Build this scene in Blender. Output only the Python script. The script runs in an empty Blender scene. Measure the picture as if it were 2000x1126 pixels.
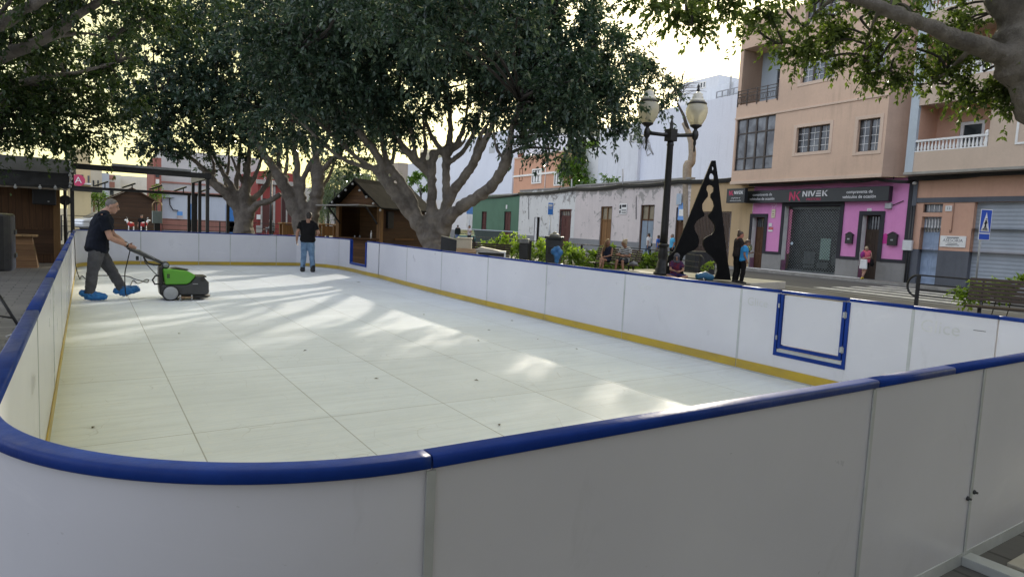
import bpy, bmesh, math, random
import numpy as np
from mathutils import Vector, Matrix
random.seed(7); rng = np.random.default_rng(7)
R = math.radians
scene = bpy.context.scene
col = scene.collection
PLAZA, ROAD, WALK = -0.05, -0.17, -0.06

# ------------------------------------------------------------------ camera
F_PX, CX, CY, CAMH = 1268.75, 1000.0, 563.0, 1.62
YAW, PITCH, ROLL = R(33.353), R(5.272), R(2.671)
_f = Vector((math.sin(YAW)*math.cos(PITCH), math.cos(YAW)*math.cos(PITCH), -math.sin(PITCH)))
_r = Vector((math.cos(YAW), -math.sin(YAW), 0)); _u = _r.cross(_f)
CAM_R = math.cos(ROLL)*_r + math.sin(ROLL)*_u
CAM_U = -math.sin(ROLL)*_r + math.cos(ROLL)*_u
CAM_F = _f
CAM_P = Vector((0, 0, CAMH))
cd = bpy.data.cameras.new('camera'); cam = bpy.data.objects.new('camera', cd); col.objects.link(cam)
cd.sensor_width = 36; cd.lens = F_PX/2000*36; cd.clip_start = 0.05; cd.clip_end = 3000
m3 = Matrix((CAM_R, CAM_U, -CAM_F)).transposed()
cam.matrix_world = Matrix.Translation(CAM_P) @ m3.to_4x4()
scene.camera = cam

def ray(px, py): return CAM_F + (px-CX)/F_PX*CAM_R - (py-CY)/F_PX*CAM_U
def at(px, py, d):                 # surveyed point: photo direction and distance ahead
    return CAM_P + ray(px, py)*d
def onz(px, py, z):
    d = ray(px, py); return CAM_P + d*((z-CAMH)/d.z)
def ony(px, py, y):
    d = ray(px, py); return CAM_P + d*(y/d.y)
def ground_at(px, d, z=PLAZA):     # point on the ground in a photo column at distance d
    p = at(px, 450, d); return Vector((p.x, p.y, z))

# ------------------------------------------------------------------ light
SUN_AZ, SUN_EL = 46.0, 20.5        # azimuth from +Y towards +X
w = bpy.data.worlds.new('World'); scene.world = w; w.use_nodes = True
nt = w.node_tree; nt.nodes.clear()
sky = nt.nodes.new('ShaderNodeTexSky'); sky.sky_type = 'NISHITA'; sky.sun_disc = False
sky.sun_elevation = R(SUN_EL); sky.sun_rotation = R(SUN_AZ)
sky.air_density = 1.0; sky.dust_density = 2.0; sky.ozone_density = 2.0; sky.altitude = 100
bg = nt.nodes.new('ShaderNodeBackground'); bg.inputs[1].default_value = 0.06
wo = nt.nodes.new('ShaderNodeOutputWorld')
hz_ = nt.nodes.new('ShaderNodeMix'); hz_.data_type = 'RGBA'; hz_.blend_type = 'ADD'; hz_.inputs[0].default_value = 1.0   # bright high haze over the whole sky
sdir = (math.sin(R(SUN_AZ))*math.cos(R(SUN_EL)), math.cos(R(SUN_AZ))*math.cos(R(SUN_EL)), math.sin(R(SUN_EL)))
tc = nt.nodes.new('ShaderNodeTexCoord'); dt = nt.nodes.new('ShaderNodeVectorMath'); dt.operation = 'DOT_PRODUCT'; dt.inputs[1].default_value = sdir
nt.links.new(tc.outputs['Generated'], dt.inputs[0]); mr = nt.nodes.new('ShaderNodeMapRange'); mr.interpolation_type = 'SMOOTHSTEP'
mr.inputs['From Min'].default_value = .1; mr.inputs['From Max'].default_value = .85; nt.links.new(dt.outputs['Value'], mr.inputs['Value'])
cl = nt.nodes.new('ShaderNodeTexNoise'); cl.inputs['Scale'].default_value = 2.2; cl.inputs['Detail'].default_value = 6; nt.links.new(tc.outputs['Generated'], cl.inputs['Vector'])
hc = nt.nodes.new('ShaderNodeMix'); hc.data_type = 'RGBA'; nt.links.new(mr.outputs[0], hc.inputs[0])   # bluish away from the sun, cream towards it
hc.inputs[6].default_value = (1.26/.06, 1.33/.06, 1.55/.06, 1); hc.inputs[7].default_value = (1.55/.06, 1.38/.06, .42/.06, 1)
cm = nt.nodes.new('ShaderNodeMix'); cm.data_type = 'RGBA'; cm.blend_type = 'MULTIPLY'; cm.inputs[0].default_value = .22
cr = nt.nodes.new('ShaderNodeValToRGB'); cr.color_ramp.elements[0].position = .35; cr.color_ramp.elements[1].position = .62; nt.links.new(cl.outputs['Fac'], cr.inputs[0])
nt.links.new(hc.outputs[2], cm.inputs[6]); nt.links.new(cr.outputs[0], cm.inputs[7])
nt.links.new(sky.outputs[0], hz_.inputs[6]); nt.links.new(cm.outputs[2], hz_.inputs[7])
nt.links.new(hz_.outputs[2], bg.inputs[0]); nt.links.new(bg.outputs[0], wo.inputs[0])
sl = bpy.data.lights.new('sun', 'SUN'); sl.energy = 4.0; sl.angle = R(1.0); sl.color = (1.0, 0.91, 0.76)
so = bpy.data.objects.new('sun', sl); col.objects.link(so)
sd = Vector((math.sin(R(SUN_AZ))*math.cos(R(SUN_EL)), math.cos(R(SUN_AZ))*math.cos(R(SUN_EL)), math.sin(R(SUN_EL))))
so.rotation_euler = sd.to_track_quat('Z', 'Y').to_euler(); so.location = sd*200
scene.view_settings.view_transform = 'Standard'; scene.view_settings.look = 'None'; scene.view_settings.exposure = 0
scene.render.engine = 'CYCLES'
scene.cycles.max_bounces = 6; scene.cycles.transparent_max_bounces = 8; scene.cycles.sample_clamp_indirect = 6

# ------------------------------------------------------------------ mesh builder
def basis(t, ref):
    t = Vector(t).normalized(); a = Vector(ref) - t*Vector(ref).dot(t)
    if a.length < 1e-4:
        a = t.orthogonal()
    a.normalize(); return a, t.cross(a)

class MB:
    def __init__(s): s.v = []; s.f = []; s.m = []; s.mi = 0; s.sm = []; s.smooth = False
    def mat(s, i): s.mi = i; return s
    def face(s, idx): s.f.append(tuple(idx)); s.m.append(s.mi); s.sm.append(s.smooth)
    def add(s, pts):
        n = len(s.v); s.v += [tuple(p) for p in pts]; return n
    def quad(s, a, b, c, d): n = s.add((a, b, c, d)); s.face((n, n+1, n+2, n+3)); return s
    def poly(s, pts): n = s.add(pts); s.face(range(n, n+len(pts))); return s
    def box(s, x0, x1, y0, y1, z0, z1):
        n = s.add([(x0,y0,z0),(x1,y0,z0),(x1,y1,z0),(x0,y1,z0),(x0,y0,z1),(x1,y0,z1),(x1,y1,z1),(x0,y1,z1)])
        for q in ((0,3,2,1),(4,5,6,7),(0,1,5,4),(1,2,6,5),(2,3,7,6),(3,0,4,7)): s.face([n+i for i in q])
        return s
    def cbox(s, c, sx, sy, sz): return s.box(c[0]-sx/2, c[0]+sx/2, c[1]-sy/2, c[1]+sy/2, c[2]-sz/2, c[2]+sz/2)
    def hexa(s, b, t):               # b, t: four points each, anticlockwise from above
        n = s.add(list(b)+list(t))
        s.face((n+3,n+2,n+1,n)); s.face((n+4,n+5,n+6,n+7))
        for i in range(4): j = (i+1) % 4; s.face((n+i,n+j,n+4+j,n+4+i))
        return s
    def bar(s, a, b, w, h, up=(0,0,1)):   # square bar between two points
        a, b = Vector(a), Vector(b); t = b-a; side = t.cross(Vector(up))
        if side.length < 1e-6: side = Vector((1,0,0))
        side.normalize(); u = side.cross(t).normalized(); s_, u_ = side*w/2, u*h/2
        n = s.add([a-s_-u_, a+s_-u_, a+s_+u_, a-s_+u_, b-s_-u_, b+s_-u_, b+s_+u_, b-s_+u_])
        for q in ((0,1,2,3),(7,6,5,4),(0,4,5,1),(1,5,6,2),(2,6,7,3),(3,7,4,0)): s.face([n+i for i in q])
        return s
    def tube(s, pts, rad, n=8, ref=(0.3,0.2,1), cap=True, flat=None, jit=0):
        pts = [Vector(p) for p in pts]; k = len(pts)
        if not hasattr(rad, '__len__'): rad = [rad]*k
        rings = []; a = None
        for i, p in enumerate(pts):
            t = pts[min(i+1,k-1)] - pts[max(i-1,0)]
            if t.length < 1e-9: t = Vector((0,0,1))
            a, b = basis(t, ref if (a is None or flat) else a)
            ra = rb = rad[i]
            if hasattr(ra, '__len__'): ra, rb = ra
            o = s.add([p + a*(ra*(1+random.uniform(-jit,jit)))*math.cos(2*math.pi*j/n) + b*(rb*(1+random.uniform(-jit,jit)))*math.sin(2*math.pi*j/n) for j in range(n)])
            rings.append(o)
        sm0 = s.smooth; s.smooth = True
        for i in range(k-1):
            for j in range(n):
                jj = (j+1) % n; s.face((rings[i]+j, rings[i]+jj, rings[i+1]+jj, rings[i+1]+j))
        s.smooth = sm0
        if cap:
            s.face([rings[0]+j for j in reversed(range(n))]); s.face([rings[-1]+j for j in range(n)])
        return s
    def ball(s, c, r, nu=12, nv=8, rot=None):
        c = Vector(c); r = Vector((r,r,r)) if not hasattr(r,'__len__') else Vector(r)
        def P(u, v):
            q = Vector((r.x*math.sin(v)*math.cos(u), r.y*math.sin(v)*math.sin(u), r.z*math.cos(v)))
            if rot is not None: q = rot @ q
            return c+q
        top = s.add([P(0,0)]); rings = [s.add([P(2*math.pi*i/nu, math.pi*j/nv) for i in range(nu)]) for j in range(1,nv)]; bot = s.add([P(0,math.pi)])
        sm0 = s.smooth; s.smooth = True
        for i in range(nu):
            k = (i+1) % nu
            s.face((top, rings[0]+i, rings[0]+k)); s.face((bot, rings[-1]+k, rings[-1]+i))
            for j in range(nv-2): s.face((rings[j]+i, rings[j+1]+i, rings[j+1]+k, rings[j]+k))
        s.smooth = sm0
        return s
    def lathe(s, c, prof, n=20, axis=(0,0,1), ref=(1,0,0)):   # prof: (radius, height)
        c = Vector(c); ax = Vector(axis).normalized(); a, b = basis(ax, ref); rings = []
        for r_, h in prof:
            r_ = max(r_, 1e-4)
            rings.append(s.add([c+ax*h+a*r_*math.cos(2*math.pi*j/n)+b*r_*math.sin(2*math.pi*j/n) for j in range(n)]))
        sm0 = s.smooth; s.smooth = True
        for i in range(len(rings)-1):
            for j in range(n):
                k = (j+1) % n; s.face((rings[i]+j, rings[i]+k, rings[i+1]+k, rings[i+1]+j))
        s.smooth = sm0
        s.face([rings[0]+j for j in reversed(range(n))]); s.face([rings[-1]+j for j in range(n)])
        return s
    def extrude(s, pts, vec):        # closed outline pushed along vec
        pts = [Vector(p) for p in pts]; v = Vector(vec); k = len(pts)
        n = s.add(pts+[p+v for p in pts])
        s.face(reversed(range(n, n+k))); s.face(range(n+k, n+2*k))
        for i in range(k): j = (i+1) % k; s.face((n+i, n+j, n+k+j, n+k+i))
        return s
    def wall(s, x0, x1, z0, z1, y, holes=(), depth=0.18):   # wall facing -y with openings and their reveals
        xs = sorted({x0, x1, *[min(max(h[0],x0),x1) for h in holes], *[min(max(h[1],x0),x1) for h in holes]})
        zs = sorted({z0, z1, *[min(max(h[2],z0),z1) for h in holes], *[min(max(h[3],z0),z1) for h in holes]})
        for i in range(len(xs)-1):
            for j in range(len(zs)-1):
                cx, cz = (xs[i]+xs[i+1])/2, (zs[j]+zs[j+1])/2
                if any(h[0] < cx < h[1] and h[2] < cz < h[3] for h in holes): continue
                s.quad((xs[i],y,zs[j]), (xs[i+1],y,zs[j]), (xs[i+1],y,zs[j+1]), (xs[i],y,zs[j+1]))
        for h in holes:
            a, b, c, d = h[:4]; e = y+(h[4] if len(h) > 4 else depth)
            s.quad((a,y,c),(a,e,c),(b,e,c),(b,y,c)); s.quad((a,y,d),(b,y,d),(b,e,d),(a,e,d))
            s.quad((a,y,c),(a,y,d),(a,e,d),(a,e,c)); s.quad((b,y,c),(b,e,c),(b,e,d),(b,y,d))
        return s
    def mesh(s, name):
        me = bpy.data.meshes.new(name); me.from_pydata(s.v, [], s.f)
        me.polygons.foreach_set('use_smooth', s.sm); me.polygons.foreach_set('material_index', s.m)
        me.update(); return me
    def build(s, name, mats, parent=None, W=False, bevel=0, fix=True, seg=2):
        me = s.mesh(name)
        if W and parent is not None:
            me.transform(frame_inv(parent))
        if fix:
            bm = bmesh.new(); bm.from_mesh(me); bmesh.ops.recalc_face_normals(bm, faces=bm.faces); bm.to_mesh(me); bm.free()
        return put(name, me, mats, parent, bevel, seg)

def frame_inv(p):
    while p.parent is not None: p = p.parent
    return (Matrix.Translation(p.location) @ p.rotation_euler.to_matrix().to_4x4()).inverted()

def put(name, me, mats, parent=None, bevel=0, seg=2):
    if not isinstance(mats, (list, tuple)): mats = [mats]
    for m in mats: me.materials.append(m)
    o = bpy.data.objects.new(name, me); col.objects.link(o)
    if parent is not None: o.parent = parent
    if bevel:
        b = o.modifiers.new('bevel', 'BEVEL'); b.width = bevel; b.segments = seg; b.limit_method = 'ANGLE'; b.angle_limit = R(40)
    return o

def fuse(mb, voxel, smooth=3, sf=0.5):     # one continuous skin out of overlapping closed shapes
    me = mb.mesh('tmp'); o = bpy.data.objects.new('tmp', me); col.objects.link(o)
    r_ = o.modifiers.new('r', 'REMESH'); r_.mode = 'VOXEL'; r_.voxel_size = voxel; r_.use_smooth_shade = True
    if smooth:
        sm = o.modifiers.new('s', 'SMOOTH'); sm.factor = sf; sm.iterations = smooth
    dg = bpy.context.evaluated_depsgraph_get()
    out = bpy.data.meshes.new_from_object(o.evaluated_get(dg))
    bpy.data.objects.remove(o); bpy.data.meshes.remove(me)
    out.materials.clear()
    return out

def fused(mb, name, mats, parent, voxel, smooth=3, W=False, sf=0.5, folds=0, fq=11):
    me = fuse(mb, voxel, smooth, sf)
    if folds:                       # creases
        from mathutils import noise as mn
        for v in me.vertices:
            q = v.co*fq; k = mn.noise(q)+.6*mn.noise(Vector((q.x*2.1,q.y*2.1,q.z*3.3))); v.co += v.normal*folds*(k-.25*abs(k))
    if W: me.transform(frame_inv(parent))
    return put(name, me, mats, parent)

def tag(o, label=None, cat=None, group=None, kind=None):
    if label: o['label'] = label
    if cat: o['category'] = cat
    if group: o['group'] = group
    if kind: o['kind'] = kind
    return o
def thing(name, label, cat, loc=(0,0,0), rz=0, group=None):
    o = bpy.data.objects.new(name, None); col.objects.link(o); o.location = loc; o.rotation_euler = (0,0,rz)
    o.empty_display_size = 0.2
    return tag(o, label, cat, group)
def copy_tree(o, parent=None):
    c = o.copy(); col.objects.link(c); c.parent = parent
    for ch in [x for x in o.children]: copy_tree(ch, c)
    return c
def structure(o): return tag(o, kind='structure')

def text_mesh(mb, s, p, right, up, size, depth=0.004, align='CENTER', sx=1.0, shear=0, bold=0):
    cu = bpy.data.curves.new('t', 'FONT'); cu.body = s; cu.size = 1.0; cu.align_x = align; cu.align_y = 'CENTER'; cu.shear = shear
    cu.extrude = 0; cu.resolution_u = 3; cu.offset = bold
    o = bpy.data.objects.new('t', cu); col.objects.link(o)
    dg = bpy.context.evaluated_depsgraph_get(); me = bpy.data.meshes.new_from_object(o.evaluated_get(dg))
    p, r_, u_ = Vector(p), Vector(right).normalized(), Vector(up).normalized(); n = len(mb.v)
    mb.v += [tuple(p + r_*v.co.x*size*sx + u_*v.co.y*size) for v in me.vertices]
    for f in me.polygons: mb.face([n+i for i in f.vertices])
    bpy.data.objects.remove(o); bpy.data.curves.remove(cu); bpy.data.meshes.remove(me)
    return mb

# ------------------------------------------------------------------ materials
class NT:
    def __init__(s, name):
        s.m = bpy.data.materials.new(name); s.m.use_nodes = True; s.t = s.m.node_tree; s.t.nodes.clear()
        s.out = s.n('ShaderNodeOutputMaterial'); s.b = s.n('ShaderNodeBsdfPrincipled'); s.l(s.b.outputs[0], s.out.inputs[0])
        s.pos = s.n('ShaderNodeNewGeometry').outputs['Position']
    def n(s, k, **kw):
        x = s.t.nodes.new(k)
        for a, v in kw.items(): setattr(x, a, v)
        return x
    def l(s, a, b): s.t.links.new(a, b)
    def scale(s, v, src=None):
        x = s.n('ShaderNodeVectorMath', operation='MULTIPLY'); s.l(src or s.pos, x.inputs[0]); x.inputs[1].default_value = v; return x.outputs[0]
    def noise(s, sc, detail=4, rough=0.55, stretch=None, src=None, dist=0):
        x = s.n('ShaderNodeTexNoise'); x.inputs['Scale'].default_value = sc; x.inputs['Detail'].default_value = detail
        x.inputs['Roughness'].default_value = rough; x.inputs['Distortion'].default_value = dist
        s.l(s.scale(stretch, src) if stretch else (src or s.pos), x.inputs['Vector']); return x.outputs['Fac']
    def ramp(s, fac, a, b, ca=(0,0,0,1), cb=(1,1,1,1)):
        x = s.n('ShaderNodeValToRGB'); e = x.color_ramp.elements; e[0].position = a; e[1].position = b; e[0].color = ca; e[1].color = cb
        s.l(fac, x.inputs[0]); return x.outputs[0]
    def mix(s, fac, a, b, mode='MIX'):
        x = s.n('ShaderNodeMix', data_type='RGBA', blend_type=mode)
        for i, v in ((0, fac), (6, a), (7, b)):
            if hasattr(v, 'links') or hasattr(v, 'is_linked'): s.l(v, x.inputs[i])
            elif i == 0: x.inputs[0].default_value = v
            else: x.inputs[i].default_value = c4(v)
        return x.outputs[2]
    def math(s, op, a, b=None, clamp=False):
        x = s.n('ShaderNodeMath', operation=op, use_clamp=clamp)
        for i, v in enumerate((a, b)):
            if v is None: continue
            if hasattr(v, 'is_linked'): s.l(v, x.inputs[i])
            else: x.inputs[i].default_value = v
        return x.outputs[0]
    def xyz(s, src=None):
        x = s.n('ShaderNodeSeparateXYZ'); s.l(src or s.pos, x.inputs[0]); return x.outputs
    def bump(s, h, strength=0.3, dist=0.02):
        x = s.n('ShaderNodeBump'); x.inputs['Strength'].default_value = strength; x.inputs['Distance'].default_value = dist
        s.l(h, x.inputs['Height']); s.l(x.outputs[0], s.b.inputs['Normal'])
    def set(s, color=None, rough=None, metal=None, spec=None, coat=None):
        for k, v in (('Base Color', color), ('Roughness', rough), ('Metallic', metal), ('Specular IOR Level', spec), ('Coat Weight', coat)):
            if v is None: continue
            if hasattr(v, 'is_linked'): s.l(v, s.b.inputs[k])
            else: s.b.inputs[k].default_value = c4(v) if k == 'Base Color' else v
        return s.m
def c4(c): return tuple(c) if len(c) == 4 else (*c, 1)
def srgb(h):
    h = h.lstrip('#'); v = [int(h[i:i+2],16)/255 for i in (0,2,4)]
    return tuple(x/12.92 if x <= .04045 else ((x+.055)/1.055)**2.4 for x in v)
def mul(c, k): return tuple(x*k for x in c[:3])

def M(name, c, c2=None, sc=6, rough=0.6, bump=0.0, bsc=None, metal=0, spec=0.5, stretch=None, lo=0.35, hi=0.65, rv=0.0, coat=0):
    t = NT(name); f = t.noise(sc, 5, 0.6, stretch)
    cc = t.mix(t.ramp(f, lo, hi), c, c2 if c2 else mul(c, 0.78))
    t.set(cc, rough, metal, spec, coat)
    if rv:
        t.l(t.math('ADD', t.math('MULTIPLY', t.noise(sc*2.3, 3), rv), rough-rv/2), t.b.inputs['Roughness'])
    if bump: t.bump(t.noise(bsc or sc*6, 4, 0.6, stretch), bump, 0.02)
    return t.m

def plaster(name, c, stain=None, peel=None, amount=0.0, streak=0.35, top=None, rough=0.85, bump=0.25):
    t = NT(name)
    c2 = stain or mul(c, 0.72)
    big = t.ramp(t.noise(0.55, 6, 0.65), 0.38, 0.72)
    a = t.mix(t.math('MULTIPLY', big, 0.8), c, c2)
    fine = t.ramp(t.noise(9, 4, 0.6), 0.3, 0.75)
    a = t.mix(t.math('MULTIPLY', fine, 0.18), a, mul(c, 0.6))
    st = t.ramp(t.noise(2.6, 6, 0.65, (1.6, 1.6, 0.1)), 0.48, 0.75)
    st = t.math('MULTIPLY', st, t.ramp(t.noise(0.45,3), .38, .62)); a = t.mix(t.math('MULTIPLY', st, streak), a, mul(c2, 0.6))
    if peel:
        pn = t.noise(1.3, 8, 0.72, None, None, 0.6)
        if top is not None:          # peeling gathers under the coping
            z = t.xyz()[2]; g = t.math('MULTIPLY', t.math('SUBTRACT', z, top-1.5), 0.13, True); pn = t.math('ADD', pn, g)
        pf = t.ramp(pn, 0.66-amount, 0.68-amount)
        a = t.mix(pf, a, peel)
    t.set(a, rough, 0, 0.25); t.bump(t.noise(30, 5, 0.65), bump, 0.01)
    return t.m

def wood(name, c1, c2, axis=2, width=0.12, rough=0.65, groove=0.35, grain=(1,1,9), bump=0.5):
    t = NT(name); p = t.xyz()
    st = {2: (1.2, 1.2, 14), 0: (14, 14, 1.2), 1: (1.2, 14, 1.2)}[axis]
    u = p[2] if axis == 2 else (t.math('ADD', p[0], p[1]) if axis == 0 else p[1])
    k = t.math('DIVIDE', u, width); idx = t.math('FLOOR', k); fr = t.math('SUBTRACT', k, idx)
    wn = t.n('ShaderNodeTexWhiteNoise', noise_dimensions='1D'); t.l(idx, wn.inputs['W'])
    g = t.noise(2.0, 6, 0.65, st, None, 0.4)
    cc = t.mix(t.ramp(g, 0.3, 0.72), c1, c2)
    cc = t.mix(t.math('MULTIPLY', wn.outputs[0], 0.45), cc, mul(c2, 0.55))
    gr = t.math('LESS_THAN', fr, 0.07)
    cc = t.mix(t.math('MULTIPLY', gr, groove*1.8, True), cc, mul(c2, 0.15))
    st2 = t.ramp(t.noise(0.8, 5, 0.6), 0.45, 0.75); cc = t.mix(t.math('MULTIPLY', st2, 0.35), cc, mul(c1, 0.45))
    t.set(cc, rough, 0, 0.3); t.bump(t.math('SUBTRACT', g, t.math('MULTIPLY', gr, 1.5)), bump, 0.01)
    return t.m

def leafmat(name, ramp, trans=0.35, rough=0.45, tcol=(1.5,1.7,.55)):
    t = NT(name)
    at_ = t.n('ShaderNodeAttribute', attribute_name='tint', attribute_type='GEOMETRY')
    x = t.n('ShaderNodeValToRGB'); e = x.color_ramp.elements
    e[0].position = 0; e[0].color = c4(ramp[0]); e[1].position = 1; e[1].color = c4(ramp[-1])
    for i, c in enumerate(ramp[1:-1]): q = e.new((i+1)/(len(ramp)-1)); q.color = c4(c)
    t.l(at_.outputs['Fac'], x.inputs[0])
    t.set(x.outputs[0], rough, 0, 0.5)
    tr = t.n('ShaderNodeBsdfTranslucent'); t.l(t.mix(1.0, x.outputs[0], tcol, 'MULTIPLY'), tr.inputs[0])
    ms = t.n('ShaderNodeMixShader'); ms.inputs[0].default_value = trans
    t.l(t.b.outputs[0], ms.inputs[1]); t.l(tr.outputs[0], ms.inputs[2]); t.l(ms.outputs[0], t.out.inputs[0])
    return t.m

def glassmat(name, tint=(0.02,0.025,0.03), rough=0.06, var=0.5):
    t = NT(name); f = t.ramp(t.noise(0.9, 3), 0.4, 0.62)
    t.set(t.mix(t.math('MULTIPLY', f, var), tint, mul((0.3,0.32,0.33), 0.8)), rough, 0, 0.7); return t.m

black_metal = M('black_metal', (0.012,0.012,0.013), (0.022,0.021,0.02), 12, 0.45, 0.15)
dark_metal = M('dark_metal', (0.03,0.031,0.033), (0.05,0.05,0.05), 9, 0.5, 0.15)
steel = M('steel', (0.45,0.46,0.47), (0.3,0.31,0.32), 10, 0.4, 0.1, metal=0.9)
white_paint = M('white_paint', (0.78,0.78,0.76), (0.66,0.66,0.63), 4, 0.5, 0.08)
concrete = M('concrete', (0.42,0.4,0.36), (0.3,0.29,0.27), 3, 0.85, 0.4, 40)
rubber = M('rubber', (0.012,0.012,0.012), (0.02,0.02,0.02), 30, 0.7, 0.1)
glass_dark = glassmat('window_glass_dark')
glass_sky = glassmat('window_glass_pale', (0.10,0.12,0.14), 0.05, 0.8)
# ------------------------------------------------------------------ ground, road, pavement
S = 0.0955                                      # the street runs a little off the rink's long axis
def street_x(a, y): return a + S*y
EDGE, KERB, FACADE = 20.6, 29.5, 31.0
def strip(a0, a1, y0, y1, z0, z1, mb=None):
    mb = mb or MB()
    P = [(street_x(a0,y0),y0), (street_x(a1,y0),y0), (street_x(a1,y1),y1), (street_x(a0,y1),y1)]
    return mb.hexa([(*p,z0) for p in P], [(*p,z1) for p in P])

t = NT('earth'); gm = t.set(t.mix(t.ramp(t.noise(0.3,5),.35,.65), (0.16,0.145,0.12), (0.1,0.095,0.085)), 0.95)
structure(MB().quad((-1500,-1500,-0.45),(1500,-1500,-0.45),(1500,1500,-0.45),(-1500,1500,-0.45)).build('ground', gm))

# plaza: square grey setts
t = NT('plaza_paving')
br = t.n('ShaderNodeTexBrick'); br.offset = 0.5
br.inputs['Scale'].default_value = 1.0; br.inputs['Mortar Size'].default_value = 0.012; br.inputs['Brick Width'].default_value = 0.42; br.inputs['Row Height'].default_value = 0.24
br.inputs['Color1'].default_value = (0.085,0.083,0.08,1); br.inputs['Color2'].default_value = (0.125,0.12,0.115,1); br.inputs['Mortar'].default_value = (0.03,0.03,0.03,1)
t.l(t.pos, br.inputs['Vector'])
cc = t.mix(t.math('MULTIPLY', t.ramp(t.noise(0.7,5),.35,.7), 0.5), br.outputs[0], (0.17,0.16,0.15))
t.set(cc, 0.75); t.bump(t.math('ADD', t.math('MULTIPLY', br.outputs['Fac'], -1.0), t.math('MULTIPLY', t.noise(14,4), 0.6)), 0.5, 0.015)
mb = MB(); mb.poly([(-60,-40,PLAZA),(street_x(EDGE,-40),-40,PLAZA),(street_x(EDGE,90),90,PLAZA),(-60,90,PLAZA)])
structure(mb.build('plaza_paving', t.m))
kerbm = M('kerb_stone', (0.33,0.32,0.3), (0.22,0.215,0.2), 2.5, 0.85, 0.4, 30)
structure(strip(EDGE, EDGE+0.16, -40, 90, -0.5, PLAZA+0.004).build('kerb', kerbm))
t = NT('asphalt')
cc = t.mix(t.ramp(t.noise(0.5,6,0.6,(1,0.25,1)),.35,.7), (0.062,0.062,0.064), (0.1,0.098,0.096))
cc = t.mix(t.math('MULTIPLY', t.ramp(t.noise(90,2),.4,.7), .35), cc, (0.14,0.14,0.135))
t.set(cc, 0.82); t.bump(t.noise(120,3), 0.35, 0.006)
structure(strip(EDGE+0.16, KERB, -40, 120, -0.5, ROAD).build('road', t.m))
t = NT('road_paint'); t.set(t.mix(t.ramp(t.noise(2.5,6,.7),.5,.7), (0.62,0.61,0.57), (0.2,0.2,0.19)), 0.7)
mb = MB()
for k in range(6):
    a = EDGE+1.0+k*1.3
    mb.quad(*[(street_x(q,y), y, ROAD+0.004) for q, y in ((a,9.7),(a+.62,9.7),(a+.62,15.1),(a,15.1))])
for y0 in range(22, 80, 5):
    mb.quad(*[(street_x(q,y), y, ROAD+0.004) for q, y in ((25.2,y0),(25.32,y0),(25.32,y0+2),(25.2,y0+2))])
structure(mb.build('road_marking', t.m))
structure(strip(KERB, KERB+0.14, -40, 120, -0.5, WALK+0.004).build('pavement_kerb', kerbm))
t = NT('pavement_tile')
br = t.n('ShaderNodeTexBrick'); br.offset = 0; br.inputs['Scale'].default_value = 1; br.inputs['Mortar Size'].default_value = .01; br.inputs['Brick Width'].default_value = .4; br.inputs['Row Height'].default_value = .4
br.inputs['Color1'].default_value = (.25,.24,.225,1); br.inputs['Color2'].default_value = (.2,.195,.185,1); br.inputs['Mortar'].default_value = (.1,.1,.1,1); t.l(t.pos, br.inputs['Vector'])
t.set(t.mix(t.math('MULTIPLY', t.noise(1.2,5), .5), br.outputs[0], (.15,.145,.135)), .85)
structure(strip(KERB+0.14, 33.5, -40, 120, -0.5, WALK).build('pavement', t.m))

# ------------------------------------------------------------------ rink floor
t = NT('rink_floor_panel'); p = t.xyz()
def lines(u, off, per, wd):
    k = t.math('DIVIDE', t.math('SUBTRACT', u, off), per); fr = t.math('ABSOLUTE', t.math('SUBTRACT', t.math('SUBTRACT', k, t.math('FLOOR', k)), 0.5))
    return t.math('GREATER_THAN', fr, 0.5-wd/per)
ln = t.math('MAXIMUM', lines(p[0], 0.65, 1.035, 0.0045), lines(p[1], 5.19, 1.95, 0.0045))
base = t.mix(t.ramp(t.noise(0.9,6,.62),.35,.68), (0.77,0.82,0.88), (0.67,0.72,0.78))
streak = t.ramp(t.noise(1.6,6,.65,(0.5,7,1)),.45,.75); base = t.mix(t.math('MULTIPLY',streak,.55), base, (0.54,0.58,0.62))
scr = t.ramp(t.noise(6,7,.75,(1,2.2,1),None,2.5),.52,.6); base = t.mix(t.math('MULTIPLY',scr,.3), base, (0.84,0.84,0.82))
vo = t.n('ShaderNodeTexVoronoi', feature='DISTANCE_TO_EDGE'); vo.inputs['Scale'].default_value = 3.2; ds_ = t.n('ShaderNodeVectorMath', operation='ADD'); nz_ = t.n('ShaderNodeTexNoise'); nz_.inputs['Scale'].default_value = .9; t.l(t.pos, nz_.inputs['Vector']); t.l(t.pos, ds_.inputs[0]); t.l(nz_.outputs['Color'], ds_.inputs[1]); t.l(t.scale((1,.45,1), ds_.outputs[0]), vo.inputs['Vector'])
sk = t.math('MULTIPLY', t.ramp(vo.outputs['Distance'], .0, .012, (1,1,1,1), (0,0,0,1)), t.ramp(t.noise(1.7,4),.5,.62)); base = t.mix(t.math('MULTIPLY', sk, .55), base, (.44,.45,.45))
dk = t.ramp(t.noise(2.3,7,.7,(.8,3,1),None,1.2),.6,.75); base = t.mix(t.math('MULTIPLY',dk,.45), base, (0.42,0.43,0.42))
kx = t.math('FLOOR', t.math('DIVIDE', t.math('SUBTRACT', p[0], .65), 1.035)); ky = t.math('FLOOR', t.math('DIVIDE', t.math('SUBTRACT', p[1], 5.19), 1.95))
wn = t.n('ShaderNodeTexWhiteNoise', noise_dimensions='1D'); t.l(t.math('ADD', kx, t.math('MULTIPLY', ky, 7.13)), wn.inputs['W'])
base = t.mix(t.math('MULTIPLY', wn.outputs[0], .16), base, (0.5,0.5,0.48))
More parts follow.
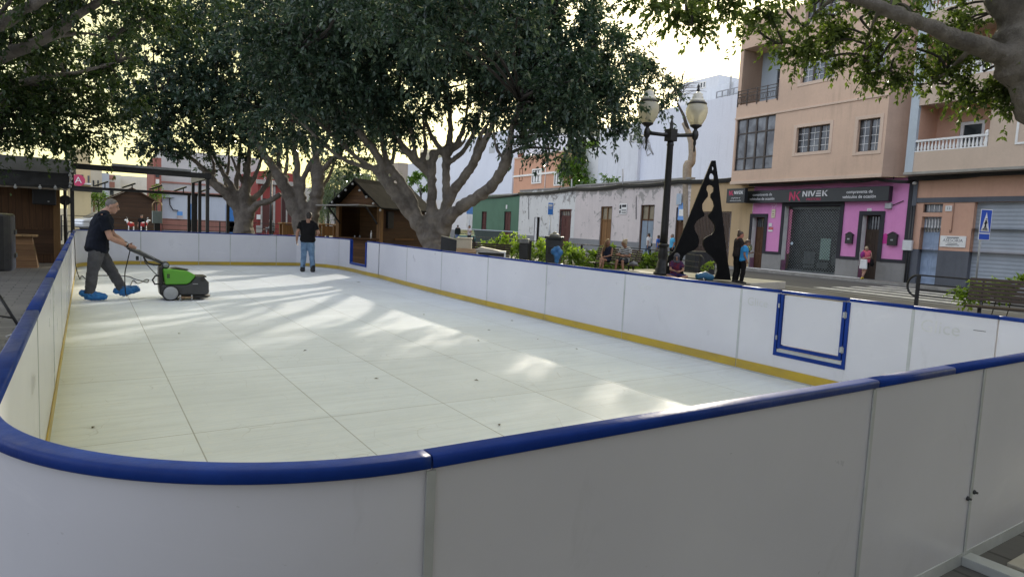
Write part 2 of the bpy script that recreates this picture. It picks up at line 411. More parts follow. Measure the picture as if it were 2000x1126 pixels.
ln = t.math('MULTIPLY', ln, t.math('ADD', t.math('MULTIPLY', t.noise(1.1,4), .75), .3)); base = t.mix(ln, base, (0.26,0.26,0.25))
t.set(base, 0.5, 0, 0.3)
t.l(t.math('ADD', t.math('MULTIPLY', t.noise(5,5,.6,(1,3,1)), .25), .42), t.b.inputs['Roughness'])
t.bump(t.noise(22,6,.7,(1,2.5,1),None,1.5), 0.12, 0.004)
floor_m = t.m

# ------------------------------------------------------------------ rink barrier
t = NT('board_plastic')
cc = t.mix(t.ramp(t.noise(0.8,5),.35,.7), (0.70,0.70,0.735), (0.63,0.63,0.67))
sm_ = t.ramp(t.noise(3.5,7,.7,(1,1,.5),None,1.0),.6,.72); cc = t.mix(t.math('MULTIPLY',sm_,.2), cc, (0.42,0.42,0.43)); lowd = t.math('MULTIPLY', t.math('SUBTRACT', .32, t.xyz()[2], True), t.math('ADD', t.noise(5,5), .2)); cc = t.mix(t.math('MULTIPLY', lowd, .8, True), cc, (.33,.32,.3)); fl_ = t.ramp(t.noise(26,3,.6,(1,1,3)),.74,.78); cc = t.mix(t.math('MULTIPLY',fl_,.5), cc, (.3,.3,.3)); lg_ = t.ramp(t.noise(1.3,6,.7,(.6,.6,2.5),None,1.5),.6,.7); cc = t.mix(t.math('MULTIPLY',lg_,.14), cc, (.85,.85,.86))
t.set(cc, 0.3, 0, 0.5); t.l(t.math('ADD', t.math('MULTIPLY', t.noise(2.2,5,.6), .22), .2), t.b.inputs['Roughness']); t.bump(t.noise(1.5,2), 0.04, 0.05)
board_m = t.m
t = NT('blue_rail'); cc = t.mix(t.ramp(t.noise(2.5,6,.65),.4,.7), (0.004,0.030,0.20), (0.007,0.046,0.28))
wr = t.ramp(t.noise(14,7,.75,(1,1,2),None,1.0),.62,.7); cc = t.mix(t.math('MULTIPLY',wr,.35), cc, (0.04,0.07,0.22))
t.set(cc, 0.4, 0, 0.2); t.l(t.math('ADD', t.math('MULTIPLY', t.noise(11,6,.75), .5), .2), t.b.inputs['Roughness']); t.bump(t.noise(9,5,.6), 0.35, 0.012); blue_m = t.m
t = NT('yellow_kick'); cc = t.mix(t.ramp(t.noise(1.8,6,.65,(1,1,3)),.4,.7), (0.52,0.36,0.03), (0.36,0.26,0.06))
t.set(cc, .38, 0, .45); yellow_m = t.m
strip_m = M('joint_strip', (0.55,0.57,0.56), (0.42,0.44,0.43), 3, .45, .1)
mark_m = M('faded_letter', (0.6,0.61,0.6), (0.71,0.71,0.71), 9, .5, lo=.4, hi=.6)

barrier = thing('rink_barrier', 'white boarded ice rink barrier with blue top rail and yellow kick strip', 'rink barrier', (3.3, 12, 0))
def arc(cx, cy, r, a0, a1, n): return [(cx+r*math.cos(R(a0+(a1-a0)*i/n)), cy+r*math.sin(R(a0+(a1-a0)*i/n))) for i in range(n+1)]
def panel(path, z0=0.012, z1=1.012, kick=True, side=1, name='board_panel', label=None, gap=0.006, outer_strip=True):
    """path: plan points along the inner face, rink inside on the left of travel; the panel goes outwards 4.5 cm"""
    P = [Vector((*q,0)) for q in path]
    N = []
    for i in range(len(P)):
        d = (P[min(i+1,len(P)-1)]-P[max(i-1,0)]).normalized(); N.append(Vector((d.y,-d.x,0)))
    d0 = (P[1]-P[0]).normalized()*gap; d1 = (P[-1]-P[-2]).normalized()*gap
    Q = [p.copy() for p in P]; Q[0] = P[0]+d0; Q[-1] = P[-1]-d1
    def sweep(o0, o1, za, zb, pts=Q):
        mb = MB(); k = len(pts)
        rings = [mb.add([pts[i]+N[i]*o0+Vector((0,0,za)), pts[i]+N[i]*o1+Vector((0,0,za)), pts[i]+N[i]*o1+Vector((0,0,zb)), pts[i]+N[i]*o0+Vector((0,0,zb))]) for i in range(k)]
        for i in range(k-1):
            for j in range(4): jj = (j+1)%4; mb.smooth = k > 8 and j in (1,3); mb.face((rings[i]+j, rings[i]+jj, rings[i+1]+jj, rings[i+1]+j))
        mb.smooth = False; mb.face([rings[0]+j for j in range(4)]); mb.face([rings[-1]+j for j in range(4)])
        return mb
    b = sweep(0, .045, z0, z1).build(name, board_m, barrier, W=True, bevel=.003)
    if label: b['label'] = label
    if kick: sweep(-.010, -.0005, .022, .128).build('kick_strip', yellow_m, barrier, W=True, bevel=.003)
    sweep(-.006, .05, -.05, .016, P).build('gap_light_strip', strip_m, barrier, W=True)  # pale strip standing in for sunlight leaking under the boards
    return sweep, P, N
def rail(path, z=1.012):
    P = [Vector((*q,0)) for q in path]; mb = MB(); k = len(P); rings = []
    prof = [(-.0035,-.001),(-.008,.0),(-.010,.004),(-.010,.022),(-.007,.030),(-.001,.033),(.046,.033),(.052,.030),(.055,.022),(.055,.004),(.053,.0),(.0485,-.001)]
    for i in range(k):
        d = (P[min(i+1,k-1)]-P[max(i-1,0)]).normalized(); n = Vector((d.y,-d.x,0))
        p = P[i] + (d*.002 if i == 0 else (-d*.002 if i == k-1 else d*0))
        rings.append(mb.add([p+n*o+Vector((0,0,z+h)) for o, h in prof]))
    q = len(prof)
    for i in range(k-1):
        for j in range(q): jj=(j+1)%q; mb.smooth = True; mb.face((rings[i]+j, rings[i]+jj, rings[i+1]+jj, rings[i+1]+j))
    mb.smooth = False; mb.face([rings[0]+j for j in range(q)]); mb.face([rings[-1]+j for j in range(q)])
    return mb.build('top_rail', blue_m, barrier, W=True, bevel=0)
def joint(p, n, z0=0.0, z1=1.028, outer=False, wdt=.045):
    """light cover strip over a joint; n points out of the rink"""
    p, n = Vector((*p,0)), Vector((*n,0)).normalized(); t_ = Vector((-n.y,n.x,0))
    o = .047 if outer else -.003
    a = p+n*o; mb = MB(); h = t_*wdt/2
    mb.hexa([v+Vector((0,0,z0)) for v in (a-h, a+h, a+h+n*.004, a-h+n*.004)], [v+Vector((0,0,z1)) for v in (a-h, a+h, a+h+n*.004, a-h+n*.004)])
    return mb.build('joint_strip', strip_m, barrier, W=True)

XL, XR, YN, YF, RC = -0.235, 6.83, 1.472, 22.45, 0.96
# near side, walked from the left corner to the right one
nearx = [ony(838,1000,YN-.045).x, ony(1694,900,YN-.045).x, ony(1908,850,YN-.045).x, XR-RC]
for a, b in zip(nearx, nearx[1:]): panel([(a,YN),(b,YN)])
for a in nearx[:-1]: joint((a,YN), (0,-1), -.04, 1.006, True, .026)
for a, b in ((nearx[0],nearx[1]+.02),(nearx[1]+.02,nearx[2]-.35),(nearx[2]-.35,nearx[3])): rail([(a,YN),(b,YN)])
c = arc(XR-RC, YN+RC, RC, -90, 0, 30); panel(c); rail(c)
c = arc(XL+RC, YN+RC, RC, 180, 270, 48); c[-1] = (nearx[0],YN); panel(c); rail(c)
# right side up to the far opening: slightly bowed outwards at the far end
def xr(y): return XR + (0 if y < 12 else 0.0105*(y-12)**1.7)
ry = [YN+RC, 3.15, 5.17, 7.27, 9.28, 11.3, 13.4, 15.5, 17.7]
GY0, GY1, GZ = 3.80, 4.64, 0.30
for a, b in zip(ry, ry[1:]):
    pts = [(xr(a),a),(xr((a+b)/2),(a+b)/2),(xr(b),b)]
    if a == 3.15:                   # the panel with the gate
        panel([(XR,a),(XR,GY0)], gap=.004); panel([(XR,GY1),(XR,b)], gap=.004)
        panel([(XR,GY0),(XR,GY1)], z1=GZ, gap=-.004)
        rail([(XR,a),(XR,GY0-.005)]); rail([(XR,GY1+.005),(XR,b)])
        continue
    panel(pts); rail(pts)
for a in ry[1:]:
    joint((xr(a),a), (1,0), .0, 1.006, False, .03)
# gate
gf = MB(); x0, x1 = XR-.012, XR+.05
for y in (GY0, GY1): gf.box(x0, x1, y-.019, y+.019, GZ-.03, 1.0)
gf.box(x0, x1, GY0+.019, GY1-.019, GZ-.03, GZ+.015)
gate_frame = gf.build('gate_frame', blue_m, barrier, W=True, bevel=.003)
MB().box(XR-.006, XR+.02, GY0+.026, GY1-.026, GZ+.017, GZ+.05).build('gate_sill', strip_m, gate_frame, W=True)
gate = MB().box(XR+.002, XR+.04, GY0+.07, GY1-.07, GZ+.11, .99).build('gate', board_m, barrier, W=True)
gb = MB(); a, b = GY0+.03, GY1-.03
for y0, y1, z0, z1 in ((a,a+.034,GZ+.06,1.0),(b-.034,b,GZ+.06,1.0),(a+.034,b-.034,GZ+.06,GZ+.1)): gb.box(XR-.014, XR+.045, y0, y1, z0, z1)
gb.build('gate_border', blue_m, gate, W=True, bevel=.003)
rail([(XR,a),(XR,b)]).parent = gate
for z in (.48,.86):
    MB().box(XR-.02, XR-.015, GY0+.004, GY0+.05, z-.03, z+.03).tube([(XR-.018,GY0+.022,z-.04),(XR-.018,GY0+.022,z+.04)], .007).build('hinge', steel, gate, W=True)
    MB().box(XR-.026, XR-.015, GY1-.03, GY1-.01, z-.02, z+.03).build('latch', steel, gate, W=True)
# far right corner with the open hatch
fr = [(xr(17.7),17.7),(7.0,18.9),(7.04,19.6),(7.02,20.3),(6.95,21.0),(6.75,21.7),(6.4,22.15),(5.95,22.4),(5.3,YF)]
def at_y(y):
    for (xa,ya),(xb,yb) in zip(fr,fr[1:]):
        if ya <= y <= yb: return (xa+(xb-xa)*(y-ya)/(yb-ya), y)
HY0, HY1, HZ = 18.62, 20.1, .29
panel([fr[0],(at_y(HY0))]); rail([fr[0],at_y(HY0)])
panel([at_y(HY0),fr[1],fr[2],at_y(HY1)], z1=HZ, gap=-.003)
panel([at_y(HY1),fr[3],fr[4]]); rail([at_y(HY1),fr[3],fr[4]])
panel(fr[4:]); rail(fr[4:])
hf = MB(); x, y = at_y(HY1)
hf.box(x-.03, x+.06, y-.06, y-.001, HZ-.03, 1.03)
x2, y2 = at_y(HY0); hf.box(x2-.03, x2+.06, y2+.001, y2+.06, HZ-.03, 1.0)
hf.bar((x2+.015,y2+.06,HZ), (x+.015,y-.06,HZ), .09, .06)
hf.build('hatch_frame', blue_m, barrier, W=True, bevel=.004)
for q in (fr[0], fr[4], fr[8]): joint(q, (1,0) if q[0] > 6 else (0,1), 0, 1.006, False, .03)
# far side
fx = [5.3, 3.87, 2.95, XL+1.6]
for a, b in zip(fx, fx[1:]): panel([(a,YF),(b,YF)]); rail([(a,YF),(b,YF)])
for a in fx[1:]: joint((a,YF), (0,1), 0, 1.006, False, .03)
c = [(fx[-1],YF)] + arc(XL+1.6, YF-1.6, 1.6, 90, 180, 30)[1:]; panel(c); rail(c)
# the floor runs up to the boards
fp = arc(XL+RC, YN+RC, RC+.02, 180, 270, 14)+arc(XR-RC, YN+RC, RC+.02, -90, 0, 14)+[(xr(y)+.02,y) for y in (6,9,12,13.4,15.5,17.7)]+[(x+.015,y+.015) for x,y in fr[1:]]+[(p_,q_+.02) for p_,q_ in c]
structure(MB().extrude([(x,y,-.045) for x,y in fp],(0,0,.045)).build('rink_floor', floor_m))
# left side
ly = [YF-1.6, 18.8, 16.75, 14.7, 12.65, 10.6, 8.55, 6.5, 4.45, YN+RC]
for a, b in zip(ly, ly[1:]): panel([(XL,a),(XL,b)]); rail([(XL,a),(XL,b)])
for a in ly[:-1]: joint((XL,a), (-1,0), 0, 1.006, False, .012)
# outer foot and bolts at the right of the near side
mb = MB(); mb.box(nearx[2]-.03,nearx[2]+.07,YN-.5,YN-.05,-.05,.0);
mb.build('foot_bracket', strip_m, barrier, W=True, bevel=.004)
for dx in (-.035,.035):
    MB().lathe((nearx[2]+dx,YN-.047,.33+dx*.3), [(.012,0),(.012,.006),(.006,.012),(.006,.02)], 10, (0,-1,0)).build('bolt', dark_metal, barrier, W=True)
# ghost lettering left on the boards
for y, s in ((8.85,.11),(6.85,.13),(4.93,.14),(2.9,.17)):
    mb = text_mesh(MB(), 'Glice', (xr(y)-.0022, y, .86), (0,-1,0), (0,0,1), s)
    mb.build('faded_lettering', mark_m, barrier, W=True)
MB().quad((XR-.0022,2.62,.885),(XR-.0022,2.52,.885),(XR-.0022,2.52,.89),(XR-.0022,2.62,.89)).build('scuff_mark', dark_metal, barrier, W=True)
mb = text_mesh(MB(), 'Glice', (XL+.0025, 4.05, .72), (0,1,0), (0,0,1), .13); mb.build('faded_lettering', mark_m, barrier, W=True)
# pale plank on the ground by the foot
tag(MB().box(nearx[2]+.12,6.2,YN-.5,YN-.2,PLAZA+.002,PLAZA+.05).build('wooden_plank', M('pale_plank',(.5,.47,.4),(.38,.35,.28),3,.7,.3), bevel=.005), 'pale worn plank lying outside the near rink boards', 'plank')
# fallen leaves
lm = M('dry_leaf', (.05,.035,.02), (.09,.06,.03), 30, .7)
leafspots = [((1003,592),.05,'longest dry twig on the rink floor near the opening in the boards'),((735,739),.03,None),((930,742),.03,None),((1000,626),.03,None),((955,644),.03,None),((1050,662),.03,None),
 ((596,684),.03,None),((182,834),.03,None),((350,651),.03,None),((828,614),.02,None),((934,665),.025,None),((1126,681),.025,None),((700,551),.06,None),((975,829),.03,None)]
for (px,py),s,lb in leafspots:
    p = onz(px,py,0.004); a = random.uniform(0,6.3); mb = MB(); ca, sa = math.cos(a)*s, math.sin(a)*s
    mb.poly([(p.x-ca,p.y-sa,.004),(p.x+sa*.4,p.y-ca*.4,.012),(p.x+ca,p.y+sa,.006),(p.x-sa*.4,p.y+ca*.4,.014)])
    o = mb.build('fallen_leaf', lm, fix=False)
    tag(o, 'small dry brown leaf fallen on the white rink floor', 'leaf', 'dry leaves on the rink floor')
# ------------------------------------------------------------------ trees
def smooth_path(pts, rad, k=4):
    """Catmull-Rom through points with radii"""
    P = [Vector(p) for p in pts]; out = []; rr = []
    for i in range(len(P)-1):
        p0, p1, p2, p3 = P[max(i-1,0)], P[i], P[i+1], P[min(i+2,len(P)-1)]
        for j in range(k):
            s = j/k
            out.append(0.5*((2*p1)+(p2-p0)*s+(2*p0-5*p1+4*p2-p3)*s*s+(3*p1-p0-3*p2+p3)*s**3)); rr.append(rad[i]+(rad[i+1]-rad[i])*s)
    out.append(P[-1]); rr.append(rad[-1]); return out, rr

t = NT('laurel_bark')
v = t.ramp(t.noise(2.2,7,.68),.35,.7); cc = t.mix(v, (0.30,0.265,0.225), (0.16,0.14,0.122))
cc = t.mix(t.math('MULTIPLY', t.ramp(t.noise(7,6,.7,(1,1,.5)),.5,.75), .6), cc, (0.40,0.37,0.32))
cc = t.mix(t.math('MULTIPLY', t.ramp(t.noise(1.1,5,.6),.5,.7), .4), cc, (0.07,0.06,0.052))
t.set(cc, .85, 0, .25); t.bump(t.math('ADD', t.noise(7,8,.75,(1,1,.45)), t.math('MULTIPLY', t.noise(28,5,.65), .5)), 1.0, .07); bark = t.m
twig_m = M('twig_bark', (.07,.06,.05), (.045,.04,.035), 8, .85, .2)
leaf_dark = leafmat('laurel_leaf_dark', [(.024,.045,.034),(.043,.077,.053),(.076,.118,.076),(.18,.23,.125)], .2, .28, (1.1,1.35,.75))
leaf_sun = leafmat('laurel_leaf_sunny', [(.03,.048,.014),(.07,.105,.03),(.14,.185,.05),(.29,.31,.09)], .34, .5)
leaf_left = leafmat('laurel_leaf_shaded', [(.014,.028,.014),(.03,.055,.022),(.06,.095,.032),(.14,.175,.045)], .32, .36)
leaf_hedge = leafmat('hedge_leaf', [(.06,.10,.02),(.14,.21,.035),(.28,.37,.06),(.46,.52,.12)], .45, .45)
leaf_fir = leafmat('feathery_needle', [(.05,.07,.045),(.08,.11,.07),(.13,.165,.105),(.19,.22,.14)], .3, .6)
leaf_round = leafmat('clipped_leaf', [(.03,.07,.01),(.07,.14,.02),(.13,.22,.03),(.22,.32,.05)], .4, .5)

def spray(blobs, per=1.0, L=0.11, Wd=0.42, twig=0.55, nt=9, nl=11, seed=1, droop=0.45, shell=0.55, tint_bias=0.0, fold=True):
    """leaf quads on short drooping twigs; blobs rows: x,y,z,r (metres). Returns verts, tints"""
    g = np.random.default_rng(seed); B = np.asarray(blobs, float)
    cnt = np.maximum(3, (per*9*B[:,3]**2).astype(int)); own = np.repeat(np.arange(len(B)), cnt); n = len(own)
    d = g.normal(size=(n,3)); d /= np.linalg.norm(d,axis=1)[:,None]
    d[:,2] *= .82
    rad = B[own,3]*(shell+(1-shell)*g.random(n)**.6)
    C = B[own,:3]+d*rad[:,None]
    ct = g.random(n)
    # twigs
    k = n*nt; ci = np.repeat(np.arange(n), nt)
    td = d[ci]*.75+g.normal(size=(k,3))*.62; td[:,2] += .12; td /= np.linalg.norm(td,axis=1)[:,None]
    tl = twig*(.55+.75*g.random(k)); T0 = C[ci]+g.normal(size=(k,3))*.1*twig
    # leaves
    m = k*nl; ti = np.repeat(np.arange(k), nl); s = (g.random(m)*.95+.05)
    P = T0[ti]+td[ti]*(tl[ti]*s)[:,None]; P[:,2] -= droop*tl[ti]*s**2
    ld = td[ti]*.7+g.normal(size=(m,3))*.6; ld[:,2] -= droop*.9; ld /= np.linalg.norm(ld,axis=1)[:,None]
    up = g.normal(size=(m,3))*.55; up[:,2] += 1.0
    sd = np.cross(ld, up); sd /= np.linalg.norm(sd,axis=1)[:,None]+1e-9
    nn = np.cross(sd, ld)
    ll = L*(.65+.6*g.random(m)); w_ = ll*Wd*.5
    V = np.empty((m,4,3))
    mid = P+ld*(ll*.45)[:,None]
    V[:,0] = P; V[:,1] = mid+sd*w_[:,None]+nn*(w_*.35)[:,None]; V[:,2] = P+ld*ll[:,None]-nn*(ll*.12)[:,None]; V[:,3] = mid-sd*w_[:,None]+nn*(w_*.35)[:,None]
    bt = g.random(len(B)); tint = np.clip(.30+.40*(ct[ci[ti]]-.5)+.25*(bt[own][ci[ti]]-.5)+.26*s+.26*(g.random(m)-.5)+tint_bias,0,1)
    return V, tint, C

def leaf_object(name, V, tint, mat, parent=None, W=True):
    m = len(V); me = bpy.data.meshes.new(name)
    co = V.reshape(-1,3).astype(np.float32)
    if parent is not None and W:
        I = np.array(frame_inv(parent)); co = (co @ I[:3,:3].T + I[:3,3]).astype(np.float32)
    me.vertices.add(m*4); me.vertices.foreach_set('co', co.ravel())
    me.loops.add(m*4); me.loops.foreach_set('vertex_index', np.arange(m*4, dtype=np.int32))
    me.polygons.add(m); me.polygons.foreach_set('loop_start', np.arange(0,m*4,4,dtype=np.int32)); 
    try: me.polygons.foreach_set('loop_total', np.full(m,4,dtype=np.int32))
    except Exception: pass
    me.update()
    a = me.attributes.new('tint', 'FLOAT', 'FACE'); a.data.foreach_set('value', tint.astype(np.float32))
    return put(name, me, mat, parent)

def blobs_px(rows):
    return [(*at(px,py,d), r) for px,py,d,r in rows]

def limbs_mesh(limbs, wob=.05):
    mb = MB()
    for pts, rad in limbs:
        P, r_ = smooth_path(pts, rad, 5)
        P = [p+Vector((random.uniform(-1,1),random.uniform(-1,1),random.uniform(-.5,.5)))*wob*min(1,q*4) if 0 < i < len(P)-1 else p for i,(p,q) in enumerate(zip(P,r_))]
        r_ = [q*random.uniform(.9,1.13) for q in r_]
        mb.tube(P, r_, 10, jit=.07)
    return mb
def knobs(mb, lst):
    for px,py,d,r_ in lst:
        mb.ball(at(px,py,d), (r_*random.uniform(.9,1.2), r_, r_*random.uniform(.8,1.2)), 9, 6)
def limb_px(rows):                   # rows: px, py, d, radius(m)
    return [at(a,b,c) for a,b,c,_ in rows], [q[3] for q in rows]

def twigs_to(limb_pts, targets, r0=.05, r1=.012, wob=.35, every=1):
    """thin branches from the nearest limb point out to foliage centres"""
    mb = MB(); LP = np.array([tuple(p) for p in limb_pts])
    for i, c in enumerate(targets):
        if i % every: continue
        c = np.asarray(c[:3]); dd = np.linalg.norm(LP-c,axis=1)+np.maximum(0,(LP[:,2]-c[2]))*1.5; a = Vector(LP[dd.argmin()]); b = Vector(c)
        if (b-a).length > 4.5: continue
        mid = a.lerp(b,.5)+Vector((random.uniform(-wob,wob),random.uniform(-wob,wob),random.uniform(-.1,wob)))*min(1,(b-a).length*.4)
        P, r_ = smooth_path([a,mid,b], [r0*random.uniform(.7,1.2),(r0+r1)/2,r1], 3); mb.tube(P, r_, 5)
    return mb

def big_tree(name, label, cat, base, limbs, blobs, mat, per=1.0, L=.13, seed=1, knob=(), voxel=.045, group=None, nt=9, nl=11, droop=.45, twig=.6, every=1, tint=0.0, extra=None, r0=.045, rs=1):
    t_ = thing(name, label, cat, base, 0, group)
    if rs != 1: limbs = [[(a,b,c,r_*rs) for a,b,c,r_ in l] if isinstance(l, list) else (l[0],[q*rs for q in l[1]]) for l in limbs]; knob = [(a,b,c,r_*rs) for a,b,c,r_ in knob]
    ls = [limb_px(l) if isinstance(l, list) and isinstance(l[0], tuple) and len(l[0]) == 4 else (l if isinstance(l, tuple) else (l, [.1]*len(l))) for l in limbs]
    mb = limbs_mesh(ls); knobs(mb, knob)
    fused(mb, 'trunk', bark, t_, voxel, 2, W=True)
    pts = []
    for P, r_ in ls:
        q, _ = smooth_path(P, r_, 4); pts += q[len(q)//3:]
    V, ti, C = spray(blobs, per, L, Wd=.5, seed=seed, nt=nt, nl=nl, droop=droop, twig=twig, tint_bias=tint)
    if extra:                        # added unseen foliage that shades the rink: fewer, larger sprays
        V2, ti2, C2 = spray(extra, .55, .2, seed=seed+100, nt=8, nl=9, droop=droop, twig=.7, tint_bias=tint); V = np.concatenate([V,V2]); ti = np.concatenate([ti,ti2])
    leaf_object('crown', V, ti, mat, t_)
    tw = twigs_to(pts, [tuple(b) for b in blobs], r0*1.4, .02)
    tw2 = twigs_to([Vector(b[:3]) for b in blobs], list(C[::6]), .018, .006, .15)
    off = len(tw.v); tw.v += tw2.v; tw.f += [tuple(i+off for i in f) for f in tw2.f]; tw.m += tw2.m; tw.sm += tw2.sm
    tag(tw.build('branches', twig_m, t_, W=True, fix=False), kind='stuff')
    return t_, len(V)

# added unseen leaf masses above rink and viewer, to shade boards and floor
def over(n, x0, x1, y0, y1, seed, low=4.2):
    g = np.random.default_rng(seed); out = []
    for _ in range(n):
        x, y, r_ = g.uniform(x0,x1), g.uniform(y0,y1), g.uniform(.9,1.5); d = Vector((x,y,0)).dot(Vector((CAM_F.x,CAM_F.y,0)))
        z = max(low, 1.62+.42*max(d,0)+.5)+r_+g.uniform(0,1.6); out.append((x,y,z,r_))
    return out


# --- the big laurel in the middle
D = 21.5
lim = [
 [(846,520,D,.62),(846,480,D,.50),(846,450,D,.48),(850,425,D,.46)],
 [(850,490,D,.4),(832,458,D,.34),(815,435,D,.30),(799,412,D,.27),(776,383,D-.2,.26),(752,352,D-.4,.23),(741,331,D-.5,.22)],
 [(838,470,D,.3),(820,436,D,.24),(806,395,D,.2),(779,350,D-.2,.18),(760,327,D-.4,.16)],
 [(751,334,D-.5,.17),(735,300,D-.8,.17),(712,272,D-1,.16),(690,245,D-1.2,.15),(668,220,D-1.5,.13),(640,180,D-1.9,.11),(611,145,D-2.3,.09),(585,100,D-2.6,.05)],
 [(738,333,D-.5,.11),(700,310,D-.9,.09),(641,256,D-1.6,.075),(590,215,D-2.2,.06),(551,188,D-2.8,.04)],
 [(732,331,D-.5,.10),(700,322,D-1,.085),(658,303,D-1.7,.075),(600,250,D-2.4,.06),(555,209,D-3,.04)],
 [(757,328,D-.4,.12),(748,285,D-.4,.11),(742,250,D-.5,.10),(722,212,D-.6,.08),(705,180,D-.8,.05)],
 [(762,330,D-.3,.1),(771,290,D-.2,.08),(774,250,D-.1,.06),(778,200,D,.04)],
 [(848,440,D,.3),(843,400,D,.21),(844,365,D,.19),(845,330,D,.17),(846,303,D,.17)],
 [(845,350,D,.16),(834,335,D,.16),(820,320,D-.1,.18),(803,303,D-.2,.17),(788,288,D-.3,.14),(768,262,D-.5,.11),(752,238,D-.8,.08)],
 [(812,305,D-.2,.1),(806,272,D-.4,.09),(799,240,D-.6,.06)],
 [(822,316,D-.1,.1),(832,292,D+.1,.09),(829,262,D+.2,.08),(826,225,D+.3,.05)],
 [(846,310,D,.08),(838,318,D,.08),(828,312,D,.07),(822,298,D,.06)],
 [(862,440,D,.28),(870,405,D,.20),(872,370,D,.17),(871,335,D,.17),(872,305,D,.18),(876,290,D,.17)],
 [(866,302,D,.12),(858,288,D+.1,.11),(843,265,D+.3,.10),(834,243,D+.4,.08),(826,215,D+.6,.05)],
 [(875,292,D,.16),(878,272,D+.2,.14),(880,245,D+.4,.12),(877,200,D+.7,.09),(872,150,D+1,.05)],
 [(880,294,D,.12),(893,278,D+.2,.11),(904,255,D+.4,.1),(910,225,D+.5,.07),(916,180,D+.6,.05)],
 [(873,320,D,.12),(893,306,D,.11),(910,288,D,.10),(926,258,D-.1,.09),(936,230,D-.2,.06),(950,190,D-.3,.04)],
 [(885,294,D,.07),(902,282,D+.3,.065),(912,262,D+.5,.05),(925,232,D+.7,.035)],
 [(862,430,D,.3),(874,400,D-.2,.21),(886,372,D-.4,.2),(905,348,D-.6,.19),(919,328,D-.8,.18),(931,306,D-1,.16),(945,278,D-1.2,.14),(958,255,D-1.4,.12),(968,225,D-1.6,.08),(980,190,D-1.8,.05)],
 [(922,318,D-.8,.11),(930,290,D-.8,.1),(940,262,D-.9,.09),(955,238,D-1,.06),(965,205,D-1,.04)],
 [(860,460,D,.36),(876,428,D-.4,.25),(895,410,D-.7,.24),(913,397,D-1,.235),(935,383,D-1.3,.225),(955,368,D-1.6,.21),(970,350,D-1.9,.2),(980,335,D-2.1,.19),(988,318,D-2.3,.2),(991,302,D-2.4,.19)],
 [(991,305,D-2.4,.15),(994,285,D-2.5,.13),(998,262,D-2.6,.11),(1003,235,D-2.8,.09),(1015,195,D-3,.05)],
 [(985,310,D-2.3,.07),(974,298,D-2.2,.065),(967,280,D-2.1,.055),(964,255,D-2,.05)],
]
kn = [(741,333,D-.5,.28),(762,329,D-.4,.22),(847,300,D,.2),(872,296,D,.28),(788,292,D-.3,.2),(990,306,D-2.4,.24),(930,308,D-1,.2),(820,320,D,.18)]
bl = blobs_px([
 # underside row, left to right
 (560,235,19,1.1),(600,205,19.5,1.2),(640,235,20.5,1.0),(690,215,20,1.1),(680,265,21,.7),(720,190,20,1.2),(745,225,21,.9),(785,235,21.5,.95),(770,180,21,1.2),
 (812,190,21,1.1),(800,250,22,.55),(850,160,22.5,.9),(905,165,22.5,.9),(950,150,22,1.1),(940,195,22,.8),(985,180,20.5,1.1),(975,225,21.0,.85),(1020,215,19.5,1.1),(1010,170,20,1.0),
 (1040,250,19,.8),(1068,225,18.8,.9),(1085,265,18.3,.62),(1095,292,18.1,.45),(1065,180,19,1.2),(1110,200,18.5,1.0),(1105,240,18.2,.7),(1150,180,18.4,1.1),(1165,225,18,.7),(1195,205,18.8,.75),(1190,150,18.2,1.0),
 (1215,175,24.6,.9),(1240,130,25,.8),(1238,95,25.2,.7),(1262,165,25.4,.8),(1285,160,25.6,.7),(1305,185,25.8,.6),(1240,205,25,.75),(1288,205,25.6,.6),(1270,130,25.6,.55),(1310,205,25.8,.4),(1222,215,24.6,.6),
 (1075,225,17.2,.7),(1110,205,16.8,.7),(1150,195,16.6,.7),(1130,160,16.5,.9),(1090,170,17,.9),(1040,200,17.6,.7),
 # middle
 (540,150,18.5,1.3),(590,110,18.5,1.4),(650,130,19,1.4),(700,100,19,1.4),(740,140,19.5,1.3),(800,110,20,1.3),(840,80,20,1.1),(790,60,19,1.4),(870,110,21.5,.8),
 (920,95,21.5,1.0),(985,120,20.5,1.2),(960,60,20.5,1.2),(1040,130,19.5,1.3),(1100,130,19,1.3),(1080,70,19,1.3),(1150,110,18.6,1.2),(1140,60,18.6,1.2),(1020,70,19.5,1.2),(1180,80,18.4,.9),
 # top, above the frame as well
 (560,50,18,1.5),(640,50,18.5,1.5),(720,40,18.5,1.5),(880,30,20,1.3),(1000,20,19.5,1.4),(1090,10,19,1.3),(930,-10,20,1.4),(600,-30,18.5,1.7),(700,-40,18.5,1.7),(800,-20,19,1.6),(860,-60,20,1.7),(1000,-60,20,1.7),(1100,-50,19,1.5),
 (760,-110,20,2),(900,-130,21,2),(1040,-130,20.5,1.8),(640,-120,20,2),(950,-220,22,2.4),(780,-220,22,2.4),(1120,-120,20,1.5),
 # back of the crown
 (700,170,23.5,1.5),(780,130,24,1.6),(860,60,24.5,1.6),(950,110,24.5,1.4),(1030,110,24,1.6),(1110,110,23.5,1.6),(640,170,23,1.5),(1170,150,22.5,1.3),(880,-20,24.5,2.2),(1000,10,24.5,2),(760,20,24,2.2),(1100,20,24,2),(640,50,23,2.2),
 # boughs reaching towards the rink, larger leaves
 (870,40,14.5,.9),(930,30,14,.8),(840,85,15,.7),(900,75,14.6,.6),(960,-10,14,.9),(800,10,15,1.0),(1010,35,14.8,.7),(880,-40,14.5,1.1),(740,0,15.5,1.1),(660,0,16,1.2)])
big_tree('laurel_tree', 'broad laurel tree with many pale forking limbs standing beside the wooden kiosk with the awning', 'tree', tuple(ground_at(846,D)), lim, bl, leaf_dark, 1.15, .15, 11, kn, .04, 'laurel trees round the rink', every=1, rs=.80)

